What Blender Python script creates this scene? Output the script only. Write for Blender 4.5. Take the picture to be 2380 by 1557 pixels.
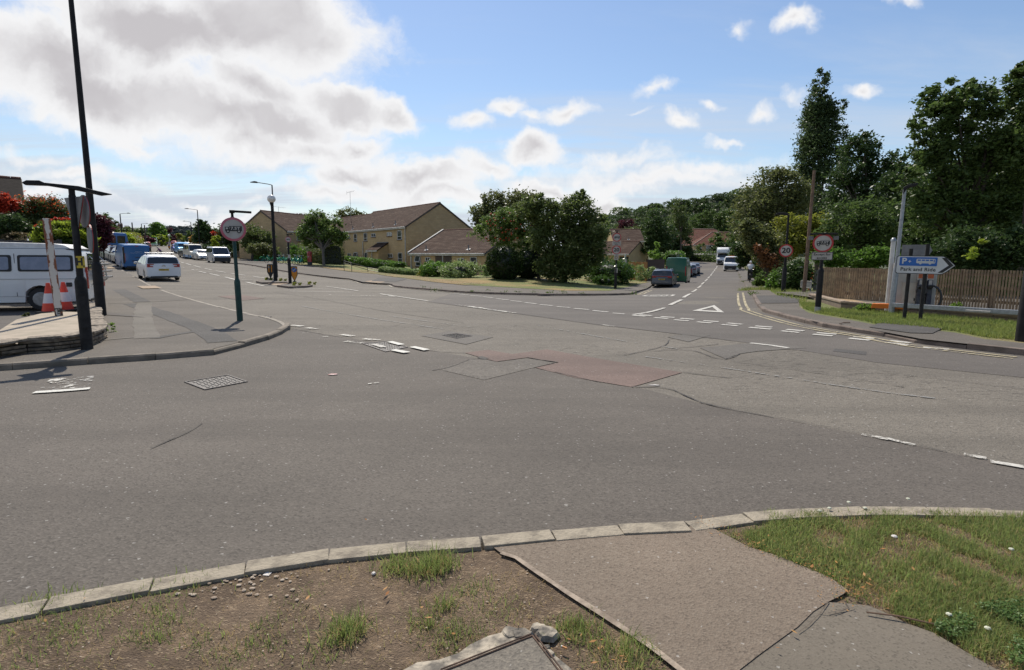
import bpy, bmesh, math, random
import numpy as np
from mathutils import Vector, Matrix
for o in list(bpy.data.objects): bpy.data.objects.remove(o)
SC = bpy.context.scene
COL = SC.collection
rad = math.radians
# ---------------------------------------------------------------- camera
FPX, UC, VC, CAMH = 1308.0, 1190.0, 778.5, 1.7      # measured on the photograph at 2380 px wide
PITCH, ROLL = math.atan(181/1308), rad(0.33)
cam = bpy.data.objects.new('camera', bpy.data.cameras.new('camera')); COL.objects.link(cam); SC.camera = cam
cam.data.sensor_width = 36; cam.data.lens = FPX/2380*36; cam.data.clip_start = .05; cam.data.clip_end = 6000
RM = Matrix.Rotation(rad(90)-PITCH, 3, 'X') @ Matrix.Rotation(ROLL, 3, 'Z')
cam.location = (0, 0, CAMH); cam.rotation_euler = RM.to_euler()
SC.render.resolution_x, SC.render.resolution_y = 1024, 670
# ---------------------------------------------------------------- sun and exposure
SUN_EL, SUN_AZ = rad(52), rad(-17)                   # azimuth from +Y towards +X
sd = Vector((math.sin(SUN_AZ)*math.cos(SUN_EL), math.cos(SUN_AZ)*math.cos(SUN_EL), math.sin(SUN_EL)))
sun = bpy.data.objects.new('sun', bpy.data.lights.new('sun', 'SUN')); COL.objects.link(sun)
sun.data.energy = 5.0; sun.data.angle = rad(.53); sun.data.color = (1, .93, .82)
sun.rotation_euler = sd.to_track_quat('Z', 'Y').to_euler(); sun.location = (0, 0, 50)
SC.view_settings.view_transform = 'Standard'; SC.view_settings.look = 'None'
SC.view_settings.exposure = 0.0; SC.view_settings.gamma = 1
SC.cycles.max_bounces = 6; SC.cycles.transparent_max_bounces = 12
# ---------------------------------------------------------------- projection helpers
def ray(u, v):
    d = RM @ Vector(((u-UC)/FPX, -(v-VC)/FPX, -1.0)); return d
C0 = Vector((0, 0, CAMH))
def P(u, v, Z):                                      # point seen at photo pixel (u, v), Z metres ahead
    return C0 + ray(u, v)*Z
def proj(p):
    q = RM.transposed() @ (Vector(p)-C0); return (UC+FPX*q.x/-q.z, VC-FPX*q.y/-q.z, -q.z)
# terrain: thin-plate surface through points whose height was measured from things of known size
ctl = []
for x in (-40, -22, -12, -5, 0, 5, 12, 22, 34):
    for y in (-12, -2, 4, 9, 15, 21): ctl.append((x, y, 0))
for x in (18, 28, 40, 60): ctl.append((x, 30, -.1)); ctl.append((x, 50, -.4)); ctl.append((x, 90, -.3))
for u, v, Z in ((380, 655, 33), (325, 628.6, 43.6), (517, 613, 67), (415, 600, 83), (1135/5.7+232, 590, 99), (353, 571.6, 174), (408, 565, 250),
                (688, 661, 37), (800, 652, 43.5), (1050, 645, 55), (726, 616, 64), (1430, 672, 43), (1540, 671, 47), (1570, 658, 59), (1698, 631, 83), (1676, 615, 104),
                (1743, 656, 59), (1820, 680, 29.5), (1900, 726, 19), (1300, 684, 33), (1000, 674, 31), (1128, 641.5, 58), (946, 620, 70), (1500, 683, 34), (500, 680, 26), (1215, 648, 48), (1620, 609, 128), (280, 600, 60)):
    p = P(u, v, Z); ctl.append(tuple(p))
ctl = np.array(ctl, float)
def _U(r2): return np.where(r2 > 1e-9, r2*np.log(r2+1e-12), 0)
_S = 50.0; _X = ctl[:, :2]/_S
_d = ((_X[:, None]-_X[None])**2).sum(-1); n_ = len(ctl)
_A = np.zeros((n_+3, n_+3)); _A[:n_, :n_] = _U(_d)+np.eye(n_)*2e-3; _A[:n_, n_] = 1; _A[:n_, n_+1:] = _X; _A[n_, :n_] = 1; _A[n_+1:, :n_] = _X.T
_W = np.linalg.solve(_A, np.concatenate([ctl[:, 2], [0, 0, 0]]))
def HV(x, y):
    x = np.asarray(x, float); y = np.asarray(y, float); q = np.stack([x.ravel()/_S, y.ravel()/_S], -1)
    out = np.empty(len(q))
    for i in range(0, len(q), 20000):
        s = q[i:i+20000]; k = _U(((s[:, None]-_X[None])**2).sum(-1)); out[i:i+20000] = k @ _W[:n_]+_W[n_]+s @ _W[n_+1:]
    out = np.clip(out, -1.2, 7.2)
    r = np.hypot(q[:, 0], q[:, 1]-1)*_S
    w = np.clip((r-260)/240, 0, 1); w = w*w*(3-2*w); out = out*(1-w)+2.5*w
    return out.reshape(x.shape)
def H(x, y): return float(HV([x], [y])[0])
def at(u, v, off=0.0, ymax=420):                     # first hit of the photo ray with the ground raised by off
    d = ray(u, v); ts = np.geomspace(1.2, ymax, 500); xs = d.x*ts; ys = d.y*ts; zs = CAMH+d.z*ts
    g = zs-HV(xs, ys)-off; k = np.where(g <= 0)[0]
    if len(k) == 0: t = ts[-1]; return Vector((d.x*t, d.y*t, H(d.x*t, d.y*t)+off))
    k = k[0]
    if k == 0: t = ts[0]
    else: t = ts[k-1]+(ts[k]-ts[k-1])*g[k-1]/(g[k-1]-g[k])
    x, y = d.x*t, d.y*t; return Vector((x, y, H(x, y)+off))
def ats(L, off=0.0): return [at(u, v, off) for u, v in L]
def zat(p, v):                                       # height above p's xy that the photo shows at row v
    lo, hi = -5, 80
    for _ in range(40):
        m = (lo+hi)/2
        if proj((p[0], p[1], m))[1] > v: lo = m
        else: hi = m
    return lo
# ---------------------------------------------------------------- node and material helpers
class NT:
    def __init__(s, nt): s.t = nt; s.n = nt.nodes; s.l = nt.links
    def a(s, kind, ins=None, **kw):
        n = s.n.new('ShaderNode'+kind)
        for k, v in kw.items(): setattr(n, k, v)
        for k, v in (ins or {}).items():
            if isinstance(v, bpy.types.NodeSocket): s.l.new(v, n.inputs[k])
            else: n.inputs[k].default_value = v
        return n
    def m(s, op, *xs, clamp=False):
        n = s.n.new('ShaderNodeMath'); n.operation = op; n.use_clamp = clamp
        for i, v in enumerate(xs):
            if isinstance(v, bpy.types.NodeSocket): s.l.new(v, n.inputs[i])
            else: n.inputs[i].default_value = v
        return n.outputs[0]
    def mix(s, f, a, b):
        n = s.n.new('ShaderNodeMix'); n.data_type = 'RGBA'
        for k, v in ((0, f), (6, a), (7, b)):
            if isinstance(v, bpy.types.NodeSocket): s.l.new(v, n.inputs[k])
            else: n.inputs[k].default_value = v if k == 0 else (*v[:3], 1)
        return n.outputs[2]
    def ramp(s, f, lo, hi, smooth=True):
        n = s.a('MapRange', {0: f, 1: lo, 2: hi, 3: 0.0, 4: 1.0}, interpolation_type='SMOOTHSTEP' if smooth else 'LINEAR'); return n.outputs[0]
    def noise(s, vec, scale, detail=3, rough=.55, dist=0):
        return s.a('TexNoise', {'Vector': vec, 'Scale': scale, 'Detail': detail, 'Roughness': rough, 'Distortion': dist}).outputs[0]
def newmat(name):
    m = bpy.data.materials.new(name); m.use_nodes = True; t = NT(m.node_tree); b = t.n['Principled BSDF']; return m, t, b
def hexc(h):
    h = h.lstrip('#'); return tuple(((int(h[i:i+2], 16)/255)**2.2) for i in (0, 2, 4))
_MC = {}
def M(name, c, c2=None, scale=4, rough=.6, metal=0, bump=0, bscale=40, coat=0, alpha=1, detail=4, lo=.35, hi=.65, spec=.5, emit=0):
    if name in _MC: return _MC[name]
    m, t, b = newmat(name); tc = t.a('TexCoord').outputs['Object']
    if c2 is None: c2 = tuple(x*.82 for x in c)
    n = t.noise(tc, scale, detail); f = t.ramp(n, lo, hi)
    t.l.new(t.mix(f, c, c2), b.inputs['Base Color'])
    b.inputs['Roughness'].default_value = rough; b.inputs['Metallic'].default_value = metal; b.inputs['Coat Weight'].default_value = coat
    b.inputs['Specular IOR Level'].default_value = spec
    if coat: b.inputs['Coat Roughness'].default_value = .06
    if bump:
        bn = t.a('Bump', {'Height': t.noise(tc, bscale, 4), 'Strength': bump, 'Distance': .01}); t.l.new(bn.outputs[0], b.inputs['Normal'])
    if emit: b.inputs['Emission Color'].default_value = (*c, 1); b.inputs['Emission Strength'].default_value = emit
    _MC[name] = m; return m
def paint(name, c, metal=0.0): return M('paint '+name, c, tuple(x*.93 for x in c), 1.5, .38, metal, coat=.45)
def glass_mat():
    if 'glass' in _MC: return _MC['glass']
    m, t, b = newmat('car glass'); b.inputs['Base Color'].default_value = (.012, .015, .016, 1); b.inputs['Roughness'].default_value = .05
    b.inputs['Specular IOR Level'].default_value = .8; b.inputs['Coat Weight'].default_value = .5; b.inputs['Coat Roughness'].default_value = .02; _MC['glass'] = m; return m
def asphalt(name, a, b_, stone, sc=70, patch=.35, rough=.85, worn=0.0, bump=.5):
    m, t, b = newmat(name); tc = t.a('TexCoord').outputs['Object']
    big = t.ramp(t.noise(tc, patch, 5, .6), .35, .65); col = t.mix(big, a, b_)
    st = t.ramp(t.noise(t.a('Mapping', {'Vector': tc, 'Scale': (1, 1, 1), 'Rotation': (0, 0, .75)}).outputs[0], 2.2, 6, .7), .38, .7)
    col = t.mix(t.m('MULTIPLY', st, .35), col, tuple(x*.7 for x in a))
    vo = t.a('TexVoronoi', {'Vector': tc, 'Scale': float(sc)}); rnd = t.a('SeparateColor', {0: vo.outputs['Color']}).outputs[0]
    f = t.ramp(rnd, .55, 1.0); col = t.mix(t.m('MULTIPLY', f, .34), col, stone)
    bn = t.noise(t.a('Mapping', {'Vector': tc, 'Scale': (.10, .75, 1), 'Rotation': (0, 0, .12)}).outputs[0], 1.0, 5, .6); col = t.mix(t.m('MULTIPLY', t.ramp(bn, .42, .62), .45), col, tuple(x*.62 for x in a))
    oil = t.ramp(t.noise(tc, .9, 8, .72), .60, .74); col = t.mix(t.m('MULTIPLY', oil, .30), col, tuple(x*.5 for x in a))
    spk = t.ramp(rnd, .0, .28); col = t.mix(t.m('MULTIPLY', t.m('SUBTRACT', 1.0, spk), .5), col, tuple(x*.35 for x in a))
    wht = t.m('GREATER_THAN', rnd, .996); col = t.mix(t.m('MULTIPLY', wht, .35), col, (.5, .48, .44))
    h = t.m('ADD', vo.outputs['Distance'], t.m('MULTIPLY', t.noise(tc, sc*.35, 3), 1.2))
    if worn:
        mp = t.a('Mapping', {'Vector': tc, 'Scale': (.6, 2.2, 1), 'Rotation': (0, 0, -.42)}).outputs[0]
        w = t.ramp(t.noise(mp, 7, 5, .75), .54, .68); z = t.ramp(t.noise(tc, .28, 3), .42, .6); w = t.m('MULTIPLY', w, z)
        col = t.mix(t.m('MULTIPLY', w, worn), col, tuple(x*.22 for x in a)); h = t.m('SUBTRACT', h, t.m('MULTIPLY', w, 2.0))
    t.l.new(col, b.inputs['Base Color']); b.inputs['Roughness'].default_value = rough; b.inputs['Specular IOR Level'].default_value = .35
    t.l.new(t.a('Bump', {'Height': h, 'Strength': bump, 'Distance': .006}).outputs[0], b.inputs['Normal'])
    _MC[name] = m; return m
def worn_paint(name, c, amount=.5, scale=9):
    m, t, b = newmat(name); tc = t.a('TexCoord').outputs['Object']
    n = t.noise(tc, scale, 8, .8); n2 = t.noise(tc, 1.3, 3)
    v = t.m('ADD', n, t.m('MULTIPLY', t.m('SUBTRACT', n2, .5), .5)); f = t.ramp(v, amount-.04, amount+.04)
    t.l.new(t.mix(t.ramp(t.noise(tc, 40, 4), .3, .7), c, tuple(x*.72 for x in c)), b.inputs['Base Color']); b.inputs['Roughness'].default_value = .75
    t.l.new(t.m('SUBTRACT', 1.0, f) if amount > .5 else f, b.inputs['Alpha']) if False else t.l.new(f, b.inputs['Alpha'])
    _MC[name] = m; return m
def leafmat(name, c, c2, c3=None, trans=.45, rough=.5, nsc=.9, spec=.25):
    if name in _MC: return _MC[name]
    m, t, b = newmat(name); tc = t.a('TexCoord').outputs['Object']; g = t.a('NewGeometry')
    f = t.ramp(t.noise(tc, nsc, 3), .35, .65); col = t.mix(f, c, c2)
    col = t.mix(t.m('MULTIPLY', g.outputs['Random Per Island'], .5), col, c3 or tuple(x*1.5 for x in c))
    t.l.new(col, b.inputs['Base Color']); b.inputs['Roughness'].default_value = rough; b.inputs['Specular IOR Level'].default_value = spec
    tr = t.a('BsdfTranslucent', {'Color': t.mix(.5, col, tuple(min(1, x*1.8) for x in c2))}); ms = t.a('MixShader', {0: trans, 1: b.outputs[0], 2: tr.outputs[0]})
    t.l.new(ms.outputs[0], t.n['Material Output'].inputs[0]); _MC[name] = m; return m
def brickmat(name, c, c2, mortar, bw=.44, bh=.215, scale=1.0, axis='XZ', rough=.85, bump=.3, off=.5, msize=.012):
    if name in _MC: return _MC[name]
    m, t, b = newmat(name); tc = t.a('TexCoord').outputs['Object']; s = t.a('SeparateXYZ', {0: tc})
    v = t.a('CombineXYZ', {0: t.m('ADD', s.outputs[0], s.outputs[1]) if axis == 'XZ' else s.outputs[0], 1: s.outputs[2] if axis == 'XZ' else s.outputs[1], 2: 0.0})
    br = t.a('TexBrick', {'Vector': v.outputs[0], 'Color1': (*c, 1), 'Color2': (*c2, 1), 'Mortar': (*mortar, 1), 'Scale': scale, 'Mortar Size': msize, 'Brick Width': bw, 'Row Height': bh, 'Bias': 0.0}, offset=off)
    st = t.ramp(t.noise(tc, .8, 5, .65), .4, .7); col = t.mix(t.m('MULTIPLY', st, .35), br.outputs[0], tuple(x*.6 for x in c))
    t.l.new(col, b.inputs['Base Color']); b.inputs['Roughness'].default_value = rough
    t.l.new(t.a('Bump', {'Height': t.m('SUBTRACT', t.m('MULTIPLY', t.noise(tc, 30, 3), .4), br.outputs['Fac']), 'Strength': bump, 'Distance': .02}).outputs[0], b.inputs['Normal'])
    _MC[name] = m; return m
def facemix(name, c, c2, attr='z'): return M(name, c, c2)
# ---------------------------------------------------------------- world: sky and clouds laid out in world directions
w = bpy.data.worlds.new('World'); SC.world = w; w.use_nodes = True; t = NT(w.node_tree); t.n.clear()
sky = t.a('TexSky', sky_type='NISHITA', sun_disc=False, sun_elevation=SUN_EL, sun_rotation=SUN_AZ, air_density=1.15, dust_density=.35, ozone_density=3.2, altitude=60)
hs = t.a('HueSaturation', {'Hue': .503, 'Saturation': 1.0, 'Value': 1.0, 'Color': sky.outputs[0]})
bg1 = t.a('Background', {'Color': hs.outputs[0], 'Strength': .122})
dirv = t.a('TexCoord').outputs['Generated']; s = t.a('SeparateXYZ', {0: dirv})
yy = t.m('MAXIMUM', s.outputs[1], .06); gx = t.m('DIVIDE', s.outputs[0], yy); gz = t.m('DIVIDE', s.outputs[2], yy)
g0 = t.a('CombineXYZ', {0: gx, 1: gz, 2: 0.0}).outputs[0]
zz = t.m('ADD', t.m('MAXIMUM', s.outputs[2], 0.0), .10); px = t.m('DIVIDE', s.outputs[0], zz); pz = t.m('DIVIDE', s.outputs[1], zz)
pl = t.a('CombineXYZ', {0: px, 1: pz, 2: 0.0}).outputs[0]
# domain warp
wn = t.a('TexNoise', {'Vector': g0, 'Scale': 5.0, 'Detail': 5.0, 'Roughness': .6})
wv = t.a('VectorMath', {0: wn.outputs['Color'], 1: (.5, .5, .5)}, operation='SUBTRACT'); wv = t.a('VectorMath', {0: wv.outputs[0], 'Scale': .16}, operation='SCALE')
g = t.a('VectorMath', {0: g0, 1: wv.outputs[0]}, operation='ADD').outputs[0]
def gno(u, v):
    d = ray(u, v); return d.x/d.y, d.z/d.y
# (u, v, half width, half height, tilt, strength) of the cumulus heaps and grey banks, at photo pixels turned into directions
BL = [(120, 130, 320, 130, 0, 1.1), (380, 60, 330, 120, 10, 1.3), (620, 40, 260, 150, 18, 1.3), (740, 90, 140, 85, 20, 1.0), (230, 200, 320, 110, 12, 1.2), (420, 250, 330, 100, 14, 1.2),
      (600, 215, 180, 70, 25, .95), (640, 290, 220, 60, 10, 1.1), (800, 265, 120, 50, 20, 1.1), (900, 295, 100, 40, 14, .9), (560, 330, 240, 60, 5, .8), (720, 350, 200, 40, 4, .8), (840, 348, 90, 34, 5, .8),
      (1090, 300, 46, 28, 0, .85), (1180, 255, 60, 26, -25, .8), (1240, 268, 30, 20, 0, .6), (1320, 268, 85, 30, -8, .85), (1240, 358, 75, 40, 0, 1.15), (1130, 385, 90, 30, 0, .8), (1000, 415, 150, 36, -3, .85), (830, 400, 170, 40, 3, .8),
      (1290, 440, 160, 28, 4, .8), (1380, 465, 90, 26, 0, .9), (1050, 450, 200, 34, 0, .7), (770, 440, 160, 30, 0, .7), (1850, 45, 52, 34, 0, .85), (1720, 40, 24, 18, 0, .45), (2090, 5, 60, 22, 0, .6),
      (1768, 256, 46, 26, 0, .8), (1985, 215, 48, 26, 0, .8), (1655, 243, 28, 12, 0, .5), (1570, 290, 42, 18, 0, .55), (1500, 212, 60, 20, -10, .5), (1455, 272, 30, 10, 0, .5), (1870, 235, 26, 18, 0, .4), (1700, 322, 56, 12, -8, .6),
      (450, 447, 42, 14, 10, .7), (100, 360, 120, 26, 0, .5), (180, 405, 160, 28, 0, .6), (330, 330, 90, 26, 10, .5), (60, 450, 200, 30, 0, .65), (560, 500, 200, 26, 0, .5), (620, 462, 80, 14, 0, .5), (430, 490, 140, 18, 8, .5), (1440, 380, 130, 24, -4, .5), (1640, 395, 160, 26, -6, .5), (1500, 420, 260, 30, 0, .6)]
dens = None
for (u, v, ru, rv, tilt, st) in BL:
    if ru < 90: st *= .80
    c = gno(u, v); ex = gno(u+ru, v); ez = gno(u, v-rv)
    mp = t.a('Mapping', {'Vector': g, 'Location': (c[0], c[1], 0), 'Rotation': (0, 0, rad(-tilt)), 'Scale': (abs(ex[0]-c[0])*1.25, abs(ez[1]-c[1])*1.25, 1)}, vector_type='TEXTURE')
    ln = t.a('VectorMath', {0: mp.outputs[0]}, operation='LENGTH').outputs['Value']
    b_ = t.m('MULTIPLY', t.m('SUBTRACT', 1.0, ln), st)
    dens = b_ if dens is None else t.m('SMOOTH_MAX', dens, b_, .15)
front = t.ramp(s.outputs[1], .05, .25); dens0 = dens
fb = t.a('TexNoise', {'Vector': g, 'Scale': 7.0, 'Detail': 12.0, 'Roughness': .6}).outputs[0]
fb2 = t.a('TexNoise', {'Vector': g, 'Scale': 26.0, 'Detail': 8.0, 'Roughness': .65}).outputs[0]
other = t.m('SUBTRACT', t.m('SUBTRACT', t.m('MULTIPLY', t.noise(pl, .55, 9, .6), 3.4), 2.2), t.m('MULTIPLY', s.outputs[0], 1.1))                     # clouds over the rest of the sky
dens = t.m('ADD', t.m('MULTIPLY', dens, front), t.m('MULTIPLY', other, t.m('SUBTRACT', 1.0, front)))
dens = t.m('ADD', dens, t.m('ADD', t.m('MULTIPLY', t.m('SUBTRACT', fb, .5), 1.2), t.m('MULTIPLY', t.m('SUBTRACT', fb2, .5), .35)))
cov = t.ramp(dens, -.02, .50)
# thin high streaks, thicker towards the horizon
stv = t.a('Mapping', {'Vector': pl, 'Rotation': (0, 0, rad(-18)), 'Scale': (.22, .75, 1)}).outputs[0]
stn = t.noise(stv, 1.6, 9, .62, .6); hz = t.ramp(s.outputs[2], .30, .02)
thin = t.ramp(t.m('ADD', stn, t.m('MULTIPLY', hz, .22)), .47, .78)
cir = t.m('MULTIPLY', thin, t.m('ADD', .5, t.m('MULTIPLY', hz, .5)))
haze_ = t.m('MULTIPLY', t.m('MULTIPLY', t.ramp(s.outputs[2], .24, -.02), .42), t.m('ADD', .3, t.m('MULTIPLY', t.ramp(s.outputs[1], .0, .3), .7)))
core = t.ramp(t.m('ADD', dens0, t.m('MULTIPLY', t.m('SUBTRACT', fb, .5), .9)), .42, .98); und = t.ramp(t.a('TexNoise', {'Vector': t.a('VectorMath', {0: g, 1: (.0, .035, 0)}, operation='ADD').outputs[0], 'Scale': 4.2, 'Detail': 5.0, 'Roughness': .5}).outputs[0], .36, .62)
shade = t.m('MULTIPLY', core, t.m('ADD', .55, t.m('MULTIPLY', und, .45)))
ccol = t.mix(shade, (.92, .92, .93), (.58, .56, .58))
bg2 = t.a('Background', {'Color': ccol, 'Strength': 1.0}); bg3 = t.a('Background', {'Color': (.66, .72, .82, 1), 'Strength': .95})
m1 = t.a('MixShader', {0: t.m('MAXIMUM', cir, haze_), 1: bg1.outputs[0], 2: bg3.outputs[0]}); m2 = t.a('MixShader', {0: cov, 1: m1.outputs[0], 2: bg2.outputs[0]})
out = t.a('OutputWorld'); t.l.new(m2.outputs[0], out.inputs[0])
w.cycles.sampling_method = 'MANUAL'; w.cycles.sample_map_resolution = 512
# ---------------------------------------------------------------- object helpers
def link(o, parent=None):
    COL.objects.link(o)
    if parent is not None: o.parent = parent
    return o
def tag(o, label=None, cat=None, group=None, kind=None):
    if label: o['label'] = label
    if cat: o['category'] = cat
    if group: o['group'] = group
    if kind: o['kind'] = kind
    return o
def empty(name, loc, rz=0, label=None, cat=None, group=None, rx=0, ry=0):
    o = bpy.data.objects.new(name, None); o.location = loc; o.rotation_euler = (rx, ry, rz); o.empty_display_size = .1; link(o); return tag(o, label, cat, group)
def copy_tree(o, parent=None):
    c = o.copy(); COL.objects.link(c); c.parent = parent
    for ch in list(o.children): copy_tree(ch, c)
    return c
class MB:
    def __init__(s): s.v = []; s.f = []; s.mi = []; s.cur = 0
    def add(s, vs, fs):
        n = len(s.v); s.v += [tuple(q) for q in vs]; s.f += [tuple(i+n for i in f) for f in fs]; s.mi += [s.cur]*len(fs); return s
    def box(s, c, d, R=None):
        vs = [Vector((x*d[0]/2, y*d[1]/2, z*d[2]/2)) for x in (-1, 1) for y in (-1, 1) for z in (-1, 1)]
        if R is not None: vs = [R @ q for q in vs]
        return s.add([q+Vector(c) for q in vs], [(0, 1, 3, 2), (4, 6, 7, 5), (0, 4, 5, 1), (2, 3, 7, 6), (0, 2, 6, 4), (1, 5, 7, 3)])
    def tube(s, pts, r, n=8, caps=True):
        pts = [Vector(p) for p in pts]; rs = r if isinstance(r, (list, tuple)) else [r]*len(pts); rings = []
        for i, p in enumerate(pts):
            d = (pts[min(i+1, len(pts)-1)]-pts[max(i-1, 0)])
            if d.length < 1e-9: d = Vector((0, 0, 1))
            d.normalize(); a = Vector((1, 0, 0)) if abs(d.x) < .9 else Vector((0, 1, 0)); x = d.cross(a).normalized(); y = d.cross(x)
            rings.append([p+(x*math.cos(k*2*math.pi/n)+y*math.sin(k*2*math.pi/n))*rs[i] for k in range(n)])
        vs = [q for R_ in rings for q in R_]; fs = [(i*n+k, i*n+(k+1) % n, (i+1)*n+(k+1) % n, (i+1)*n+k) for i in range(len(pts)-1) for k in range(n)]
        if caps: fs += [tuple(range(n-1, -1, -1)), tuple((len(pts)-1)*n+k for k in range(n))]
        return s.add(vs, fs)
    def lathe(s, prof, n=20, c=(0, 0, 0), axis='z'):
        vs = []; fs = []
        for (r, z) in prof:
            for k in range(n):
                a = k*2*math.pi/n; q = (r*math.cos(a), r*math.sin(a), z)
                if axis == 'x': q = (q[2], q[0], q[1])
                if axis == 'y': q = (q[0], q[2], q[1])
                vs.append((q[0]+c[0], q[1]+c[1], q[2]+c[2]))
        for i in range(len(prof)-1):
            for k in range(n): fs.append((i*n+k, i*n+(k+1) % n, (i+1)*n+(k+1) % n, (i+1)*n+k))
        fs += [tuple(range(n-1, -1, -1)), tuple((len(prof)-1)*n+k for k in range(n))]
        return s.add(vs, fs)
    def prism(s, poly, y0, y1, plane='xz'):          # outline in a plane, thickness along the third axis
        n = len(poly); mk = {'xz': lambda p, t_: (p[0], t_, p[1]), 'xy': lambda p, t_: (p[0], p[1], t_), 'yz': lambda p, t_: (t_, p[0], p[1])}[plane]
        vs = [mk(p, y0) for p in poly]+[mk(p, y1) for p in poly]
        return s.add(vs, [tuple(range(n-1, -1, -1)), tuple(range(n, 2*n))]+[(i, (i+1) % n, n+(i+1) % n, n+i) for i in range(n)])
    def ell(s, c, r, n=12, m=8):
        vs = [(c[0]+r[0]*math.sin(math.pi*i/m)*math.cos(2*math.pi*k/n), c[1]+r[1]*math.sin(math.pi*i/m)*math.sin(2*math.pi*k/n), c[2]+r[2]*math.cos(math.pi*i/m)) for i in range(m+1) for k in range(n)]
        return s.add(vs, [(i*n+k, (i+1)*n+k, (i+1)*n+(k+1) % n, i*n+(k+1) % n) for i in range(m) for k in range(n)])
    def build(s, name, mats, parent=None, bevel=0, smooth=None, seg=2, merge=True):
        me = bpy.data.meshes.new(name); me.from_pydata(s.v, [], s.f); mats = mats if isinstance(mats, (list, tuple)) else [mats]
        for m_ in mats: me.materials.append(m_)
        if len(mats) > 1: me.polygons.foreach_set('material_index', s.mi)
        bm = bmesh.new(); bm.from_mesh(me)
        if merge: bmesh.ops.remove_doubles(bm, verts=bm.verts, dist=1e-5)
        bmesh.ops.recalc_face_normals(bm, faces=bm.faces)
        if bevel:
            es = [e for e in bm.edges if len(e.link_faces) == 2 and e.calc_face_angle(0) > .6]
            bmesh.ops.bevel(bm, geom=es, offset=bevel, segments=seg, affect='EDGES', profile=.6, clamp_overlap=True)
        bm.to_mesh(me); bm.free(); me.update()
        if smooth: me.shade_smooth(); me.set_sharp_from_angle(angle=rad(smooth))
        return link(bpy.data.objects.new(name, me), parent)
def rrect(w_, h_, r, n=5, cx=0, cz=0):
    o = []
    for (sx, sz, a0) in ((1, 1, 0), (-1, 1, 90), (-1, -1, 180), (1, -1, 270)):
        for i in range(n+1):
            a = rad(a0+90*i/n); o.append((cx+sx*(w_/2-r)+r*math.cos(a), cz+sz*(h_/2-r)+r*math.sin(a)))
    return o
def circ(r, n=28, cx=0, cz=0): return [(cx+r*math.cos(2*math.pi*k/n), cz+r*math.sin(2*math.pi*k/n)) for k in range(n)]
def annulus(mb, outer, inner, y0, y1):
    n = len(outer); vs = [(p[0], y, p[1]) for y in (y0, y1) for L in (outer, inner) for p in L]; f = []
    for i in range(n):
        j = (i+1) % n; f += [(i, j, n+j, n+i), (2*n+i, 3*n+i, 3*n+j, 2*n+j), (i, 2*n+i, 2*n+j, j), (n+i, n+j, 3*n+j, 3*n+i)]
    return mb.add(vs, f)
def text(s_, size, m_, parent, loc, bold=0.0, rot=(rad(90), 0, 0), sx=1.0, ext=.001, name='lettering', space=1.0):
    cu = bpy.data.curves.new('txt', 'FONT'); cu.body = s_; cu.size = size; cu.align_x = 'CENTER'; cu.align_y = 'CENTER'; cu.offset = bold*size; cu.extrude = ext; cu.resolution_u = 3; cu.space_character = space
    tmp = bpy.data.objects.new('txt', cu); COL.objects.link(tmp); bpy.context.view_layer.update()
    me = bpy.data.meshes.new_from_object(tmp.evaluated_get(bpy.context.evaluated_depsgraph_get())); bpy.data.objects.remove(tmp); bpy.data.curves.remove(cu)
    me.materials.clear(); me.materials.append(m_); o = bpy.data.objects.new(name, me); o.location = loc; o.rotation_euler = rot; o.scale = (sx, 1, 1); return link(o, parent)
# ---------------------------------------------------------------- draped ground sheets
def lines(a, b, steps):
    out = [0.0]; x = 0.0
    for lim, st in steps:
        while x < lim: x += st; out.append(x)
    return [x for x in sorted(set(out+[-x for x in out])) if a <= x <= b]
GX = lines(-3000, 3000, ((12, 2), (60, 3), (150, 8), (420, 20), (3000, 200))); GY = lines(-300, 3000, ((12, 2), (90, 3), (220, 8), (420, 20), (3000, 200)))
def drape(name, poly, off, m_, parent=None, kind='structure', thick=0):
    bm = bmesh.new(); P2 = []
    for p in poly:
        if not P2 or (Vector(p[:2])-Vector(P2[-1])).length > 1e-3: P2.append((p[0], p[1]))
    vs = [bm.verts.new((x, y, 0)) for x, y in P2]; f = bm.faces.new(vs); bmesh.ops.triangulate(bm, faces=[f])
    xs = [p[0] for p in P2]; ys = [p[1] for p in P2]
    for ax, G, lo, hi in ((0, GX, min(xs), max(xs)), (1, GY, min(ys), max(ys))):
        for c in G:
            if lo < c < hi:
                co = (c, 0, 0) if ax == 0 else (0, c, 0); no = (1, 0, 0) if ax == 0 else (0, 1, 0)
                bmesh.ops.bisect_plane(bm, geom=bm.verts[:]+bm.edges[:]+bm.faces[:], plane_co=co, plane_no=no, dist=1e-5)
    bm.verts.ensure_lookup_table(); X = np.array([v.co.x for v in bm.verts]); Y = np.array([v.co.y for v in bm.verts]); Z = HV(X, Y)
    if callable(off): O = off(X, Y)
    else: O = np.full(len(X), off)
    for v, z in zip(bm.verts, Z+O): v.co.z = z
    bmesh.ops.recalc_face_normals(bm, faces=bm.faces)
    for f in bm.faces:
        f.normal_update()
        if f.normal.z < 0: f.normal_flip()
        f.smooth = True
    me = bpy.data.meshes.new(name); bm.to_mesh(me); bm.free(); me.materials.append(m_); o = link(bpy.data.objects.new(name, me), parent)
    if kind: o['kind'] = kind
    return o
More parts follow.
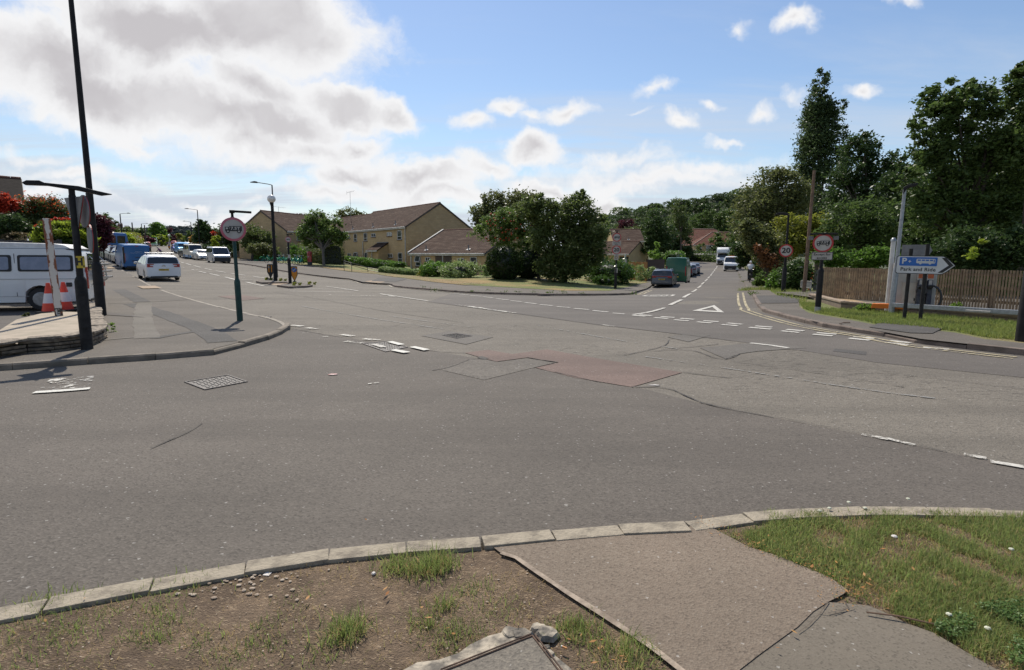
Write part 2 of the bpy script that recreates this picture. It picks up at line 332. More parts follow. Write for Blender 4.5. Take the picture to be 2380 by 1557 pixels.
def resample(path, step, smooth=True):
    L = [Vector((p[0], p[1])) for p in path]
    if smooth and len(L) > 2:
        out = []
        for i in range(len(L)-1):
            a, b, c, d = L[max(i-1, 0)], L[i], L[i+1], L[min(i+2, len(L)-1)]
            for k in range(8):
                q = k/8; out.append(.5*((2*b)+(c-a)*q+(2*a-5*b+4*c-d)*q*q+(3*b-a-3*c+d)*q**3))
        L = out+[L[-1]]
    out = [L[0]]; acc = 0
    for a, b in zip(L, L[1:]):
        l = (b-a).length; pos = step-acc
        while pos <= l and l > 0: out.append(a+(b-a)*(pos/l)); pos += step
        acc = (acc+l) % step if l > 0 else acc
    if (out[-1]-L[-1]).length > step*.3: out.append(L[-1])
    return out
def offset(path, d):
    out = []
    for i, p in enumerate(path):
        a = path[max(i-1, 0)]; b = path[min(i+1, len(path)-1)]; q = Vector((b[0]-a[0], b[1]-a[1])); q.normalize(); out.append(Vector((p[0]-q.y*d, p[1]+q.x*d)))
    return out
def ribbon_mb(mb, path, w_, off, jit=0, step=.5, seed=1, smooth=True):
    rnd = random.Random(seed); L = resample(path, step, smooth)
    if len(L) < 2: return mb
    wl = [w_/2*(1+rnd.uniform(-jit, jit)) for _ in L]; jj = [rnd.uniform(-jit, jit)*w_*.8 for _ in L]
    a = []; b = []
    for i, p in enumerate(L):
        q = L[min(i+1, len(L)-1)]-L[max(i-1, 0)]; q.normalize(); nrm = Vector((-q.y, q.x)); a.append(p+nrm*(wl[i]+jj[i])); b.append(p-nrm*(wl[i]-jj[i]))
    pts = a+b; Z = HV([p.x for p in pts], [p.y for p in pts])+off; n = len(L)
    mb.add([(p.x, p.y, z) for p, z in zip(pts, Z)], [(n+i, n+i+1, i+1, i) for i in range(n-1)]); return mb
def kerb(mb, path, w_=.14, top=.115, side=1, length=.9, seed=0, dip=None):
    rnd = random.Random(seed); L = resample(path, length)
    for a, b in zip(L, L[1:]):
        d = (b-a).normalized(); nr = Vector((-d.y, d.x))*side; g_ = .003+rnd.random()*.004; a2 = a+d*g_; b2 = b-d*g_
        sh = nr*rnd.uniform(-.006, .006); tp = top*(dip((a+b)/2) if dip else 1)+rnd.uniform(-.006, .006)
        pa = [a2+sh, a2+sh+nr*w_, b2+sh+nr*w_, b2+sh]; z = [H(p.x, p.y) for p in pa]; pr = [a2+sh+nr*.022, b2+sh+nr*.022]
        vs = [(p.x, p.y, z_-.12) for p, z_ in zip(pa, z)]+[(pa[0].x, pa[0].y, z[0]+tp-.025), (pa[1].x, pa[1].y, z[1]+tp), (pa[2].x, pa[2].y, z[2]+tp), (pa[3].x, pa[3].y, z[3]+tp-.025), (pr[0].x, pr[0].y, z[0]+tp), (pr[1].x, pr[1].y, z[3]+tp)]
        mb.add(vs, [(0, 3, 2, 1), (0, 1, 5, 8, 4), (3, 7, 9, 6, 2), (0, 4, 7, 3), (4, 8, 9, 7), (8, 5, 6, 9), (1, 2, 6, 5)])
    return mb
# ---------------------------------------------------------------- foliage
def quads(name, C, A, B, m_, parent=None, pointed=True, smooth=False):
    """leaf quads: centres C, half axes A (length) and B (width)"""
    n = len(C); V = np.empty((n, 4, 3), np.float32)
    if pointed: V[:, 0] = C-A; V[:, 1] = C+B; V[:, 2] = C+A; V[:, 3] = C-B
    else: V[:, 0] = C-A-B; V[:, 1] = C+A-B; V[:, 2] = C+A+B; V[:, 3] = C-A+B
    me = bpy.data.meshes.new(name); me.vertices.add(n*4); me.vertices.foreach_set('co', V.ravel()); me.loops.add(n*4); me.loops.foreach_set('vertex_index', np.arange(n*4, dtype=np.int32))
    me.polygons.add(n); me.polygons.foreach_set('loop_start', np.arange(0, n*4, 4, dtype=np.int32)); me.polygons.foreach_set('loop_total', np.full(n, 4, np.int32)); me.update(); me.validate()
    me.materials.append(m_); return link(bpy.data.objects.new(name, me), parent)
def leaf_axes(rg, n, size, up=.35, asp=.5, droop=0.0):
    d = rg.normal(size=(n, 3)); d[:, 2] = d[:, 2]*.6-droop; d /= np.linalg.norm(d, axis=1)[:, None]+1e-9
    nr = rg.normal(size=(n, 3)); nr[:, 2] += up*2; b = np.cross(d, nr); b /= np.linalg.norm(b, axis=1)[:, None]+1e-9
    s_ = (size*rg.uniform(.6, 1.35, n))[:, None]; return d*s_, b*s_*asp
def crown_pts(rg, blobs, n, clump=.22, dens=1.0, shell=.55, per=60):
    """leaf positions: clumps gathered near the outside of every blob. blobs = [(centre, radii)]"""
    vol = np.array([b[1][0]*b[1][2]+b[1][1]*b[1][2] for b in blobs]); pr = vol/vol.sum(); out = []
    nc = max(6, n//per); bi = rg.choice(len(blobs), nc, p=pr); cc = np.array([blobs[i][0] for i in bi], float); rr = np.array([blobs[i][1] for i in bi], float)
    d = rg.normal(size=(nc, 3)); d /= np.linalg.norm(d, axis=1)[:, None]; rad_ = (shell+(1-shell)*rg.random(nc)**.6)[:, None]*rg.uniform(.85, 1.08, nc)[:, None]
    cl = cc+d*rr*rad_; k = rg.integers(0, nc, n); q = rg.normal(size=(n, 3)); q[:, 2] *= .7
    sc_ = (rr[k].mean(1)*clump*rg.uniform(.5, 1.5, nc)[k])[:, None]; return cl[k]+q*sc_, cl
def limbs(mb, base, targets, r0, rg, n=5, lead=.5):
    b0 = Vector(base)
    for tg in targets:
        tg = Vector(tg); mid = b0.lerp(tg, lead); mid.z += (tg-b0).length*.08; mid.x += rg.normal()*.15; mid.y += rg.normal()*.15
        mb.tube([b0, mid, tg], [r0, r0*.6, r0*.15], n, caps=False)
def tree(name, label, u, Z, blobsV, leaf, m_, n, group=None, cat='tree', base=None, trunk_r=.18, bark=None, clump=.22, up=.35, asp=.5, per=60, seed=0, nl=9, shell=.5, fork=None, droop=0, depthk=1.0, crown='crown', trunk=True, shoots=None):
    """crown ellipsoids are given at photo pixels (u, v, half width, half height) and stood at distance Z (+dz)"""
    rg = np.random.default_rng(seed+int(u*7)); pz = P(u, 600, Z) if base is None else Vector(base); gz = H(pz.x, pz.y); b0 = Vector((pz.x, pz.y, gz-.05))
    e = empty(name, b0, 0, label, cat, group); blobs = []
    for bl in blobsV:
        uu, vv, ru, rv = bl[:4]; dz = bl[4] if len(bl) > 4 else 0; c = P(uu, vv, Z+dz); k = (Z+dz)/FPX; blobs.append((np.array(c-b0), (ru*k, (ru+rv)/2*k*depthk, rv*k)))
    pts, cl = crown_pts(rg, blobs, n, clump, per=per, shell=shell); A, B = leaf_axes(rg, n, leaf, up, asp, droop)
    zmin = .02; keep = pts[:, 2] > zmin; pts, A, B = pts[keep], A[keep], B[keep]
    quads(crown, pts, A, B, m_, e)
    if shoots:
        zc2 = np.quantile(pts[:, 2], .45); i = np.where((pts[:, 2] > zc2) & (rg.random(len(pts)) < shoots[1]))[0]; q = pts[i]*1.0; q[:, 2] += leaf*1.2; A2, B2 = leaf_axes(rg, len(i), leaf*.9, up, asp); A2[:, 2] = np.abs(A2[:, 2]); quads('shoots_or_lit_leaves', q, A2, B2, LM[shoots[0]], e)
    if trunk:
        top = np.mean([b[0] for b in blobs], 0); mb = MB(); fz = fork if fork else max(.4, min(b[0][2]-b[1][2]*.5 for b in blobs)); fx = Vector((top[0]*.35, top[1]*.35, fz))
        mb.tube([(0, 0, -.1), (fx.x*.3, fx.y*.3, fz*.4), fx], [trunk_r*1.25, trunk_r, trunk_r*.8], 8)
        idx = rg.choice(len(cl), min(nl, len(cl)), replace=False); limbs(mb, fx, [cl[i]*.92+np.array(fx)*.08 for i in idx], trunk_r*.55, rg)
        mb.build('trunk', bark or M('bark', (.09, .07, .05), (.05, .04, .03), 6, .9, bump=.6, bscale=12), e, smooth=60)
    return e
def hedge_box(name, label, base_pts, h, depth, m_, leaf, n, group=None, cat='hedge', round_=.25, seed=0, e0=None, topn=.05, inner=None, rise=0):
    """clipped hedge along a ground line (world xy), thick 'depth' away from the camera side, leaves all over its skin"""
    rg = np.random.default_rng(seed); L = resample(base_pts, .5, len(base_pts) > 2); b0 = Vector((L[0].x, L[0].y, H(L[0].x, L[0].y))); e = e0 or empty(name, b0, 0, label, cat, group)
    O = offset(L, depth); n_l = len(L); i = rg.integers(0, max(1, n_l-1), n); f = rg.random(n); i2 = np.minimum(i+1, n_l-1)
    A_ = np.array([[p.x, p.y] for p in L]); B_ = np.array([[p.x, p.y] for p in O]); pa = A_[i]*(1-f)[:, None]+A_[i2]*f[:, None]; pb = B_[i]*(1-f)[:, None]+B_[i2]*f[:, None]
    tt = i+f; per = 2*h+depth; s_ = rg.random(n)*per; end = rg.random(n) < (depth/(depth+(n_l)*.5+.1))*.8
    u_ = np.where(s_ < h, 0, np.where(s_ < h+depth, (s_-h)/depth, 1)); z_ = np.where(s_ < h, s_, np.where(s_ < h+depth, h, per-s_))
    u_ = np.where(end, rg.random(n), u_); z_ = np.where(end, rg.random(n)*h, z_); tt = np.where(end, np.where(rg.random(n) < .5, 0, n_l-1), tt); ii = np.minimum(tt.astype(int), n_l-2 if n_l > 1 else 0); ff = (tt-ii)[:, None]
    pa = A_[ii]*(1-ff)+A_[np.minimum(ii+1, n_l-1)]*ff; pb = B_[ii]*(1-ff)+B_[np.minimum(ii+1, n_l-1)]*ff
    edge = np.minimum(np.minimum(u_, 1-u_)*depth, .5)/.5; z_ = z_-(1-np.clip(edge*1.3, 0, 1))**2*round_*h*(z_ > h*.6)
    ln = tt/max(1, n_l-1); z_ = z_*(1-rise*(ln-.5))-(np.abs(ln-.5) > .47)*h*round_*.3
    xy = pa*(1-u_[:, None])+pb*u_[:, None]; k = np.sin(xy[:, 0]*2.3)*np.sin(xy[:, 1]*1.9+z_*2)*topn; gz = HV(xy[:, 0], xy[:, 1])
    C_ = np.stack([xy[:, 0]-b0.x, xy[:, 1]-b0.y, gz-b0.z+z_*(1+k)], -1)+rg.normal(size=(n, 3))*leaf*.5; C_[:, 2] = np.maximum(C_[:, 2], .02)
    A, B = leaf_axes(rg, n, leaf, .5, .5); quads('foliage', C_, A, B, m_, e)
    # twiggy inner mass, a lumpy solid well inside the leaf skin
    mb = MB(); q = .84; ring = []
    for a, b in zip(L, O):
        z0 = H(a.x, a.y)-b0.z; a2 = a.lerp(b, .12); b2 = a.lerp(b, .88); hh = h*(1-rise*(len(ring)/max(1, n_l-1)-.5))*.86
        ring.append([(a2.x-b0.x, a2.y-b0.y, z0), (a2.x-b0.x, a2.y-b0.y, z0+hh*.86), (a2.lerp(b2, .2).x-b0.x, a2.lerp(b2, .2).y-b0.y, z0+hh), (a2.lerp(b2, .8).x-b0.x, a2.lerp(b2, .8).y-b0.y, z0+hh), (b2.x-b0.x, b2.y-b0.y, z0+hh*.86), (b2.x-b0.x, b2.y-b0.y, z0)])
    vs = [p for r_ in ring for p in r_]; m6 = 6; fs = [(j*m6+c, j*m6+c+1, (j+1)*m6+c+1, (j+1)*m6+c) for j in range(len(ring)-1) for c in range(5)]+[tuple(range(6)), tuple((len(ring)-1)*6+c for c in range(6))]
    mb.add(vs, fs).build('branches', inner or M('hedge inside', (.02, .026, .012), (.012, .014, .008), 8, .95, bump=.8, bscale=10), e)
    return e
def bush(name, label, p0, rx, rz, m_, leaf, n, group=None, cat='bush', seed=0, ry=None, lumps=5, clump=.16, solid=.52, up=.4, asp=.5, per=40, sx=0.0):
    """rounded shrub sitting on the ground at world point p0, half width rx, height rz"""
    rg = np.random.default_rng(seed+3); p0 = Vector(p0); b0 = Vector((p0.x, p0.y, H(p0.x, p0.y))); e = empty(name, b0, 0, label, cat, group); ry = ry or rx; blobs = [((0, 0, rz*.5), (rx, ry, rz*.5))]
    for _ in range(lumps):
        a = rg.uniform(0, 2*math.pi); k = rg.uniform(.25, .5); blobs.append(((math.cos(a)*rx*.55, math.sin(a)*ry*.55, rz*rg.uniform(.3, .72)), (rx*k, ry*k, rz*k*.7)))
    pts, cl = crown_pts(rg, blobs, n, clump, shell=.8, per=per); A, B = leaf_axes(rg, n, leaf, up, asp); keep = pts[:, 2] > .02; quads('foliage', pts[keep], A[keep], B[keep], m_, e)
    if solid:
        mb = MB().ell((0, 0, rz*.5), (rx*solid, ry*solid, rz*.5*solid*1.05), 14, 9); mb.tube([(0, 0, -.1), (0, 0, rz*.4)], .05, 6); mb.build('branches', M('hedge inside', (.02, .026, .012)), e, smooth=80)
    return e
def blades(name, xy, hgt, wid, m_, seed=0, z0=None, lean=.5, parent=None, kind='stuff', off=0):
    rg = np.random.default_rng(seed); n = len(xy); z = (HV(xy[:, 0], xy[:, 1]) if z0 is None else z0)+off; hgt = hgt*rg.uniform(.45, 1.3, n) if np.isscalar(hgt) else hgt
    a = rg.uniform(0, 2*math.pi, n); w_ = np.stack([np.cos(a), np.sin(a), np.zeros(n)], -1)*(wid*rg.uniform(.6, 1.4, n))[:, None]*.5; la = rg.uniform(0, 2*math.pi, n); ll = np.abs(rg.normal(size=n))*lean
    base = np.stack([xy[:, 0], xy[:, 1], z-.01], -1); dir1 = np.stack([np.cos(la)*ll*.5, np.sin(la)*ll*.5, np.ones(n)], -1); dir1 /= np.linalg.norm(dir1, axis=1)[:, None]; dir2 = np.stack([np.cos(la)*ll*1.6, np.sin(la)*ll*1.6, np.ones(n)*.75], -1); dir2 /= np.linalg.norm(dir2, axis=1)[:, None]
    mid = base+dir1*(hgt*.55)[:, None]; tip = mid+dir2*(hgt*.5)[:, None]
    V = np.stack([base-w_, base+w_, mid+w_*.8, mid-w_*.8, tip], 1).astype(np.float32); me = bpy.data.meshes.new(name); me.vertices.add(n*5); me.vertices.foreach_set('co', V.ravel())
    o5 = np.arange(n)[:, None]*5; idx = np.concatenate([o5+np.array([[0, 1, 2, 3]]), o5+np.array([[3, 2, 4]])], 1).astype(np.int32).ravel(); me.loops.add(len(idx)); me.loops.foreach_set('vertex_index', idx)
    me.polygons.add(n*2); st = np.stack([np.arange(n)*7, np.arange(n)*7+4], 1).ravel().astype(np.int32); me.polygons.foreach_set('loop_start', st); me.polygons.foreach_set('loop_total', np.tile([4, 3], n).astype(np.int32)); me.update(); me.validate(); me.materials.append(m_)
    o = link(bpy.data.objects.new(name, me), parent)
    if kind and parent is None: o['kind'] = kind
    return o
def in_poly(pts, poly):
    x, y = pts[:, 0], pts[:, 1]; c = np.zeros(len(pts), bool); n = len(poly)
    for i in range(n):
        x1, y1 = poly[i][0], poly[i][1]; x2, y2 = poly[(i+1) % n][0], poly[(i+1) % n][1]
        if y1 == y2: continue
        c ^= ((y1 > y) != (y2 > y)) & (x < (x2-x1)*(y-y1)/(y2-y1)+x1)
    return c
def scatter(poly, n, seed=0, dens=None):
    rg = np.random.default_rng(seed); a = np.array([[p[0], p[1]] for p in poly]); lo, hi = a.min(0), a.max(0); q = lo+(hi-lo)*rg.random((n, 2)); k = in_poly(q, poly)
    if dens is not None: k &= rg.random(n) < dens(q[:, 0], q[:, 1])
    return q[k]
def vnoise(x, y, s_=1.0, seed=0):
    r_ = np.random.default_rng(seed); ph = r_.uniform(0, 6.28, (6, 3)); out = 0
    for i in range(6):
        f = s_*(1.0+i*.55); a = ph[i, 2]; out = out+np.sin((x*math.cos(a)+y*math.sin(a))*f*2+ph[i, 0])*np.sin((-x*math.sin(a)+y*math.cos(a))*f*1.7+ph[i, 1])
    return out/3+.5
# ---------------------------------------------------------------- ground, roads, kerbs, markings
ZM = {'z1': (0, 650, 1.831), 'z2': (400, 780, 3.3133), 'z3': (850, 700, 2.8317), 'z4': (1100, 750, 3.46), 'z5': (1600, 750, 3.46), 'z6': (2150, 750, 3.1138), 'r1': (2500, 850, 3.46), 'r2': (2950, 650, 2.5945),
      'r3': (3400, 800, 2.5948), 'q5': (0, 1150, 1.8308), 'q6': (1100, 1150, 1.8308), 'q7': (2300, 1150, 1.3252), 'f1': (0, 2000, 1.1621), 'f2': (2048, 2000, 1.1621), 'f3': (1580, 2420, 2.125), 'w1': (420, 820, 6.77)}
def zc(k, *L):
    a, b, s_ = ZM[k]; return [((a+x/s_)/1.72101, (b+y/s_)/1.72101) for x, y in L]
def up(b): return lambda X, Y: b+.00035*np.maximum(0, np.hypot(X, Y)-25)
A_near = asphalt('asphalt near', (.124, .106, .087), (.098, .084, .069), (.20, .175, .146), 75, .3)
A_main = asphalt('asphalt main', (.170, .148, .118), (.142, .123, .098), (.25, .225, .185), 55, .22, worn=.75, bump=.8)
A_side = asphalt('asphalt side', (.128, .111, .094), (.108, .094, .080), (.17, .15, .128), 80, .3, bump=.3)
A_pave = asphalt('asphalt footway', (.132, .113, .092), (.104, .089, .072), (.185, .163, .132), 75, .45)
A_path = asphalt('asphalt path', (.215, .165, .121), (.180, .141, .104), (.28, .235, .18), 95, .5)
A_path2 = asphalt('asphalt path smooth', (.18, .152, .116), (.16, .136, .104), (.22, .19, .15), 120, .6, bump=.2)
A_red = asphalt('asphalt red', (.175, .120, .098), (.145, .102, .083), (.22, .16, .13), 65, .5)
A_dark = asphalt('asphalt dark patch', (.085, .078, .07), (.07, .064, .058), (.13, .12, .11), 75, .5)
A_mid = asphalt('asphalt mid patch', (.140, .124, .104), (.120, .107, .09), (.17, .16, .15), 75, .5)
A_rough = asphalt('asphalt rough patch', (.150, .131, .108), (.118, .103, .085), (.28, .25, .21), 45, 1.2, bump=1)
A_tar = M('tar seam', (.045, .039, .034), (.085, .075, .065), 9, .9, bump=.4)
W_new = worn_paint('road paint', (.55, .52, .46), .38); W_old = worn_paint('road paint worn', (.60, .57, .50), .50); W_faint = worn_paint('road paint faint', (.42, .40, .36), .56)
Y_new = worn_paint('yellow road paint', (.46, .39, .24), .44); Y_old = worn_paint('yellow road paint worn', (.48, .42, .30), .52)
K_brown = M('kerb concrete brown', (.20, .155, .125), (.13, .10, .08), 3, .9, bump=.5, bscale=60)
K_grey = M('kerb concrete', (.34, .29, .215), (.19, .16, .12), 11, .9, bump=1, bscale=60, detail=8, lo=.4, hi=.7)
K_pale = M('kerb stone pale', (.32, .28, .23), (.24, .21, .17), 4, .9, bump=.4)
def grassmat(name, g1, g2, dry, s_=.35, lo=.45, hi=.62, ff=14):
    m, t, b = newmat(name); tc = t.a('TexCoord').outputs['Object']; f = t.ramp(t.noise(tc, ff, 5, .7), .3, .7); c = t.mix(f, g1, g2); d = t.ramp(t.noise(tc, s_, 5, .6), lo, hi); t.l.new(t.mix(d, c, t.mix(f, dry, tuple(x*.7 for x in dry))), b.inputs['Base Color'])
    b.inputs['Roughness'].default_value = .9; t.l.new(t.a('Bump', {'Height': t.noise(tc, 22, 5, .7), 'Strength': .9, 'Distance': .05}).outputs[0], b.inputs['Normal']); return m
G_wild = grassmat('rough ground', (.05, .075, .022), (.035, .05, .016), (.11, .09, .045)); G_lawn = grassmat('lawn grass', (.145, .165, .035), (.10, .125, .026), (.33, .22, .08), .16, .46, .66)
G_dry = grassmat('dry verge grass', (.17, .15, .045), (.12, .11, .032), (.30, .20, .08), .3, .35, .6)
G_verge = grassmat('verge grass', (.15, .165, .045), (.11, .125, .034), (.32, .24, .11), .5, .5, .7)
drape('ground', [(-3000, -300), (3000, -300), (3000, 3000), (-3000, 3000)], -.07, G_wild)
FAR_L = [(410, 559.5), (390, 562.5), (365, 568), (345, 573.5), (325, 578), (285, 591), (255, 606), (281, 627.5), (300, 637), (344, 661)]
FAR_R = [(553, 612), (500, 602), (460, 594), (436, 584), (424, 574), (427, 566), (433, 560)]
RKv = zc('z3', (290, 1010), (720, 1080), (1110, 1140))+zc('z4', (1040, 1280), (1220, 1330), (1430, 1345), (1600, 1352))+zc('z5', (0, 1390), (770, 1455), (1400, 1485), (2076, 1500))+zc('z6', (0, 1352), (600, 1350), (1060, 1342), (1185, 1332), (1270, 1300), (1400, 1248))
RRv = zc('r1', (1545, 770), (1570, 830), (1600, 920), (1690, 1080), (1790, 1220), (1880, 1350))+zc('q7', (1000, 131), (1270, 202), (1650, 264), (1830, 300), (2020, 322), (2380, 362))
RK = ats(RKv); RR = ats(RRv)
SL = ats([(1535, 656), (1562, 641), (1588, 629), (1602, 621), (1601, 616)])          # left kerb of the side street behind the parked cars
road = ats(FAR_L+[(366, 672), (445, 696), (566, 727), (650, 752)])+[Vector((-7, 12.5)), Vector((-9, 9.3)), Vector((-40, 6)), Vector((-40, -12)), Vector((-3.5, 1.0)), Vector((4, 2.0)), Vector((14, -3)), Vector((40, -14)), Vector((40, 3))]+[p+Vector((.5, .3, 0)) for p in reversed(RR[2:])]+ats([(1720, 624), (1716, 614), (1661, 609), (1607, 606.5), (1540, 605.5), (1540, 612)])+[p+Vector((-.3, .3, 0)) for p in reversed(SL)]+[p+Vector((-.05, .35, 0)) for p in reversed(RK)]+ats(FAR_R)
drape('road', road, 0.0, A_main)
seam = [(676, 764), (820, 789), (990, 813), (1100, 832), (1210, 850), (1290, 866), (1400, 891), (1500, 905), (1620, 936), (1800, 971), (2010, 1012), (2200, 1052), (2380, 1086)]
drape('near_road', ats(seam)+[Vector((14, 3.6)), Vector((40, -3)), Vector((40, -13.9)), Vector((14, -2.9)), Vector((4, 2.1)), Vector((-3.5, 1.1)), Vector((-39, -11)), Vector((-39, 6)), Vector((-9, 9.2)), Vector((-7, 12.4))], .004, A_near)
side = ats([(994, 702), (1198, 729), (1394, 756), (1555, 774), (1731, 796), (1876, 817), (2038, 843), (2380, 878)])+[Vector((38, -1)), Vector((38, 2))]+[p+Vector((.3, .2, 0)) for p in reversed(RR)]+ats([(1714, 614.5), (1661, 610), (1607, 608), (1560, 607), (1560, 612)])+[p+Vector((-.1, .2, 0)) for p in reversed(SL)]+[p+Vector((-.02, .2, 0)) for p in reversed(RK[8:])]
drape('side_road', side, up(.004), A_side)
def patch(name, V, m_, off=.008): return drape(name, ats(V), up(off), m_)
patch('road_patch', [(1080, 820.6), (1134, 813.6), (1191, 823.7), (1271, 812.6), (1394, 834.8), (1586, 866.5), (1468, 900.6), (1336, 878.7), (1245, 855.5), (1299, 843.4), (1226, 831.7), (1154, 841.2), (1128, 834.8)], A_red)
patch('road_patch', [(1027, 856), (1090, 837), (1128, 836), (1154, 842.5), (1226, 834), (1290, 844), (1238, 856), (1125, 884), (1030, 862)], A_rough, .0085)
patch('road_patch', [(979, 781), (1043, 770), (1147, 784), (1083, 801)], A_mid)
patch('road_patch', [(1626, 809), (1779, 795), (1875, 809), (1760, 817), (1718, 823), (1687, 835)], A_mid)
patch('road_patch', [(1551, 784), (1602, 776), (1652, 779), (1600, 795)], A_mid); patch('road_patch', [(1941, 811), (2014, 818), (2013, 826), (1935, 817)], A_dark)
patch('road_patch', [(506, 689), (560, 685), (615, 694), (560, 699)], A_red); patch('road_patch', [(1108, 831), (1120, 829), (1136, 834), (1124, 838)], A_tar, .012)
mb = MB()
for L in ([(639, 679), (740, 695), (887, 722), (1077, 750)], [(994, 701), (1198, 728.5), (1394, 755.5)], [(1394, 755.5), (1555, 774), (1700, 792)], [(1005, 862), (1050, 853), (1095, 836), (1128, 836)], [(1080, 821), (1030, 819), (990, 814)],
          [(1500, 818), (1600, 814), (1660, 832), (1690, 835), (1720, 823)], [(1586, 866), (1700, 880), (1540, 838), (1400, 836)][:2], [(1468, 901), (1550, 903), (1640, 940), (1800, 972)], [(1226, 832), (1262, 838), (1298, 843)],
          [(676, 764), (760, 779), (830, 790)], [(1555, 790), (1545, 803), (1500, 816), (1450, 826)], [(1670, 800), (1620, 806), (1540, 812)], [(1620, 936), (1700, 952)]):
    ribbon_mb(mb, ats(L), .02, .012, .5, .15, len(mb.v))
for L in ([(1800, 971), (1900, 990), (2010, 1012), (2200, 1052)], [(1700, 840), (1900, 868), (2100, 900)], [(1290, 866), (1400, 891)], [(2100, 872), (2380, 905)], [(350, 1045), (395, 1025), (450, 1000), (470, 985)]): ribbon_mb(mb, ats(L), .012, .013, .6, .12, len(mb.v))
tag(mb.build('road_cracks', A_tar), kind='structure')
mb = MB()
for L in ([(700, 712), (850, 738), (1030, 765)], [(1240, 755), (1430, 790), (1600, 815)], [(1500, 830), (1750, 866), (2000, 905), (2200, 930)], [(905, 735), (1100, 762)]): ribbon_mb(mb, ats(L), .05, .011, .3, .4, len(mb.v))
tag(mb.build('road_scratch_lines', worn_paint('faint tyre line', (.26, .25, .23), .50)), kind='structure')
# ---- painted markings
def dashes(mb, k, segs, w_, off=.014, jit=.03):
    for a, b, c, d in segs: ribbon_mb(mb, ats(zc(k, (a, b), (c, d))), w_, off+.0004*max(0, at(*zc(k, (a, b))[0]).length-20), jit, .4, len(mb.v), False)
mb = MB()
dashes(mb, 'q6', [(1280, 42, 1340, 46), (1350, 51, 1415, 56), (1430, 61, 1510, 66), (1525, 70, 1600, 77), (1620, 84, 1710, 93), (1725, 99, 1805, 106), (1830, 112, 1915, 121), (1940, 127, 2035, 135), (2065, 142, 2160, 149), (2190, 155, 2300, 164), (2330, 170, 2420, 180)], .14)
dashes(mb, 'q7', [(98, 124, 176, 131), (200, 137, 280, 143)], .14)
dashes(mb, 'q7', [(305, 149, 390, 155), (420, 161, 500, 167), (525, 173, 612, 179), (647, 184, 743, 192), (778, 198, 878, 206), (923, 213, 1040, 223), (1093, 232, 1213, 243), (1260, 250, 1390, 261), (1452, 271, 1580, 284), (1650, 294, 1773, 308), (1845, 319, 2005, 333),
                 (340, 146, 418, 152), (455, 156, 532, 161), (558, 165, 645, 172), (680, 178, 774, 184), (807, 190, 910, 199), (955, 206, 1063, 214), (1120, 224, 1233, 234), (1282, 242, 1412, 252), (1478, 262, 1597, 273), (1663, 283, 1790, 297)], .2)
ribbon_mb(mb, ats(zc('r1', (110, 1420), (250, 1400), (400, 1368), (548, 1325))), .13, .02, .03, .4)
dashes(mb, 'r1', [(620, 1285, 785, 1210), (808, 1182, 908, 1127), (925, 1103, 990, 1065), (1005, 1048, 1052, 1014), (1060, 1000, 1098, 970), (1105, 955, 1140, 924), (1145, 912, 1172, 890), (1182, 878, 1198, 858), (1200, 850, 1212, 838), (1215, 832, 1228, 820), (1233, 808, 1245, 793), (1252, 785, 1262, 775), (1266, 765, 1276, 748)], .15, .02)
ribbon_mb(mb, ats([(1744, 798.5), (1785, 803), (1832, 810)]), .13, .016, .03, .4)
dashes(mb, 'z3', [(385, 1215, 590, 1262), (145, 1158, 300, 1200), (462, 1150, 665, 1182)], .15)
dashes(mb, 'z2', [(1060, 890, 1110, 905), (1140, 912, 1208, 932), (1245, 940, 1335, 963), (1390, 977, 1480, 995), (1535, 1007, 1668, 1030), (1735, 1040, 1925, 1068), (1090, 960, 1115, 965), (1215, 990, 1248, 998), (1310, 1013, 1402, 1035), (1455, 1045, 1580, 1073), (1658, 1090, 1800, 1122)], .15)
dashes(mb, 'z4', [(160, 1392, 1000, 1415), (205, 1437, 1065, 1455), (705, 1370, 1150, 1435)], .11)
dashes(mb, 'q6', [(770, 47, 1120, 100)], .10)
tri = ats(zc('r1', (930, 1366), (1235, 1287), (1372, 1390))); c_ = (tri[0]+tri[1]+tri[2])/3
inn = [c_+(p-c_)*.52 for p in tri]; off_ = .018
mb.add([(p.x, p.y, H(p.x, p.y)+off_) for p in tri+inn], [(0, 1, 4, 3), (1, 2, 5, 4), (2, 0, 3, 5)])
cr = at(*zc('r1', (472, 1152))[0]); ax_ = (at(*zc('r1', (1005, 1048))[0])-at(*zc('r1', (808, 1182))[0])); ang = math.atan2(ax_.y, ax_.x)-rad(90)
def rl(x, y, o=.02):
    X = cr.x+x*math.cos(ang)-y*math.sin(ang); Y = cr.y+x*math.sin(ang)+y*math.cos(ang); return (X, Y, H(X, Y)+o)
Oo = rrect(1.5, 3.4, .7, 6); Oi = rrect(1.2, 2.6, .55, 6); n = len(Oo)
mb.add([rl(*p) for p in Oo]+[rl(*p) for p in Oi], [(i, (i+1) % n, n+(i+1) % n, n+i) for i in range(n)])
for q, (x0, y0, x1, y1) in enumerate(((-.55, .75, -.1, 1.1), (-.12, .1, -.0, 1.0), (-.5, -.1, -.05, .2), (-.58, -1.0, -.46, .05), (-.55, -1.1, -.05, -.75), (.12, -.95, .24, .95), (.48, -.95, .6, .95), (.2, .75, .52, 1.1), (.2, -1.1, .52, -.75))):
    x0, x1, y0, y1 = x0*.72, x1*.72, y0*.85, y1*.85; mb.add([rl(x0, y0), rl(x1, y0), rl(x1, y1), rl(x0, y1)], [(0, 1, 2, 3)])
tag(mb.build('road_markings', W_new), kind='structure')
mb = MB()
dashes(mb, 'z2', [(1265, 992, 1340, 996), (1395, 1020, 1500, 1022), (1530, 1055, 1680, 1060), (1680, 1080, 1790, 1078), (1780, 1100, 1920, 1103), (1870, 1127, 1988, 1127), (1940, 1157, 1988, 1165)], .15)
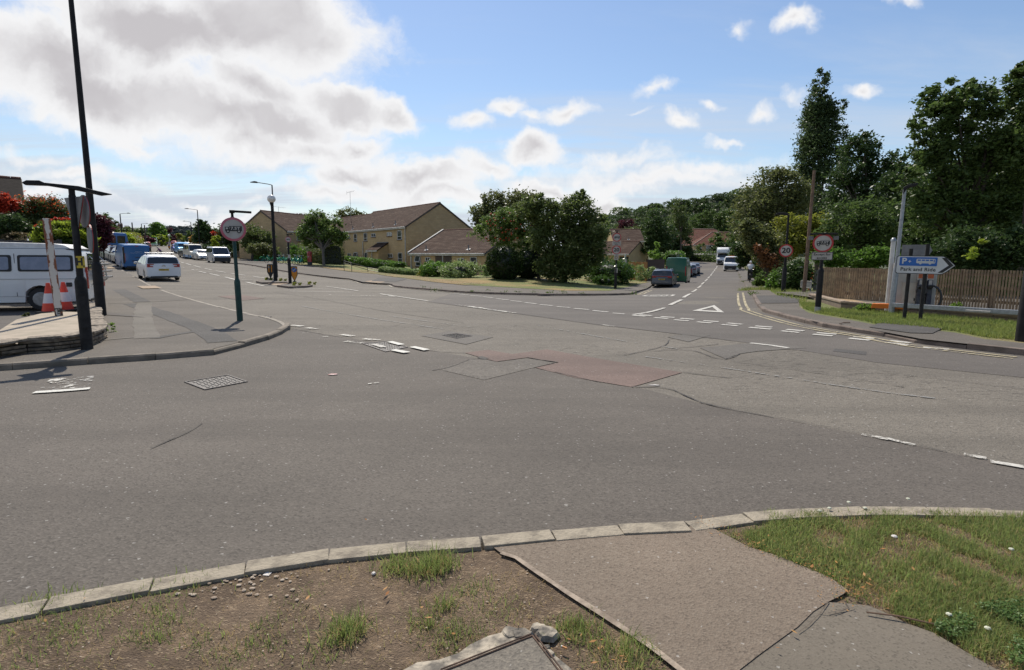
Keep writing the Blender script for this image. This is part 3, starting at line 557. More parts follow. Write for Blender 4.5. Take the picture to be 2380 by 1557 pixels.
dashes(mb, 'z3', [(330, 1190, 510, 1190)], .15)
dashes(mb, 'z4', [(1185, 1498, 1280, 1500), (1035, 1494, 1090, 1497), (745, 1487, 780, 1489), (1460, 1475, 1660, 1515), (1480, 1476, 2000, 1557), (1300, 1500, 1660, 1513)], .10)
dashes(mb, 'q6', [(1325, 128, 1760, 190), (120, 280, 215, 290), (225, 300, 300, 308), (480, 350, 580, 363), (650, 381, 775, 392), (515, 400, 575, 404), (565, 404, 650, 411),], .16, .02, .2)
dashes(mb, 'q6', [(680, 712, 760, 702), (90, 778, 105, 784), (230, 768, 250, 765), (290, 762, 310, 759), (1410, 575, 1430, 571), (200, 338, 245, 334), (350, 366, 390, 362)], .035, .016, .3)
dashes(mb, 'q7', [(1520, 783, 1660, 810), (1650, 805, 1800, 842), (1970, 873, 2000, 880), (2060, 890, 2180, 913), (665, 615, 700, 622), (555, 590, 562, 592), (1040, 690, 1055, 694), (130, 505, 160, 512), (205, 519, 225, 522), (145, 200, 210, 208), (2200, 930, 2380, 960)], .07, .016, .2)
tag(mb.build('road_markings', W_old), kind='structure')
mb = MB()
for q in ([(845, 470), (885, 462), (992, 482), (940, 490)], [(985, 446), (1025, 440), (1135, 464), (1090, 471)], [(820, 408), (860, 402), (950, 425), (905, 431)]):
    W_ = ats(zc('q6', *q)); mb.add([(p.x, p.y, p.z+.03) for p in W_], [(0, 1, 2, 3)])
ribbon_mb(mb, ats(zc('q5', (250, 777), (450, 765), (660, 747))), .12, .02, .06, .15)
tag(mb.build('road_markings', worn_paint('thick road paint', (.66, .64, .57), .28)), kind='structure')
patch('road_markings', zc('q5', (255, 775), (350, 685), (690, 650), (660, 740)), W_faint, .012); patch('road_markings', zc('q5', (340, 700), (370, 680), (470, 668), (560, 700), (545, 745), (440, 745), (420, 715)), W_old, .016)
patch('road_markings', zc('q6', (700, 425), (745, 420), (820, 445), (780, 450)), W_old, .03)
mb = MB(); RRr = resample(RR, .5); st = [i for i, p in enumerate(RRr) if p.y < 31][0]
for d in (.38, .62): ribbon_mb(mb, offset(RRr, -d)[st+(2 if d > .5 else 0):], .09, .016, .02, .6)
RKr = resample(RK, .5); lk = [i for i, p in enumerate(RKr) if p.x > 5.2][0]
for d in (.3, .55): ribbon_mb(mb, offset(RKr, d)[lk:] if offset(RKr, d)[5].y < RKr[5].y else offset(RKr, -d)[lk:], .09, .016, .02, .6)
tag(mb.build('yellow_lines', Y_new), kind='structure')
sgn = 1 if offset(RKr, .3)[5].y < RKr[5].y else -1
mb = MB(); ribbon_mb(mb, offset(RKr, .16*sgn)[:lk], .12, .02, .05, .6); tag(mb.build('road_edge_line', M('pale channel line', (.42, .38, .31), (.32, .28, .22), 8, .9)), kind='structure')
# ---- manhole covers, gully
IRON = M('cast iron', (.15, .14, .13), (.09, .083, .076), 30, .55, .5, bump=1.0, bscale=90)
def manhole(V, label):
    W_ = ats(V); c_ = sum((p for p in W_), Vector())/4; e = empty('manhole_cover', c_, 0, label, 'manhole cover'); rim = MB(); k = [(p-c_) for p in W_]
    for i in range(4):
        a, b = k[i], k[(i+1) % 4]; a2, b2 = a*.93, b*.93; rim.add([(q.x, q.y, z) for z in (-.02, .018) for q in (a, b, b2, a2)], [(4, 5, 6, 7), (0, 3, 2, 1), (0, 1, 5, 4), (3, 7, 6, 2)])
    rim.build('frame', M('iron frame', (.07, .065, .06), (.12, .10, .09), 20, .6, .3), e); pl_ = MB(); q = [p*.925 for p in k]; pl_.add([(p.x, p.y, .008) for p in q]+[(p.x, p.y, -.03) for p in q], [(0, 1, 2, 3), (4, 7, 6, 5), (0, 4, 5, 1), (1, 5, 6, 2), (2, 6, 7, 3), (3, 7, 4, 0)])
    rg = pl_; N = 9
    for i in range(1, N):
        for j in range(1, N):
            f, g_ = i/N, j/N; p = q[0]*(1-f)*(1-g_)+q[1]*f*(1-g_)+q[2]*f*g_+q[3]*(1-f)*g_; rg.box((p.x, p.y, .011), (.035, .012, .008), Matrix.Rotation(.8 if (i+j) % 2 else -.8, 3, 'Z'))
    rg.build('plate', IRON, e, merge=False)
    return e
manhole([(428, 889.4), (530, 872.9), (576, 888.8), (476, 907.8)], 'large rectangular iron manhole cover in the near left carriageway')
manhole([(1027, 780), (1059.7, 776), (1097.8, 781.8), (1061, 787.8)], 'small iron manhole cover in a pale square patch mid junction')
manhole([(842, 800), (893, 794.5), (948.6, 807.9), (896, 819)], 'iron manhole cover crossed by broken white paint dashes')
manhole(zc('q5', (1930, 215), (1945, 209), (1990, 215), (1975, 222)), 'small drain grate beside the back of the left footway')
# ---- kerbs
mb = MB(); kerb(mb, RK, .13, .115, -1 if sgn == 1 else 1, .92, 1, dip=lambda p: .25 if -11.8 < p.x < -9.3 and p.y < 46 else 1); tag(mb.build('kerb', K_brown, bevel=0), kind='structure')
mb = MB(); kerb(mb, RR, .13, .115, 1, .92, 2, dip=lambda p: .7 if 8.1 < p.x < 8.6 and 10.8 < p.y < 12.2 else 1); kerb(mb, [SL[0]]+SL[1:], .13, .1, 1, .92, 3); tag(mb.build('kerb', K_brown), kind='structure')
PT = ats(zc('q5', (-500, 640), (0, 610), (300, 588), (560, 570), (800, 552), (1000, 540), (1200, 527), (1400, 517), (1560, 497), (1710, 458), (1850, 420), (2000, 372), (2090, 330), (2130, 298), (2126, 283)))
mb = MB(); kerb(mb, [p for p in PT if True], .13, .10, 1, .9, 4, dip=lambda p: .85 if p.x > -6.2 and 9.35 < p.y < 10.4 else 1); tag(mb.build('kerb', M('kerb concrete dark', (.22, .185, .145), (.14, .118, .09), 4, .9, bump=.7, bscale=70)), kind='structure')
PB = ats(zc('q5', (2126, 283), (2100, 262), (1980, 220), (1790, 180), (1410, 85), (1160, 5))+zc('z2', (650, 1180), (400, 1045), (290, 985), (150, 880), (100, 745)), .09)
mb = MB(); kerb(mb, list(PB), .13, .095, 1, .9, 5); tag(mb.build('kerb', K_pale), kind='structure')
FK = zc('f1', (-300, 540), (0, 485), (75, 472), (580, 378), (1025, 297), (1410, 234), (1770, 193), (2070, 174), (2350, 152))+zc('f2', (240, 124), (490, 104), (740, 97), (980, 63), (1200, 42), (1230, 40), (1500, 28), (1700, 22), (1920, 26), (2170, 30), (2380, 38), (2700, 52))
FKW = ats(FK, .1)
mb = MB(); kerb(mb, FKW, .14, .10, -1, .42, 6)
tag(mb.build('kerb', K_grey, bevel=.004), kind='structure')
# ---- footways and grass sheets
left_pave = [Vector((p.x, p.y, 0)) for p in offset(resample(PT, .4), .12)]+list(PB)[1:]+[Vector((-60, 75)), Vector((-75, 60)), Vector((-50, 7))]
drape('pavement', left_pave, up(.088), A_pave)
inner = zc('z3', (-60, 930), (100, 925), (380, 950), (420, 955), (650, 960))+zc('z4', (60, 1040), (330, 1068), (480, 1080), (800, 1130), (1060, 1165), (1400, 1195))+zc('z5', (-60, 1243), (0, 1245), (450, 1305), (900, 1350), (1600, 1390), (2076, 1415))+zc('z6', (300, 1283), (900, 1287), (1100, 1245), (1210, 1215), (1395, 1180))
IN = ats(inner, .115); SLo = offset(SL, 2.0) if offset(SL, 2.0)[0].x < SL[0].x else offset(SL, -2.0)
drape('pavement', [p for p in RK]+SL+list(reversed(SLo))+list(reversed(IN)), up(.11), A_pave)
lawn = IN+SLo+[Vector((30, 140)), Vector((-20, 140)), Vector((-45, 85)), Vector((-33, 66))]
drape('lawn', lawn, up(.125), G_lawn)
strip = ats(zc('z4', (380, 1066), (560, 1070), (800, 1100), (1060, 1135), (1400, 1165))+zc('z5', (-60, 1200), (0, 1212), (330, 1228), (400, 1255), (800, 1290), (1200, 1330), (900, 1352), (450, 1307), (0, 1247))+zc('z4', (1400, 1197), (1060, 1167), (800, 1132), (480, 1082)), .125)
drape('dry_verge', strip, up(.135), G_dry)
RI = ats(zc('r1', (1600, 700), (1640, 760), (1760, 850), (1850, 930))+zc('r2', (270, 1290), (350, 1340), (430, 1390), (640, 1440), (640, 1490), (740, 1557))+zc('q7', (1290, 142), (1500, 178))+zc('r3', (300, 1300), (700, 1330), (1100, 1375), (1400, 1440), (1750, 1475), (2200, 1530)), .115)
drape('pavement', [p for p in RR]+[Vector((20, 4)), Vector((20, 6.5))]+list(reversed(RI)), up(.11), A_pave)
drape('verge', RI+[Vector((22, 6)), Vector((60, 6)), Vector((70, 60)), Vector((62, 100))], up(.10), G_verge)
patch('pavement_patch', zc('r2', (190, 1412), (480, 1408), (640, 1450), (620, 1490), (240, 1492)), A_dark, .125); patch('pavement_patch', zc('r3', (190, 1370), (370, 1295), (560, 1300), (980, 1370), (850, 1440), (620, 1435)), A_dark, .125)
patch('pavement_patch', zc('z5', (-300, 1270), (0, 1275), (150, 1272), (-60, 1330), (-400, 1320)), A_dark, .125)
TAC = M('tactile paving buff', (.36, .27, .18), (.30, .22, .15), 20, .9, bump=.6, bscale=60)
for V in (zc('z4', (1235, 1322), (1370, 1305), (1530, 1330), (1440, 1342)), zc('z2', (490, 1238), (735, 1232), (825, 1266), (570, 1272)), zc('z2', (60, 976), (215, 974), (290, 990), (110, 994))): patch('tactile_paving', V, TAC, .118)
mb = MB()
for L, w_ in (([(970, 118), (1200, 195), (1500, 312), (1640, 400)], .5), ([(870, 15), (960, 60), (1040, 105)], .5)): ribbon_mb(mb, ats(zc('q5', *L), .09), w_, .094, .05, .5, 5)
ribbon_mb(mb, ats(zc('q5', (1120, 372), (1300, 340), (1560, 305)), .09), .22, .0945, .1, .5, 9)
tag(mb.build('pavement_trench', A_dark), kind='structure')
mb = MB(); ribbon_mb(mb, ats(zc('q5', (1060, 110), (1045, 200), (1055, 300), (1080, 370)), .09), .42, .0948, .06, .5, 5); ribbon_mb(mb, ats(zc('q5', (790, 115), (1060, 108), (1400, 88)), .09), .10, .0952, .06, .5, 5); ribbon_mb(mb, ats(zc('q5', (760, 385), (900, 372), (1050, 360)), .09), .12, .0954, .06, .5, 5)
tag(mb.build('pavement_trench', asphalt('asphalt pale patch', (.16, .142, .118), (.14, .125, .10), (.2, .18, .15), 80, .5)), kind='structure')
# ---- foreground verge
DIRT = None
m, t, b = newmat('dry earth'); tc = t.a('TexCoord').outputs['Object']; c1 = t.mix(t.ramp(t.noise(tc, 3.2, 6, .65), .35, .65), (.205, .148, .100), (.135, .097, .066)); c1 = t.mix(t.m('MULTIPLY', t.ramp(t.noise(tc, 9, 6, .7), .5, .68), .6), c1, (.31, .22, .14))
vo = t.a('TexVoronoi', {'Vector': t.a('Mapping', {'Vector': tc, 'Scale': (1, 2.2, 1), 'Rotation': (0, 0, .5)}).outputs[0], 'Scale': 85.0}); r_ = t.a('SeparateColor', {0: vo.outputs['Color']}).outputs[0]; c1 = t.mix(t.m('MULTIPLY', t.m('GREATER_THAN', r_, .93), .55), c1, (.46, .35, .23))
t.l.new(c1, b.inputs['Base Color']); b.inputs['Roughness'].default_value = .95; b.inputs['Specular IOR Level'].default_value = .2
t.l.new(t.a('Bump', {'Height': t.m('ADD', t.noise(tc, 25, 8, .7), t.m('MULTIPLY', vo.outputs['Distance'], .3)), 'Strength': .9, 'Distance': .03}).outputs[0], b.inputs['Normal']); DIRT = m
back = offset(resample(FKW, .3), -.14); dl = [Vector((p.x, p.y)) for p in back]
drape('verge_earth', dl+[Vector((9, 2)), Vector((9, -3)), Vector((-9, -3)), Vector((-9, .5))], lambda X, Y: .080+.007*np.sin(X*3.1+Y*2.2)*np.sin(Y*4.3-X), DIRT)
pathL = ats(zc('f1', (2280, 210), (2330, 250))+zc('f2', (0, 262), (160, 372), (430, 545), (730, 750), (900, 900)), .09)
pathR = ats(zc('f2', (870, 112), (950, 140), (1100, 220), (1250, 265), (1340, 305), (1480, 362), (1560, 420), (1540, 440), (1470, 475), (1400, 520), (1330, 590), (1260, 640), (1150, 720), (1060, 790), (960, 900)), .09)
bk = [p for p in back if pathL[0].x < p.x < pathR[0].x]
drape('footpath', pathL[:1]+[Vector((p.x, p.y, 0)) for p in bk]+pathR+list(reversed(pathL[1:])), .093, A_path)
low = ats(zc('f2', (930, 900), (1060, 788), (1150, 718), (1260, 638), (1330, 588), (1400, 518), (1470, 473), (1545, 478), (1660, 490), (1720, 515), (1830, 570), (1960, 615), (2070, 680), (2180, 745), (2330, 830), (2500, 920)), .09)
drape('footpath', low+[Vector((3, -2)), Vector((0, -2))], .089, A_path2)
mb = MB(); ribbon_mb(mb, pathL[1:], .030, .098, .12, .1, 4); tag(mb.build('path_edging', M('edging concrete', (.36, .29, .22), (.20, .155, .115), 12, .9, bump=.5)), kind='structure')
mb = MB()
for L in ([(1470, 475), (1440, 520), (1390, 575), (1330, 620)], [(1545, 478), (1560, 510), (1480, 535), (1420, 525)], [(1590, 505), (1520, 520), (1470, 532)]): ribbon_mb(mb, ats(zc('f2', *L), .09), .0035, .097, .5, .04, len(mb.v))
tag(mb.build('path_cracks', M('path crack', (.075, .058, .044), (.12, .095, .07), 30, .9)), kind='structure')
# broken concrete and inspection cover at the bottom edge
m_rub = M('weathered limestone concrete', (.44, .38, .29), (.13, .115, .095), 14, .95, bump=1, bscale=30)
cc_ = ats(zc('f3', (60, 552), (190, 490), (370, 470), (540, 405), (640, 340), (790, 265), (1000, 215), (1075, 250), (1150, 290), (1180, 285), (1390, 460), (1500, 540), (1560, 640), (0, 640)), .1)
drape('concrete_surround', cc_, lambda X, Y: .103+.006*np.sin(X*19)*np.sin(Y*23), m_rub)
cv = ats(zc('f3', (1168, 292), (1400, 600), (400, 600)), .1)
drape('inspection_cover', cv+[], .115, asphalt('cover concrete', (.20, .175, .14), (.16, .14, .115), (.33, .29, .22), 90, .8))
mb = MB()
for a, b_ in ((cv[2], cv[0]), (cv[0], cv[1])):
    for d in (0, .012): q = (b_-a).normalized(); nr = Vector((-q.y, q.x, 0))*d; mb.tube([(a.x+nr.x, a.y+nr.y, .118), (b_.x+nr.x, b_.y+nr.y, .118)], .0035, 6)
mb.build('cover_frame', M('rusty steel', (.16, .10, .07), (.09, .06, .045), 20, .8, .4)); tag(bpy.data.objects['cover_frame'], kind='structure')
rg = np.random.default_rng(5); mbr = MB()
for (x, y, sx, sy) in ((1080, 250, 110, 40), (1220, 200, 90, 55), (1300, 245, 110, 60), (980, 240, 110, 35), (1310, 420, 70, 60), (1290, 370, 40, 30)):
    p = at(*zc('f3', (x, y))[0], .1); sc_ = at(*zc('f3', (x+sx, y))[0], .1).x-p.x; n = 11; ring = [(p.x+math.cos(k/n*6.283)*sc_*rg.uniform(.7, 1.1), p.y+math.sin(k/n*6.283)*sc_*.8*rg.uniform(.7, 1.1)) for k in range(n)]
    vs = [(a, b_, .09) for a, b_ in ring]+[(p.x+(a-p.x)*.75, p.y+(b_-p.y)*.75, .110+rg.uniform(-.003, .006)) for a, b_ in ring]+[(p.x, p.y, .113)]
    mbr.add(vs, [(k, (k+1) % n, n+(k+1) % n, n+k) for k in range(n)]+[(n+k, n+(k+1) % n, 2*n) for k in range(n)])
tag(mbr.build('concrete_rubble', m_rub), kind='stuff')
# grass blades
L_green = leafmat('grass blade green', (.22, .27, .085), (.16, .21, .06), (.36, .38, .15), .55, .5, 3); L_dry = leafmat('grass blade dry', (.56, .42, .20), (.42, .29, .13), (.62, .52, .28), .35, .6, 3); L_mix = leafmat('grass blade olive', (.25, .25, .09), (.33, .28, .12), (.42, .38, .18), .5, .5, 3)
GR = ats(zc('f2', (1210, 68), (1500, 50), (1920, 50), (2380, 66), (2900, 90), (3300, 1100), (2500, 900), (2340, 800), (2130, 710), (1960, 600), (1830, 540), (1720, 490), (1560, 420), (1500, 365), (1250, 262), (1100, 205), (1000, 150), (1180, 120)), .1)
q = scatter(GR, 170000, 1, lambda X, Y: np.clip(1.9*vnoise(X, Y, 2.4, 4)-.25, .12, 1)); q2 = q[:int(len(q)*.72)]
blades('grass', q2, .058, .0040, L_green, 2, lean=1.1, off=.08); blades('grass', q[int(len(q)*.80):], .055, .0036, L_mix, 3, lean=1.3, off=.08)
qd = scatter(GR, 42000, 4); blades('dry_grass', qd, .05, .0035, L_dry, 5, lean=1.4, off=.07)
q = scatter(DP_ := [p for p in dl if p.x < pathL[0].x]+list(pathL)+[Vector((-8, -1)), Vector((-8, 1.5))], 60000, 61); blades('straw_litter', q, .016, .0028, L_dry, 62, lean=6, off=.082)
dn = lambda X, Y: np.clip((vnoise(X, Y, 2.6, 8)-.52)*3.2, 0.0, 1)
DP = [p for p in dl if p.x < pathL[0].x]+list(pathL)+[Vector((-8, -1)), Vector((-8, 1.5))]
q = scatter(DP, 130000, 6, lambda X, Y: np.clip((vnoise(X, Y, 2.6, 8)-.46)*2.6, 0.0, 1)); blades('dry_grass', q, .042, .0036, L_dry, 7, lean=1.6, off=.07)
q = scatter(DP, 26000, 8, lambda X, Y: np.clip((vnoise(X, Y, 2.6, 8)-.62)*3, 0, 1)+np.clip((vnoise(X*.6, Y, 1.3, 3)-.72)*3, 0, 1)); blades('grass', q, .05, .0036, L_mix, 9, lean=1.0, off=.07)
rg = np.random.default_rng(12); tf = []; td = []
def tuft(k, x, y, n, r, hh, off=.1, dry=.2):
    p = at(*zc(k, (x, y))[0], off); a = rg.normal(size=(n, 2))*r; pts = np.array([[p.x, p.y]])+a; c = rg.random(n) < dry; tf.append((pts[~c], np.full((~c).sum(), hh)*rg.uniform(.5, 1.25, (~c).sum()))); td.append((pts[c], np.full(c.sum(), hh*.8)))
for (x, y, n, r, hh) in ((1830, 300, 300, .05, .09), (1980, 310, 420, .06, .11), (2040, 290, 300, .05, .12), (1900, 300, 200, .08, .07), (680, 410, 220, .06, .06), (880, 380, 260, .07, .06), (300, 470, 200, .07, .06), (120, 500, 200, .07, .06), (490, 510, 220, .05, .05), (730, 490, 120, .04, .06), (1610, 600, 380, .05, .11), (780, 545, 150, .04, .06), (1400, 435, 220, .06, .045), (600, 610, 130, .05, .06), (730, 630, 130, .04, .06), (340, 580, 160, .05, .06), (200, 690, 260, .1, .06), (40, 650, 300, .12, .07), (1240, 600, 160, .06, .06), (2190, 400, 140, .05, .07), (2300, 480, 160, .07, .06), (1960, 540, 160, .05, .06), (2110, 620, 160, .06, .06), (1470, 700, 130, .06, .06), (1200, 680, 130, .06, .05), (1060, 730, 120, .06, .06), (920, 640, 120, .05, .06), (40, 560, 200, .1, .05), (2060, 480, 120, .03, .09)): tuft('f1', x, y, n, r, hh)
for (x, y, n, r, hh) in ((1540, 170, 300, .05, .08), (1660, 240, 240, .06, .07), (1960, 400, 420, .06, .10), (1480, 190, 160, .05, .07), (240, 130, 160, .04, .05), (450, 260, 150, .06, .06), (1760, 490, 160, .05, .06), (2140, 520, 180, .05, .05), (1110, 240, 90, .03, .05), (690, 240, 200, .08, .05), (520, 120, 160, .06, .05)): tuft('f3', x, y, n, r, hh, dry=.3)
for (x, y, n, r, hh) in ((1000, 135, 160, .05, .05), (900, 128, 120, .03, .04), (1090, 180, 160, .06, .05), (1210, 60, 140, .03, .07), (1215, 215, 160, .05, .06), (1310, 260, 200, .05, .06), (1560, 425, 200, .07, .05), (1540, 330, 140, .04, .05), (1450, 250, 160, .06, .05)): tuft('f2', x, y, n, r, hh)
for L, m_, nm in ((tf, L_green, 'grass'), (td, L_dry, 'dry_grass')): blades(nm, np.concatenate([a for a, b_ in L]), np.concatenate([b_ for a, b_ in L]), .0042, m_, 15, lean=.75, off=.065)
# clover
rg = np.random.default_rng(31); CP = ats(zc('f2', (1990, 520), (2380, 470), (2700, 800), (2330, 790), (2130, 705), (1960, 600)), .1); q = scatter(CP, 12000, 21, lambda X, Y: np.clip((vnoise(X, Y, 3.5, 5)-.30)*1.6, 0, 1)); n = len(q); C_ = np.stack([q[:, 0], q[:, 1], .10+.03*rg.random(n)], -1)
A, B = leaf_axes(rg, n, .0055, 1.2, .9); tag(quads('clover', C_, A, B, leafmat('clover leaf', (.10, .17, .04), (.07, .13, .03), (.16, .22, .07), .3, .5, 6)), kind='stuff')
# pebbles, fallen leaves, small litter
mb = MB(); rg = np.random.default_rng(7)
for i in range(300):
    if i < 60: a = zc('f1', (1180+rg.normal()*230, 380+rg.normal()*45))[0]
    else: a = (rg.uniform(0, 1500), rg.uniform(1290, 1557))
    p = at(a[0], a[1], .085)
    if p.y > 4.2 or not in_poly(np.array([[p.x, p.y]]), DP)[0]: continue
    s_ = rg.uniform(.003, .012) if i < 60 else rg.uniform(.002, .005); mb.ell((p.x, p.y, p.z+s_*.1), (s_*rg.uniform(.8, 1.5), s_, s_*.4), 7, 5)
tag(mb.build('pebbles', M('pebble', (.46, .38, .29), (.28, .21, .15), 25, .85)), kind='stuff')
LF = leafmat('fallen leaf', (.42, .20, .06), (.32, .13, .04), (.5, .33, .12), .2, .6, 5)
rg = np.random.default_rng(9); pts = []
for k, L in (('f2', [(1440, 270), (1525, 300), (1030, 185), (1190, 175), (1635, 350), (1690, 385), (1880, 340), (1780, 435), (1960, 580), (2075, 410), (1480, 230), (1750, 245), (1310, 620), (1220, 690), (1540, 425), (1270, 240), (1400, 250), (1160, 210)]), ('f3', [(1730, 395), (1850, 480), (1930, 470), (1960, 490), (1700, 325), (1600, 300), (1500, 295), (1690, 300), (1760, 300), (1710, 505), (480, 250), (230, 35), (280, 130)]), ('f1', [(1800, 435), (1800, 440), (670, 630), (1700, 100), (1960, 510), (2100, 600), (1440, 465), (220, 560), (390, 470)])):
    for x, y in L:
        p = at(*zc(k, (x, y))[0], .1)
        for _ in range(1): pts.append((p.x+rg.normal()*.01, p.y+rg.normal()*.01, p.z+.012))
for _ in range(260):
    p = at(*zc('f2', (1000+rg.random()**1.3*900, 140+rg.random()*60))[0], .1); f = (p.x-at(*zc('f2', (950, 140))[0], .1).x)
    pr = pathR[rg.integers(0, 9)]; pts.append((pr.x+rg.normal()*.05+.03, pr.y+rg.normal()*.05, .108))
C_ = np.array(pts); n = len(C_); A, B = leaf_axes(rg, n, .018, 2.5, .3); A[50:] *= .35; B[50:] *= .5; A[:, 2] *= .3; o = quads('fallen_leaves', C_, A, B, LF); tag(o, kind='stuff')
def small(name, label, cat, k, x, y, mbf, m_, off=.1, rz=0):
    p = at(*zc(k, (x, y))[0], off); mb = MB(); mbf(mb); o = mb.build(name, m_); o.location = (p.x, p.y, p.z+.002); o.rotation_euler.z = rz; tag(o, label, cat); return o
CRM = M('litter white', (.62, .58, .54), (.5, .46, .42), 20, .6); PINK = M('litter pink', (.62, .25, .22), (.6, .5, .46), 14, .5)
e = empty('cigarette_end', at(*zc('f3', (1445, 378))[0], .1)+Vector((0, 0, .008)), -.6, 'orange tipped cigarette end lying beside the broken concrete', 'cigarette end')
MB().tube([(-.012, 0, 0), (.008, 0, 0)], .0045, 8).build('filter', M('filter orange', (.50, .22, .06)), e, smooth=60); MB().tube([(-.018, 0, 0), (-.0122, 0, 0)], .0044, 8).build('paper_tip', CRM, e, smooth=60)
small('twig', 'long brown twig lying along the edge of the right grass', 'twig', 'f2', 1850, 560, lambda m: m.tube([(-.16, .055, 0), (-.04, .02, .006), (.08, -.03, .004), (.16, -.05, 0)], [.004, .0045, .004, .003], 6), M('twig brown', (.17, .10, .06)))
small('stick', 'short brown stick lying on the right footway', 'stick', 'q7', 1425, 190, lambda m: m.tube([(-.22, -.2, .01), (0, .02, .02), (.25, .16, .01)], .012, 6), M('twig brown', (.17, .10, .06)), .12)
small('litter_wrapper', 'pink and white wrapper on the near carriageway', 'litter', 'q6', 422, 638, lambda m: m.prism([(-.06, -.03), (.02, -.035), (.07, .0), (.05, .035), (-.03, .03)], 0, .006, 'xy'), PINK, .01)
small('litter_wrapper', 'white wrapper lying where the red road patch ends', 'litter', 'q7', 418, 518, lambda m: m.prism([(-.08, -.01), (.04, -.03), (.08, -.01), (.02, .02)], 0, .006, 'xy'), CRM, .01)
small('litter_paper', 'square white scrap among pebbles on the bare verge', 'litter', 'f1', 1243, 346, lambda m: m.prism([(-.018, -.014), (.014, -.018), (.018, .012), (-.012, .018)], 0, .003, 'xy'), CRM, .08)
small('litter_paper', 'small crumpled white scrap by the green tufts on the verge', 'litter', 'f1', 1737, 348, lambda m: m.ell((0, 0, .006), (.012, .014, .008), 6, 4), CRM, .08)
small('flower_head', 'white flower head in the right grass', 'flower', 'f2', 1770, 240, lambda m: m.ell((0, 0, .09), (.016, .016, .006), 8, 4), CRM, .08)
# wild flowers and seed heads above the right grass
mb = MB(); rg = np.random.default_rng(3)
for (x, y, h_) in ((1430, 60, .05), (1475, 50, .06), (1565, 20, .05), (2210, 610, .05), (2030, 545, .05), (1840, 10, .08), (2320, 240, .05), (1640, 45, .04)):
    p = at(*zc('f2', (x, y))[0], .1); mb.ell((p.x, p.y, p.z+h_*.3), (.014, .014, .007), 6, 4)
o = mb.build('clover_flowers', M('pale flower', (.55, .55, .42))); tag(o, kind='stuff')
# lawn and verge blades farther off
LB = leafmat('lawn blade', (.13, .22, .04), (.20, .24, .06), (.36, .32, .12), .35, .6, .5)
q = scatter([(p.x, p.y) for p in ats(zc('r3', (-400, 1130), (0, 1150), (450, 1180), (1760, 1285), (2200, 1310), (2200, 1500), (1750, 1460), (1400, 1425), (1100, 1365), (700, 1320), (300, 1290))+zc('q7', (1500, 172), (1290, 138), (1210, 112), (1190, 80), (1300, 90)), .1)], 60000, 40); blades('grass', q, .13, .014, LB, 41, lean=.7, off=.09)
q = scatter([(p.x, p.y) for p in RI[4:9]]+[(13.5, 25), (14.5, 31), (13.5, 34)], 12000, 44); blades('grass', q, .22, .02, LB, 42, lean=.7, off=.09)
SV = [(p.x, p.y) for p in strip]; q = scatter(SV, 9000, 43); blades('dry_grass', q, .06, .03, leafmat('dry lawn blade', (.30, .21, .08), (.22, .17, .06), (.36, .28, .12), .3, .6, .5), 45, lean=1.2, off=.13)
# weeds growing at the kerbs
mb = []; rg = np.random.default_rng(17); C_ = []
for (x, y) in zc('z5', (320, 1395), (490, 1430), (1005, 1452), (1220, 1440), (1440, 1465), (1640, 1462), (1860, 1470), (2060, 1475))+zc('z6', (150, 1325), (310, 1335), (540, 1335), (340, 1312), (1190, 1325), (1340, 1255))+zc('r1', (1590, 870), (1640, 960), (1700, 1060), (1770, 1140), (1800, 1135), (1730, 1065), (1600, 900)):
    p = at(x, y, .06); k = 40; C_.append(np.array([[p.x, p.y, p.z+.05]])+rg.normal(size=(k, 3))*np.array([.12, .06, .05]))
C_ = np.concatenate(C_); A, B = leaf_axes(rg, len(C_), .045); o = quads('weeds', C_, A, B, leafmat('weed leaf', (.10, .15, .03), (.07, .11, .025))); tag(o, kind='stuff')
# ---------------------------------------------------------------- vehicles
BLK = M('black plastic', (.018, .018, .019), (.03, .03, .03), 8, .5); TYRE = M('tyre rubber', (.018, .018, .018), (.03, .028, .026), 12, .85); RIM = M('wheel alloy', (.32, .32, .33), (.22, .22, .22), 6, .35, .7)
REDL = M('tail lamp red', (.42, .012, .012), (.25, .008, .008), 9, .2, coat=.8); CLRL = M('lamp lens clear', (.62, .64, .66), (.4, .42, .44), 9, .12, .2, coat=1); YPL = M('rear plate yellow', (.62, .42, .03), (.6, .4, .03), 3, .4); WPL = M('front plate white', (.6, .6, .58), (.6, .6, .58), 3, .4); CHR = M('chrome', (.6, .6, .6), (.5, .5, .5), 5, .15, 1.0); UND = M('underbody', (.012, .012, .012), (.02, .02, .02), 5, .9); SILV = M('satin silver', (.45, .45, .46), (.4, .4, .4), 6, .3, .8)
GLS = glass_mat()
TOPS = {'hatch': [(0, .56), (.012, .66), (.11, .93), (.2, .985), (.46, 1), (.6, .95), (.765, .66), (.92, .58), (.985, .47), (1, .38)],
 'estate': [(0, .56), (.01, .66), (.07, .93), (.14, .985), (.5, 1), (.62, .95), (.765, .66), (.93, .57), (.985, .46), (1, .38)],
 'saloon': [(0, .54), (.015, .65), (.14, .69), (.28, .93), (.42, 1), (.57, .96), (.735, .67), (.92, .58), (.985, .46), (1, .38)],
 'mpv': [(0, .55), (.01, .655), (.06, .925), (.12, .985), (.45, 1), (.60, .95), (.82, .65), (.93, .56), (.985, .45), (1, .36)],
 'van': [(0, .42), (.004, .93), (.02, .985), (.1, 1), (.68, 1), (.755, .955), (.885, .60), (.97, .52), (.993, .42), (1, .30)],
 'high': [(0, .40), (.004, .93), (.02, .985), (.1, 1), (.66, 1), (.75, .93), (.885, .50), (.97, .42), (.993, .34), (1, .25)],
 'camper': [(0, .40), (.006, .60), (.045, .885), (.06, .955), (.10, 1), (.70, 1.0), (.76, .965), (.90, .55), (.985, .49), (1, .30)]}
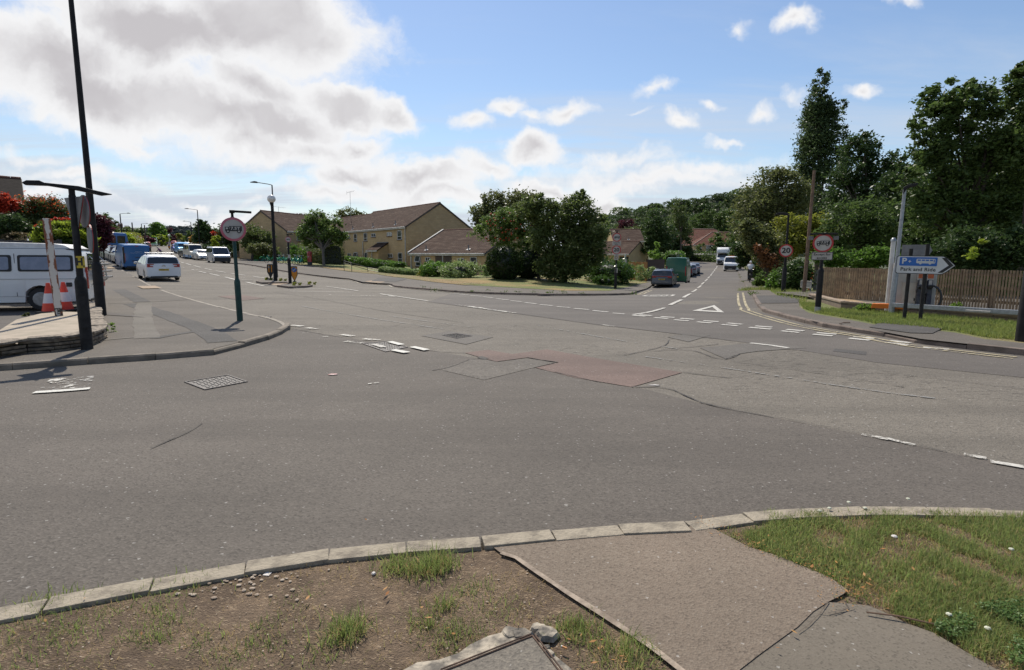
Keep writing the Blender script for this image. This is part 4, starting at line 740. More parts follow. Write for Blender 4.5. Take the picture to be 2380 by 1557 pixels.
def lerp_(T, t_):
    for (a, za), (b, zb) in zip(T, T[1:]):
        if t_ <= b: return za+(zb-za)*(t_-a)/max(1e-6, b-a)
    return T[-1][1]
def vehicle(name, label, cat, kind, p, rz, c, L=4.3, W=1.8, Hh=1.5, group=None, belt=.62, wr=.32, metal=.3, lower=None, rails=False, plate=None, sidewin=True, detail=True, rearwin=True, tilt=0.0, wheel_t=None, rearlamp='box', two=None, glint=0):
    e = empty(name, p, rz, label, cat, group); e.rotation_euler.x = tilt; T = TOPS[kind]; pm = paint(name+str([round(x, 2) for x in c])+str(metal), c, metal); w0 = W/2; zb0 = .19*min(Hh, 1.6)/1.5; wt = wheel_t or ((.19, .80) if kind in ('hatch', 'estate', 'saloon', 'mpv') else (.20, .83)); yw = [-L/2+L*q for q in wt]; ra = wr*1.12
    knots = sorted(set([0, .006, .02, .04, .07, .1, .14, .2, .3, .4, .5, .6, .68, .72, .76, .8, .84, .88, .92, .95, .975, .99, 1]+[a for a, _ in T]+[q+s_*ra/L for q in wt for s_ in (-1, -.92, -.7, -.4, 0, .4, .7, .92, 1)]))
    knots = [k for k in knots if 0 <= k <= 1]; zbelt0 = belt*Hh; G = []
    for t_ in knots:
        y = -L/2+L*t_; zt = lerp_(T, t_)*Hh; endf = 1-.10*max(0, 1-t_/.035)**2*(1 if kind not in ('van', 'high') else .35)-.16*max(0, 1-(1-t_)/.09)**2; w_ = w0*endf; zb = zb0+(.06 if t_ < .03 or t_ > .97 else 0)
        for q in yw:
            d = abs(y-q)
            if d < ra: zb = max(zb, wr+math.sqrt(max(0, ra*ra-d*d)))
        zb = min(zb, zt-.15); zbl = min(zbelt0, zt-.05); zm = max(.36*Hh*min(1, 1.6/Hh), zb+.03); zm = min(zm, zbl-.01); g_ = max(0, zt-zbl); tb = .26 if Hh < 1.8 else .10; wf = w_*.985-min(g_, Hh)*tb if g_ > .08 else w_*.93
        G.append([(0, zb), (w_*.84, zb), (w_*.985, min(zb+.05, zm)), (w_, zm), (w_*.985, zbl), (wf, zbl+g_*.86), (wf-.09, zt-.012), (0, zt+.012 if g_ > .08 else zt)])
    def gp(t_, j, side):                             # point on the body surface
        k = 0
        while k < len(knots)-2 and knots[k+1] < t_: k += 1
        f = (t_-knots[k])/(knots[k+1]-knots[k]); j0 = min(int(j), 6); fj = j-j0; a = [G[k][j0][i]*(1-fj)+G[k][j0+1][i]*fj for i in (0, 1)]; b = [G[k+1][j0][i]*(1-fj)+G[k+1][j0+1][i]*fj for i in (0, 1)]
        return Vector((side*(a[0]*(1-f)+b[0]*f), -L/2+L*t_, a[1]*(1-f)+b[1]*f))
    mb = MB(); ns = len(knots); ring = []
    for k, t_ in enumerate(knots):
        y = -L/2+L*t_; half = G[k]; ring.append([(x, y, z) for x, z in half]+[(-x, y, z) for x, z in reversed(half[1:-1])])
    m_ = len(ring[0]); vs = [q for r_ in ring for q in r_]; fs = [(i*m_+j, i*m_+(j+1) % m_, (i+1)*m_+(j+1) % m_, (i+1)*m_+j) for i in range(ns-1) for j in range(m_)]+[tuple(range(m_)), tuple((ns-1)*m_+j for j in range(m_))]
    mb.add(vs, fs)
    if lower:
        mb.mi = []
        for i in range(ns-1):
            for j in range(m_): mb.mi.append(1 if j in (0, 1, 2, m_-1, m_-2, m_-3) else 0)
        mb.mi += [0, 0]
        mb.build('body', [pm, paint(name+'low'+str(lower), lower, .1)], e, smooth=32)
    else: mb.build('body', pm, e, smooth=32)
    def patch_(n_, t0, t1, j0, j1, sides, m2, off=.006, nt=6, nj=3):
        q = MB()
        for s_ in sides:
            P_ = [[gp(t0+(t1-t0)*a/nt, j0+(j1-j0)*b/nj, s_) for b in range(nj+1)] for a in range(nt+1)]; vs = []
            for a in range(nt+1):
                for b in range(nj+1):
                    da = P_[min(a+1, nt)][b]-P_[max(a-1, 0)][b]; db = P_[a][min(b+1, nj)]-P_[a][max(b-1, 0)]; n3 = da.cross(db); n3 = n3.normalized() if n3.length > 1e-9 else Vector((0, 0, 1))
                    ref = P_[a][b]-Vector((0, P_[a][b].y*.6, Hh*.45)); n3 = n3 if n3.dot(ref) > 0 else -n3; vs.append(P_[a][b]+n3*off)
            q.add(vs, [(a*(nj+1)+b, (a+1)*(nj+1)+b, (a+1)*(nj+1)+b+1, a*(nj+1)+b+1) for a in range(nt) for b in range(nj)])
        return q.build(n_, m2, e, smooth=50)
    low = kind in ('hatch', 'estate', 'saloon', 'mpv')
    r0, r1 = {'hatch': (.022, .10), 'estate': (.015, .066), 'saloon': (.15, .27), 'mpv': (.014, .056)}.get(kind, (0, 0)); f0, f1 = {'hatch': (.615, .755), 'estate': (.635, .755), 'saloon': (.585, .725), 'mpv': (.62, .80), 'van': (.765, .88), 'high': (.76, .88), 'camper': (.77, .895)}[kind]
    wsc = MB()
    if low and rearwin: patch_('rear_window', r0, r1, 5.6, 7, (1, -1), GLS)
    patch_('windscreen', f0, f1, 5.9, 7, (1, -1), GLS)
    if sidewin:
        a0, a1 = (r1+.02, f1-.035) if low else (.04, f1-.04); segs = [(a0+.01, a0+(a1-a0)*.24), (a0+(a1-a0)*.27, a0+(a1-a0)*.56), (a0+(a1-a0)*.59, a1)] if low else ([(.70, f1-.03)] if kind in ('van', 'high') and sidewin != 'all' else [(.05, .26), (.29, .52), (.55, f1-.03)])
        for (a, b) in segs: patch_('side_window', a, b, 4.08, 4.92, (1,), GLS); patch_('side_window', a, b, 4.08, 4.92, (-1,), GLS)
    yr, yf = -L/2, L/2; we = w0*.9
    if not low and rearwin:
        for s_ in ((-1, 1) if kind != 'camper' else (0,)):
            o = MB().prism(rrect(we*.72 if s_ else we*1.5, Hh*.27, .06, 3, s_*we*.43, Hh*.745), yr-.012, yr+.02).build('rear_window', GLS, e)
            if kind == 'camper': o.rotation_euler.x = 0
    zl = Hh*(.60 if low else .42)
    for s_ in (-1, 1):
        if low and rearlamp == 'box': MB().box((s_*we*.80, yr+.035, Hh*.575), (.34, .14, .15)).build('tail_lamp', REDL, e, bevel=.02)
        elif rearlamp == 'c':
            q = MB().prism([(s_*we*1.02, Hh*.66), (s_*we*.58, Hh*.66), (s_*we*.62, Hh*.63), (s_*we*.84, Hh*.625), (s_*we*.84, Hh*.585), (s_*we*.66, Hh*.58), (s_*we*.64, Hh*.545), (s_*we*1.02, Hh*.535)], yr-.012, yr+.12); q.build('tail_lamp', REDL, e)
        else: MB().box((s_*we*.95, yr+.01, Hh*.50), (.10, .05, Hh*.34)).build('tail_lamp', REDL, e, bevel=.01)
        MB().box((s_*we*.72, yf-.10, Hh*(.47 if low else .40)), (.36, .16, .13)).build('headlamp', CLRL, e, bevel=.03)
    if glint:
        pass
    if detail:
        MB().box((0, yr+.03, zb0+.07), (we*1.7, .09, .10)).build('rear_bumper', BLK if low or not lower else BLK, e, bevel=.02); MB().box((0, yf-.03, zb0+.16), (we*1.66, .09, .18)).build('front_bumper', BLK, e, bevel=.02)
        MB().box((0, yf-.055, Hh*(.44 if low else .36)), (we*.95, .06, .09)).build('grille', BLK, e, bevel=.01)
        for s_ in (-1, 1): q = MB(); q.ell((s_*(w0+.09), -L/2+L*(f1-.045), zbelt0+.05), (.11, .05, .075), 8, 6); q.build('mirror', pm, e, smooth=60)
    for (y_, m2, nm) in ((yr-.012, YPL, 'rear'), (yf+.004, WPL, 'front')):
        o = MB().box((0, y_-.0 if nm == 'rear' else y_+.01, (Hh*.44 if low else Hh*.28) if nm == 'rear' else zb0+.2), (.52, .012, .11)).build('number_plate', m2, e)
        if plate and nm == 'rear': text(plate, .095, BLK, o, (0, yr-.020, (Hh*.44 if low else Hh*.28)), .02)
    for q in yw:
        for s_ in (-1, 1):
            o = MB().lathe([(wr*.62, -.10), (wr*.92, -.10), (wr, -.06), (wr, .06), (wr*.92, .10), (wr*.62, .10)], 20, (s_*(w0-.125), q, wr), 'x').build('wheel', TYRE, e, smooth=40)
            r_ = MB().lathe([(wr*.05, s_*.085), (wr*.60, s_*.075), (wr*.62, s_*.10), (wr*.56, s_*.104)], 16, (s_*(w0-.125), q, wr), 'x')
            for k in range(5): a = k*1.2566; r_.box((s_*(w0-.03), q+math.cos(a)*wr*.3, wr+math.sin(a)*wr*.3), (.02, wr*.55, .04), Matrix.Rotation(a, 3, 'X'))
            r_.build('rim', RIM, o)
    if rails:
        for s_ in (-1, 1): MB().tube([(s_*w0*.66, -L*.36, Hh-.03), (s_*w0*.68, -L*.33, Hh+.035), (s_*w0*.70, L*.06, Hh+.035), (s_*w0*.68, L*.1, Hh-.02)], .018, 6).build('roof_rail', SILV, e)
    MB().box((0, 0, zb0+.08), (W*.8, L*.9, .1)).build('underbody', UND, e)
    return e
def headd(a, b): d = b-a; return math.atan2(d.y, d.x)-rad(90)
def parked(name, label, cat, kind, u, v, ref, c, group='cars parked along the left kerb', flip=0, **kw):
    p = at(u, v); rz = ref if isinstance(ref, (int, float)) else headd(at(*ref[0]), at(*ref[1])); a = rz+rad(90); d = Vector((math.cos(a), math.sin(a))); L = kw.get('L', 4.3)
    sgn_ = -1 if flip else 1; ctr = p+Vector((d.x, d.y, 0))*(L/2*sgn_ if not kw.pop('centre', False) else 0) if not flip else p+Vector((d.x, d.y, 0))*(L/2)
    z0 = H(ctr.x-d.x*L*.3, ctr.y-d.y*L*.3); z1 = H(ctr.x+d.x*L*.3, ctr.y+d.y*L*.3); ctr.z = (z0+z1)/2; pit = math.atan2(z1-z0, L*.6)
    return vehicle(name, label, cat, kind, ctr, rz+(math.pi if flip else 0), c, group=group, tilt=pit*(-1 if flip else 1), **kw)
WH, SL_, BK_, GY = (.72, .72, .70), (.42, .43, .44), (.015, .015, .017), (.12, .125, .13)
R1 = rad(41)                                          # heading of the near left kerb
cit = parked('people_carrier', 'white people carrier with silver roof rails parked on the left past the footway tip', 'car', 'mpv', 383, 653.5, rad(40), (.78, .78, .77), None, L=4.45, W=1.83, Hh=1.56, metal=0, rearlamp='c', plate='KW64 YZJ')
MB().tube([(-.75, -1.0, 1.66), (.75, -1.0, 1.66)], .028, 8).build('roof_bar', SILV, cit)
for s_ in (-1, 1): MB().tube([(s_*.66, -1.0, 1.5), (s_*.66, -1.0, 1.66)], .025, 6).build('roof_bar_foot', BLK, cit)
MB().tube([(0, -2.12, 1.16), (.34, -2.16, 1.02)], .010, 5).build('rear_wiper', BLK, cit); MB().tube([(0, -1.5, 1.54), (0, -1.65, 1.82)], .006, 5).build('aerial', BLK, cit)
b = MB().prism([(-.10, .90), (0, .96), (.10, .90), (.10, .925), (0, .985), (-.10, .925)], -2.242, -2.225).build('emblem', CHR, cit)
b = MB().prism([(-.10, .855), (0, .915), (.10, .855), (.10, .88), (0, .94), (-.10, .88)], -2.242, -2.225).build('emblem', CHR, cit)
bv = parked('panel_van', 'blue panel van with an oval badge on its back doors', 'van', 'van', 322, 628, rad(41), (.012, .12, .33), None, L=4.9, W=1.95, Hh=1.95, metal=.2, sidewin=True, rearwin=False, plate='SK22 NGE')
MB().prism(circ(1, 28), 0, .004).build('badge', M('badge pale', (.5, .58, .6)), bv); bd = bv.children[-1]; bd.scale = (.36, 1, .095); bd.location = (.12, -2.458, 1.62); text('Jordan', .17, M('badge lettering blue', (.05, .2, .4)), bv, (.12, -2.47, 1.615), .01, sx=1.25); text('building services', .07, M('pale sign print', (.55, .62, .66)), bv, (.12, -2.462, 1.43), 0); text('Plumbing Refurbishment Air conditioning', .055, M('pale sign print', (.55, .62, .66)), bv, (.02, -2.462, 1.33), 0)
MB().box((0, -2.46, 1.0), (.28, .03, .05)).build('door_handle', BLK, bv); MB().box((0, -2.46, .72), (.72, .02, .06)).build('plate_recess', BLK, bv); MB().box((0, -2.44, 1.86), (.2, .04, .05)).build('brake_lamp', REDL, bv)
for x in (-.95, .95): MB().box((x*.93, -2.45, 1.15), (.12, .05, 1.25)).build('lamp_surround', BLK, bv)
mb = parked('minibus', 'tall blue minibus with black rear windows, beyond the blue panel van', 'minibus', 'high', 275, 603.5, rad(42), (.03, .14, .36), None, L=6.0, W=2.0, Hh=2.65, sidewin='all', metal=.2)
GL = 'cars parked along the left kerb'
parked('estate_car', 'dusty silver car beyond the blue panel van', 'car', 'hatch', 301, 616, rad(42), (.16, .15, .15), GL, L=4.3)
parked('hatchback', 'black hatchback parked between the blue van and the green car', 'car', 'hatch', 284, 609.5, rad(42), (.02, .02, .022), GL)
parked('hatchback', 'dark green hatchback parked on the left by the bus stop', 'car', 'hatch', 266, 604, rad(42), (.03, .10, .05), GL)
parked('hatchback', 'red car parked beyond the dark green hatchback', 'car', 'hatch', 262, 600.5, rad(43), (.45, .03, .03), GL)
parked('panel_van', 'small white van roof showing over the red parked car', 'van', 'van', 258, 597, rad(44), WH, GL, Hh=1.85, L=4.4)
far1 = [(325, 579), (365, 568.5)]
for (nm, lb, kd, u, v, c, kw) in (('hatchback', 'silver hatchback parked at the bend, left end of the far row', 'hatch', 329, 578.3, SL_, {}), ('hatchback', 'black hatchback parked at the bend beside the silver one', 'hatch', 335.5, 577.2, (.03, .02, .02), {}), ('hatchback', 'red hatchback parked at the bend in front of the ambulance', 'hatch', 341, 576.2, (.4, .03, .03), {}),
        ('saloon_car', 'grey car parked right behind the green and white ambulance', 'hatch', 369, 570.8, (.25, .25, .26), {}), ('saloon_car', 'dark green car second behind the ambulance', 'hatch', 372, 569.9, (.05, .07, .06), {}), ('saloon_car', 'navy car third behind the ambulance', 'hatch', 377, 568.9, (.03, .05, .12), {}),
        ('saloon_car', 'black car fourth behind the ambulance', 'hatch', 381, 568, (.02, .02, .02), {}), ('saloon_car', 'maroon car fifth behind the ambulance', 'hatch', 384.5, 567.3, (.2, .05, .06), {}), ('saloon_car', 'pale car sixth behind the ambulance', 'hatch', 387.5, 566.6, (.45, .40, .40), {}),
        ('saloon_car', 'silver car with a bright sun glint in the far left row', 'hatch', 392, 565.8, (.5, .5, .5), {}), ('saloon_car', 'white car beyond the moving red car', 'hatch', 414, 563.4, WH, {}), ('saloon_car', 'white car last in the far left row', 'hatch', 418.5, 562.6, WH, {})):
    parked(nm, lb, 'car', kd, u, v, headd(at(345, 573.5), at(390, 562.5)), c, 'cars parked in the far left row', detail=False, **kw)
amb = parked('ambulance', 'green and white ambulance facing us at the far left kerb', 'ambulance', 'high', 356, 572.5, headd(at(345, 573.5), at(390, 562.5)), (.60, .70, .55), None, flip=1, L=6.0, W=2.1, Hh=2.7, sidewin=False)
MB().box((0, 3.02, 1.05), (1.9, .05, .35)).build('green_stripe', M('bright green', (.10, .5, .08)), amb); MB().box((0, 1.0, 2.74), (1.9, 3.2, .12)).build('roof_trim', M('bright green', (.10, .5, .08)), amb)
parked('saloon_car', 'red car driving away along the middle of the far road', 'car', 'saloon', 404, 569, headd(at(383, 576), at(408, 566)), (.35, .02, .02), None, detail=False)
parked('ambulance_car', 'white car with orange stripes on the far road', 'car', 'estate', 429, 562.5, headd(at(400, 566), at(425, 561)), WH, None, detail=False)
# right-hand row facing us
hR = headd(at(553, 614), at(500, 603))
def facing(name, label, cat, kind, u, v, c, rz=None, **kw):
    p = at(u, v); L = kw.get('L', 4.3); r_ = rz if rz is not None else hR; a = r_+rad(90); d = Vector((math.cos(a), math.sin(a), 0)); ctr = p+d*L/2; z0 = H(ctr.x-d.x*L*.3, ctr.y-d.y*L*.3); z1 = H(ctr.x+d.x*L*.3, ctr.y+d.y*L*.3); ctr.z = (z0+z1)/2
    return vehicle(name, label, cat, kind, ctr, r_+math.pi, c, tilt=-math.atan2(z1-z0, L*.6), **kw)
GR_ = 'cars parked facing us on the far side of the main road'
v1 = facing('camper_van', 'silver camper van with black bumper parked facing us behind the green post', 'van', 'camper', 518, 612.5, (.52, .53, .54), rad(38), L=4.9, W=1.9, Hh=1.98, sidewin='all', metal=.5, group=GR_, rearwin=False)
MB().box((0, 2.44, .50), (1.80, .14, .52)).build('bumper_panel', BLK, v1, bevel=.04)
facing('hatchback', 'silver hatchback parked in front of the silver camper van', 'car', 'hatch', 479, 605.8, (.55, .55, .55), rad(40), group=GR_, metal=.5)
v2 = facing('camper_van', 'cream and blue camper van behind the silver hatchback', 'van', 'camper', 459, 602.8, (.68, .62, .50), rad(41), L=4.7, W=1.85, Hh=2.15, sidewin='all', metal=0, lower=(.05, .28, .55), group=GR_, rearwin=False)
facing('hatchback', 'black hatchback beside the cream and blue camper', 'car', 'hatch', 445, 600, (.02, .02, .022), rad(42), group=GR_)
facing('panel_van', 'bright blue panel van glinting in the sun in the far row', 'van', 'van', 430, 590, (.06, .36, .75), rad(38), L=4.9, W=1.95, Hh=1.92, group=GR_)
facing('hatchback', 'violet blue car half hidden behind the bright blue van', 'car', 'hatch', 418, 587, (.09, .12, .42), rad(38), group=GR_)
facing('hatchback', 'white and red car beyond the violet blue car', 'car', 'hatch', 416, 583, (.6, .5, .5), rad(34), group=GR_, detail=False)
facing('hatchback', 'silver car beyond the bright blue van', 'car', 'hatch', 426, 578, (.6, .62, .65), rad(28), group=GR_, detail=False)
facing('hatchback', 'grey car far along the right row near the bus stop', 'car', 'hatch', 433, 575, (.3, .3, .3), rad(25), group=GR_, detail=False)
facing('box_van', 'tall white box van far down the road', 'van', 'high', 438, 569, WH, rad(22), group=GR_, detail=False, L=6.5, W=2.2, Hh=3.1, sidewin=False)
facing('hatchback', 'white car beside the tall white box van', 'car', 'hatch', 446, 570, WH, rad(22), group=GR_, detail=False)
# side street
hS = headd(at(1511, 672), at(1600, 622))
GS = 'cars parked down the left side of the side street'
def away(name, label, cat, kind, u, v, c, rz, group=GS, **kw):
    p = at(u, v); L = kw.get('L', 4.4); a = rz+rad(90); d = Vector((math.cos(a), math.sin(a), 0)); ctr = p+d*L/2; ctr.z = (H(ctr.x-d.x, ctr.y-d.y)+H(ctr.x+d.x, ctr.y+d.y))/2; return vehicle(name, label, cat, kind, ctr, rz, c, group=group, **kw)
hS = rad(-21)
ho = away('estate_car', 'dark grey estate car with full width red tail lamps nearest in the side street', 'car', 'estate', 1537, 669.5, (.085, .095, .11), hS, L=4.6, W=1.8, Hh=1.48, rails=True, metal=.6, plate='RJ63 NFA')
MB().box((0, -2.31, .90), (1.0, .02, .05)).build('lamp_bar', REDL, ho); MB().box((0, -2.32, .42), (1.1, .02, .02)).build('bumper_trim', CHR, ho)
gv = away('high_roof_van', 'tall plain dark green van parked in front of the dark grey estate', 'van', 'high', 1570, 658, (.008, .10, .035), hS, L=5.6, W=2.05, Hh=2.55, rearwin=False, metal=.1)
away('hatchback', 'dark car with tall orange red tail lamp beyond the green van', 'car', 'hatch', 1592, 645, (.04, .045, .07), rad(-19), rearlamp='tall')
away('hatchback', 'silver grey car beyond the dark car in the side street', 'car', 'hatch', 1602, 641.5, (.3, .31, .33), rad(-19), )
away('saloon_car', 'dark silver saloon last in the side street row', 'car', 'saloon', 1611, 637.5, (.18, .19, .21), rad(-18), metal=.6)
pk = facing('dropside_pickup', 'white pickup with amber roof beacon driving towards us in the side street', 'van', 'van', 1697, 631, (.78, .78, .76), rad(-24), L=5.6, W=2.0, Hh=2.25, sidewin=True, metal=0, rearwin=False)
MB().box((0, 1.6, 2.33), (.8, .16, .10)).build('roof_beacon', M('amber beacon', (.7, .16, .02)), pk); MB().box((0, 2.83, .62), (1.7, .04, .42)).build('bumper_panel', BLK, pk, bevel=.03)
bt = facing('box_truck', 'white box truck with rounded wind deflector behind the white pickup', 'truck', 'van', 1678, 616, (.78, .78, .76), rad(-22), L=5.0, W=2.0, Hh=2.2, sidewin=True, metal=0, rearwin=False)
MB().box((0, -1.6, 1.95), (2.25, 4.4, 2.3)).build('cargo_box', M('box panel white', (.75, .75, .73)), bt, bevel=.05); MB().prism([(.5, 2.18), (1.75, 2.2), (1.55, 2.7), (1.1, 3.05), (.5, 3.1)], -1.0, 1.0, 'yz').build('wind_deflector', M('box panel white', (.75, .75, .73)), bt, bevel=.08, smooth=50); MB().box((0, 2.53, .62), (1.7, .04, .42)).build('bumper_panel', BLK, bt, bevel=.03)
# foreground camper van, seen side on, its nose out of frame to the left
PR = P(200, 640, 16.4); cv_L, cv_H, va = 4.75, 1.86, rad(112); cv_c = Vector((PR.x, PR.y, 0))-Matrix.Rotation(va, 3, 'Z') @ Vector((-.92, -cv_L/2, 0)); cv_c.z = .10
e = vehicle('camper_van', 'white camper van with curtained windows and cycle rack beside the rusty post', 'van', 'camper', cv_c, va, (.74, .73, .70), L=cv_L, W=1.84, Hh=cv_H, wr=.33, metal=0, sidewin=False, rearwin=True, rearlamp='tall', belt=.60, wheel_t=(.235, .82))
van = e; zbv = .60*cv_H
def side_patch(n_, y0, y1, z0, z1, m_, x, th=.012, r=.05):
    mb = MB().prism(rrect(y1-y0, z1-z0, r, 4, (y0+y1)/2, (z0+z1)/2), x-th/2, x+th/2, 'yz'); s_ = 1 if x > 0 else -1; mb.v = [(p[0]-s_*max(0, p[2]-zbv)*.115, p[1], p[2]) for p in mb.v]; return mb
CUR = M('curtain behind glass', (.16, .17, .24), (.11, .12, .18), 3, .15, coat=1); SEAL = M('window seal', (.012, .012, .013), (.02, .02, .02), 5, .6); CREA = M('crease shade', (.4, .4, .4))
for s_ in (-1, 1):
    for (y0, y1) in ((-2.08, -.80), (-.66, .62), (.75, 1.5)): side_patch('w', y0, y1, 1.12, 1.58, SEAL, s_*.912, .02).build('window_frame', SEAL, van); side_patch('w', y0+.06, y1-.06, 1.17, 1.53, CUR, s_*.924, .012).build('window', CUR, van)
    for y_ in (-.73, .68): side_patch('g', y_-.006, y_+.006, .42, 1.62, BLK, s_*.921, .006, .002).build('door_gap', BLK, van)
    side_patch('t', -2.3, 2.2, .90, .915, BLK, s_*.922, .008, .005).build('waist_crease', CREA, van); side_patch('t', -1.0, 1.2, .42, .43, BLK, s_*.922, .008, .004).build('sill_crease', CREA, van)  # crease shade painted as thin grey strips along waist and sill
    side_patch('f', -2.02, -1.88, .68, .80, BLK, s_*.924, .01, .01).build('vent_panel', BLK, van)
rf = MB().prism([(-2.1, 1.74), (-1.9, 1.87), (-1.65, 1.91), (1.2, 1.97), (1.4, 1.88), (1.55, 1.76)], -.80, .80, 'yz').build('pop_top', M('pop top white', (.76, .74, .70)), van, bevel=.04, smooth=40); MB().box((0, -.3, 1.755), (1.66, 3.7, .03)).build('pop_top_seal', BLK, van)
rk = MB()
for x in (-.45, .45): rk.tube([(x, -2.30, 1.65), (x, -2.5, 1.4), (x, -2.55, .85), (x, -2.35, .7)], .018, 6)
for z in (1.4, 1.2, 1.0, .85): rk.tube([(-.6, -2.53, z), (.6, -2.53, z)], .018, 6)
for z in (1.32, 1.1, .92): rk.box((.0, -2.62, z), (1.1, .14, .05))
rk.build('cycle_rack', SILV, van, bevel=.004)
# ---------------------------------------------------------------- street furniture
POLE = M('painted pole black', (.013, .012, .012), (.022, .020, .019), 5, .6, bump=.2, bscale=80, spec=.22); POLEG = M('painted pole green', (.012, .042, .036), (.018, .06, .05), 5, .5, bump=.2, spec=.3); GALV = M('galvanised steel', (.36, .37, .38), (.28, .29, .30), 12, .5, .6); GREYP = M('painted pole grey', (.024, .022, .021), (.038, .036, .034), 8, .7, spec=.15)
SR = M('sign red', (.42, .02, .02), (.36, .02, .02), 6, .4); SRF = M('sign red faded', (.50, .16, .22), (.46, .10, .12), 1.2, .6); SW = M('sign white', (.44, .41, .37), (.36, .33, .29), 5, .5); SBK = M('sign black', (.015, .015, .015), (.02, .02, .02), 6, .5); SBL = M('sign blue', (.01, .10, .38), (.015, .12, .42), 4, .45); SBACK = M('sign back grey', (.20, .20, .20), (.15, .15, .15), 5, .6, .2)
def facecam(p, extra=0): return math.atan2(p.y, p.x)-rad(90)+extra
def post(e, h, r=.05, rb=.075, hb=.9, m_=None, hd=None):
    m_ = m_ or POLE; MB().lathe([(r, hb-.05), (r, h-.01), (r*.9, h)], 14).build('post', m_, e, smooth=40); MB().lathe([(rb, -.1), (rb, hb-.06), (rb*.9, hb-.02), (r, hb+.03)], 14).build('post_base', m_, e, smooth=40)
    if hd: MB().box((0, -rb-.004, hb*.55), (rb*.9, .02, hb*.5)).build('access_door', m_, e, bevel=.004)
def disc(e, r, z, ring=None, y=-.06, rz=0, ring_w=.14):
    g_ = bpy.data.objects.new('sign_plate', None); g_.location = (0, 0, z); g_.rotation_euler = (0, 0, rz); link(g_, e)
    MB().prism(circ(r, 36), y-.008, y+.012).build('plate', SBACK, g_); MB().prism(circ(r*.985, 36), y-.012, y-.009).build('face', SW, g_)
    q = MB(); annulus(q, circ(r, 36), circ(r*(1-ring_w*1.35), 36), y-.016, y-.0085); q.build('ring', ring or SR, g_); return g_
def truck(g_, s_, y, m_=SBK, tx='7.5T'):
    q = MB(); q.prism([(-.62*s_, .20*s_), (-.62*s_, -.16*s_), (.66*s_, -.16*s_), (.66*s_, .26*s_), (-.30*s_, .26*s_), (-.30*s_, .20*s_)], y-.003, y); q.build('truck_symbol', m_, g_)
    q = MB()
    for x in (-.42, .42): q.prism(circ(.15*s_, 18, x*s_, -.18*s_), y-.0045, y+.0)
    q.build('truck_wheels', m_, g_); q = MB()
    for x in (-.42, .42): q.prism(circ(.075*s_, 14, x*s_, -.18*s_), y-.006, y-.004)
    q.prism([(-.56*s_, .14*s_), (-.56*s_, .0), (-.40*s_, .0), (-.40*s_, .14*s_)], y-.006, y-.0032); q.prism([(-.31*s_, .2*s_), (-.31*s_, .03*s_), (-.28*s_, .03*s_), (-.28*s_, .2*s_)], y-.006, y-.0032); q.build('truck_details', SW, g_)
    text(tx, .34*s_, SW, g_, (.16*s_, y-.006, .06*s_), .035, sx=1.15)
def signlight(e, z, L=.45, dx=.22, m_=None, both=False):
    m_ = m_ or POLE; MB().tube([(0, 0, z-.22), (0, 0, z)], .03, 8).build('lamp_stem', m_, e); q = MB(); sp = (-1, 1) if both else (1,)
    for s_ in sp: q.box((s_*dx, -.05, z+.02), (L, .13, .05), Matrix.Rotation(s_*.04, 3, 'Y'))
    q.box((0, -.03, z+.02), (.12, .14, .07)); q.build('sign_lamp', m_, e, bevel=.012)
# green post, 7.5T
p = at(558, 745, .09); e = empty('sign_post', p, facecam(p), 'weight limit sign with faded pink ring on a green post on the left footway', 'road sign'); g0 = zat(p, 494)-p.z
post(e, g0-.1, .042, .07, 1.02, POLEG, True); gs = disc(e, .285, zat(p, 533)-p.z, SRF); truck(gs, .29, -.073); signlight(e, g0, .46, .20); e.rotation_euler.y = rad(-.7)
# left sign post with two-armed lamp, signs seen edge on
p = at(203, 811, .09); e = empty('sign_post', p, facecam(p), 'grey post with edge on road signs and a yellow hydrant plate by the stone wall', 'road sign'); g0 = zat(p, 432)-p.z; s_ = FPX/proj(p)[2]
post(e, g0-.15, .052, .088, 1.22, GREYP, True)
q = MB().prism([(-.62, .10), (-.56, .14), (-.40, .15), (-.34, .12), (.10, .10), (.30, .05), (.55, .0), (.40, -.03), (.10, .03), (-.30, .08), (-.58, .07)], -.08, .08); o = q.build('sign_lamp', POLE, e, bevel=.012); o.location = (0, 0, g0-.10); MB().tube([(0, 0, g0-.3), (0, 0, g0-.02)], .045, 8).build('lamp_stem', POLE, e)
tg = bpy.data.objects.new('triangle_sign', None); link(tg, e); tg.location = (-.07, 0, zat(p, 500)-p.z); tg.rotation_euler = (0, 0, rad(112))
MB().prism([(-.33, .30), (.33, .30), (0, -.33)], -.10, -.085).build('plate', SBACK, tg, bevel=.01); q = MB(); annulus(q, [(-.33, .30), (.33, .30), (0, -.33)], [(-.22, .235), (.22, .235), (0, -.19)], -.108, -.1005); q.build('ring', SR, tg)
for (zv, rr_, rz_, dx, nm) in ((490, .27, 104, .055, 'round_sign'), (554, .24, 97, .10, 'round_sign')):
    tg = bpy.data.objects.new(nm, None); link(tg, e); tg.location = (dx, 0, zat(p, zv)-p.z); tg.rotation_euler = (0, 0, rad(rz_)); MB().prism(circ(rr_, 30), -.09, -.075).build('plate', SBACK, tg); q = MB(); annulus(q, circ(rr_, 30), circ(rr_*.8, 30), -.10, -.0905); q.build('ring', SR, tg); MB().prism(circ(rr_*.8, 30), -.094, -.091).build('face', SW, tg)
zh = zat(p, 609)-p.z; o = MB().box((.025, -.066, zh), (.115, .012, .20)).build('hydrant_plate', M('hydrant yellow', (.62, .45, .03), (.55, .38, .03), 9, .5), e); text('H', .17, SBK, o, (.01, -.075, zh), .04, sx=.75); text('75', .04, SBK, o, (.065, -.075, zh+.07), .01); text('8', .045, SBK, o, (.066, -.075, zh-.07), .01)
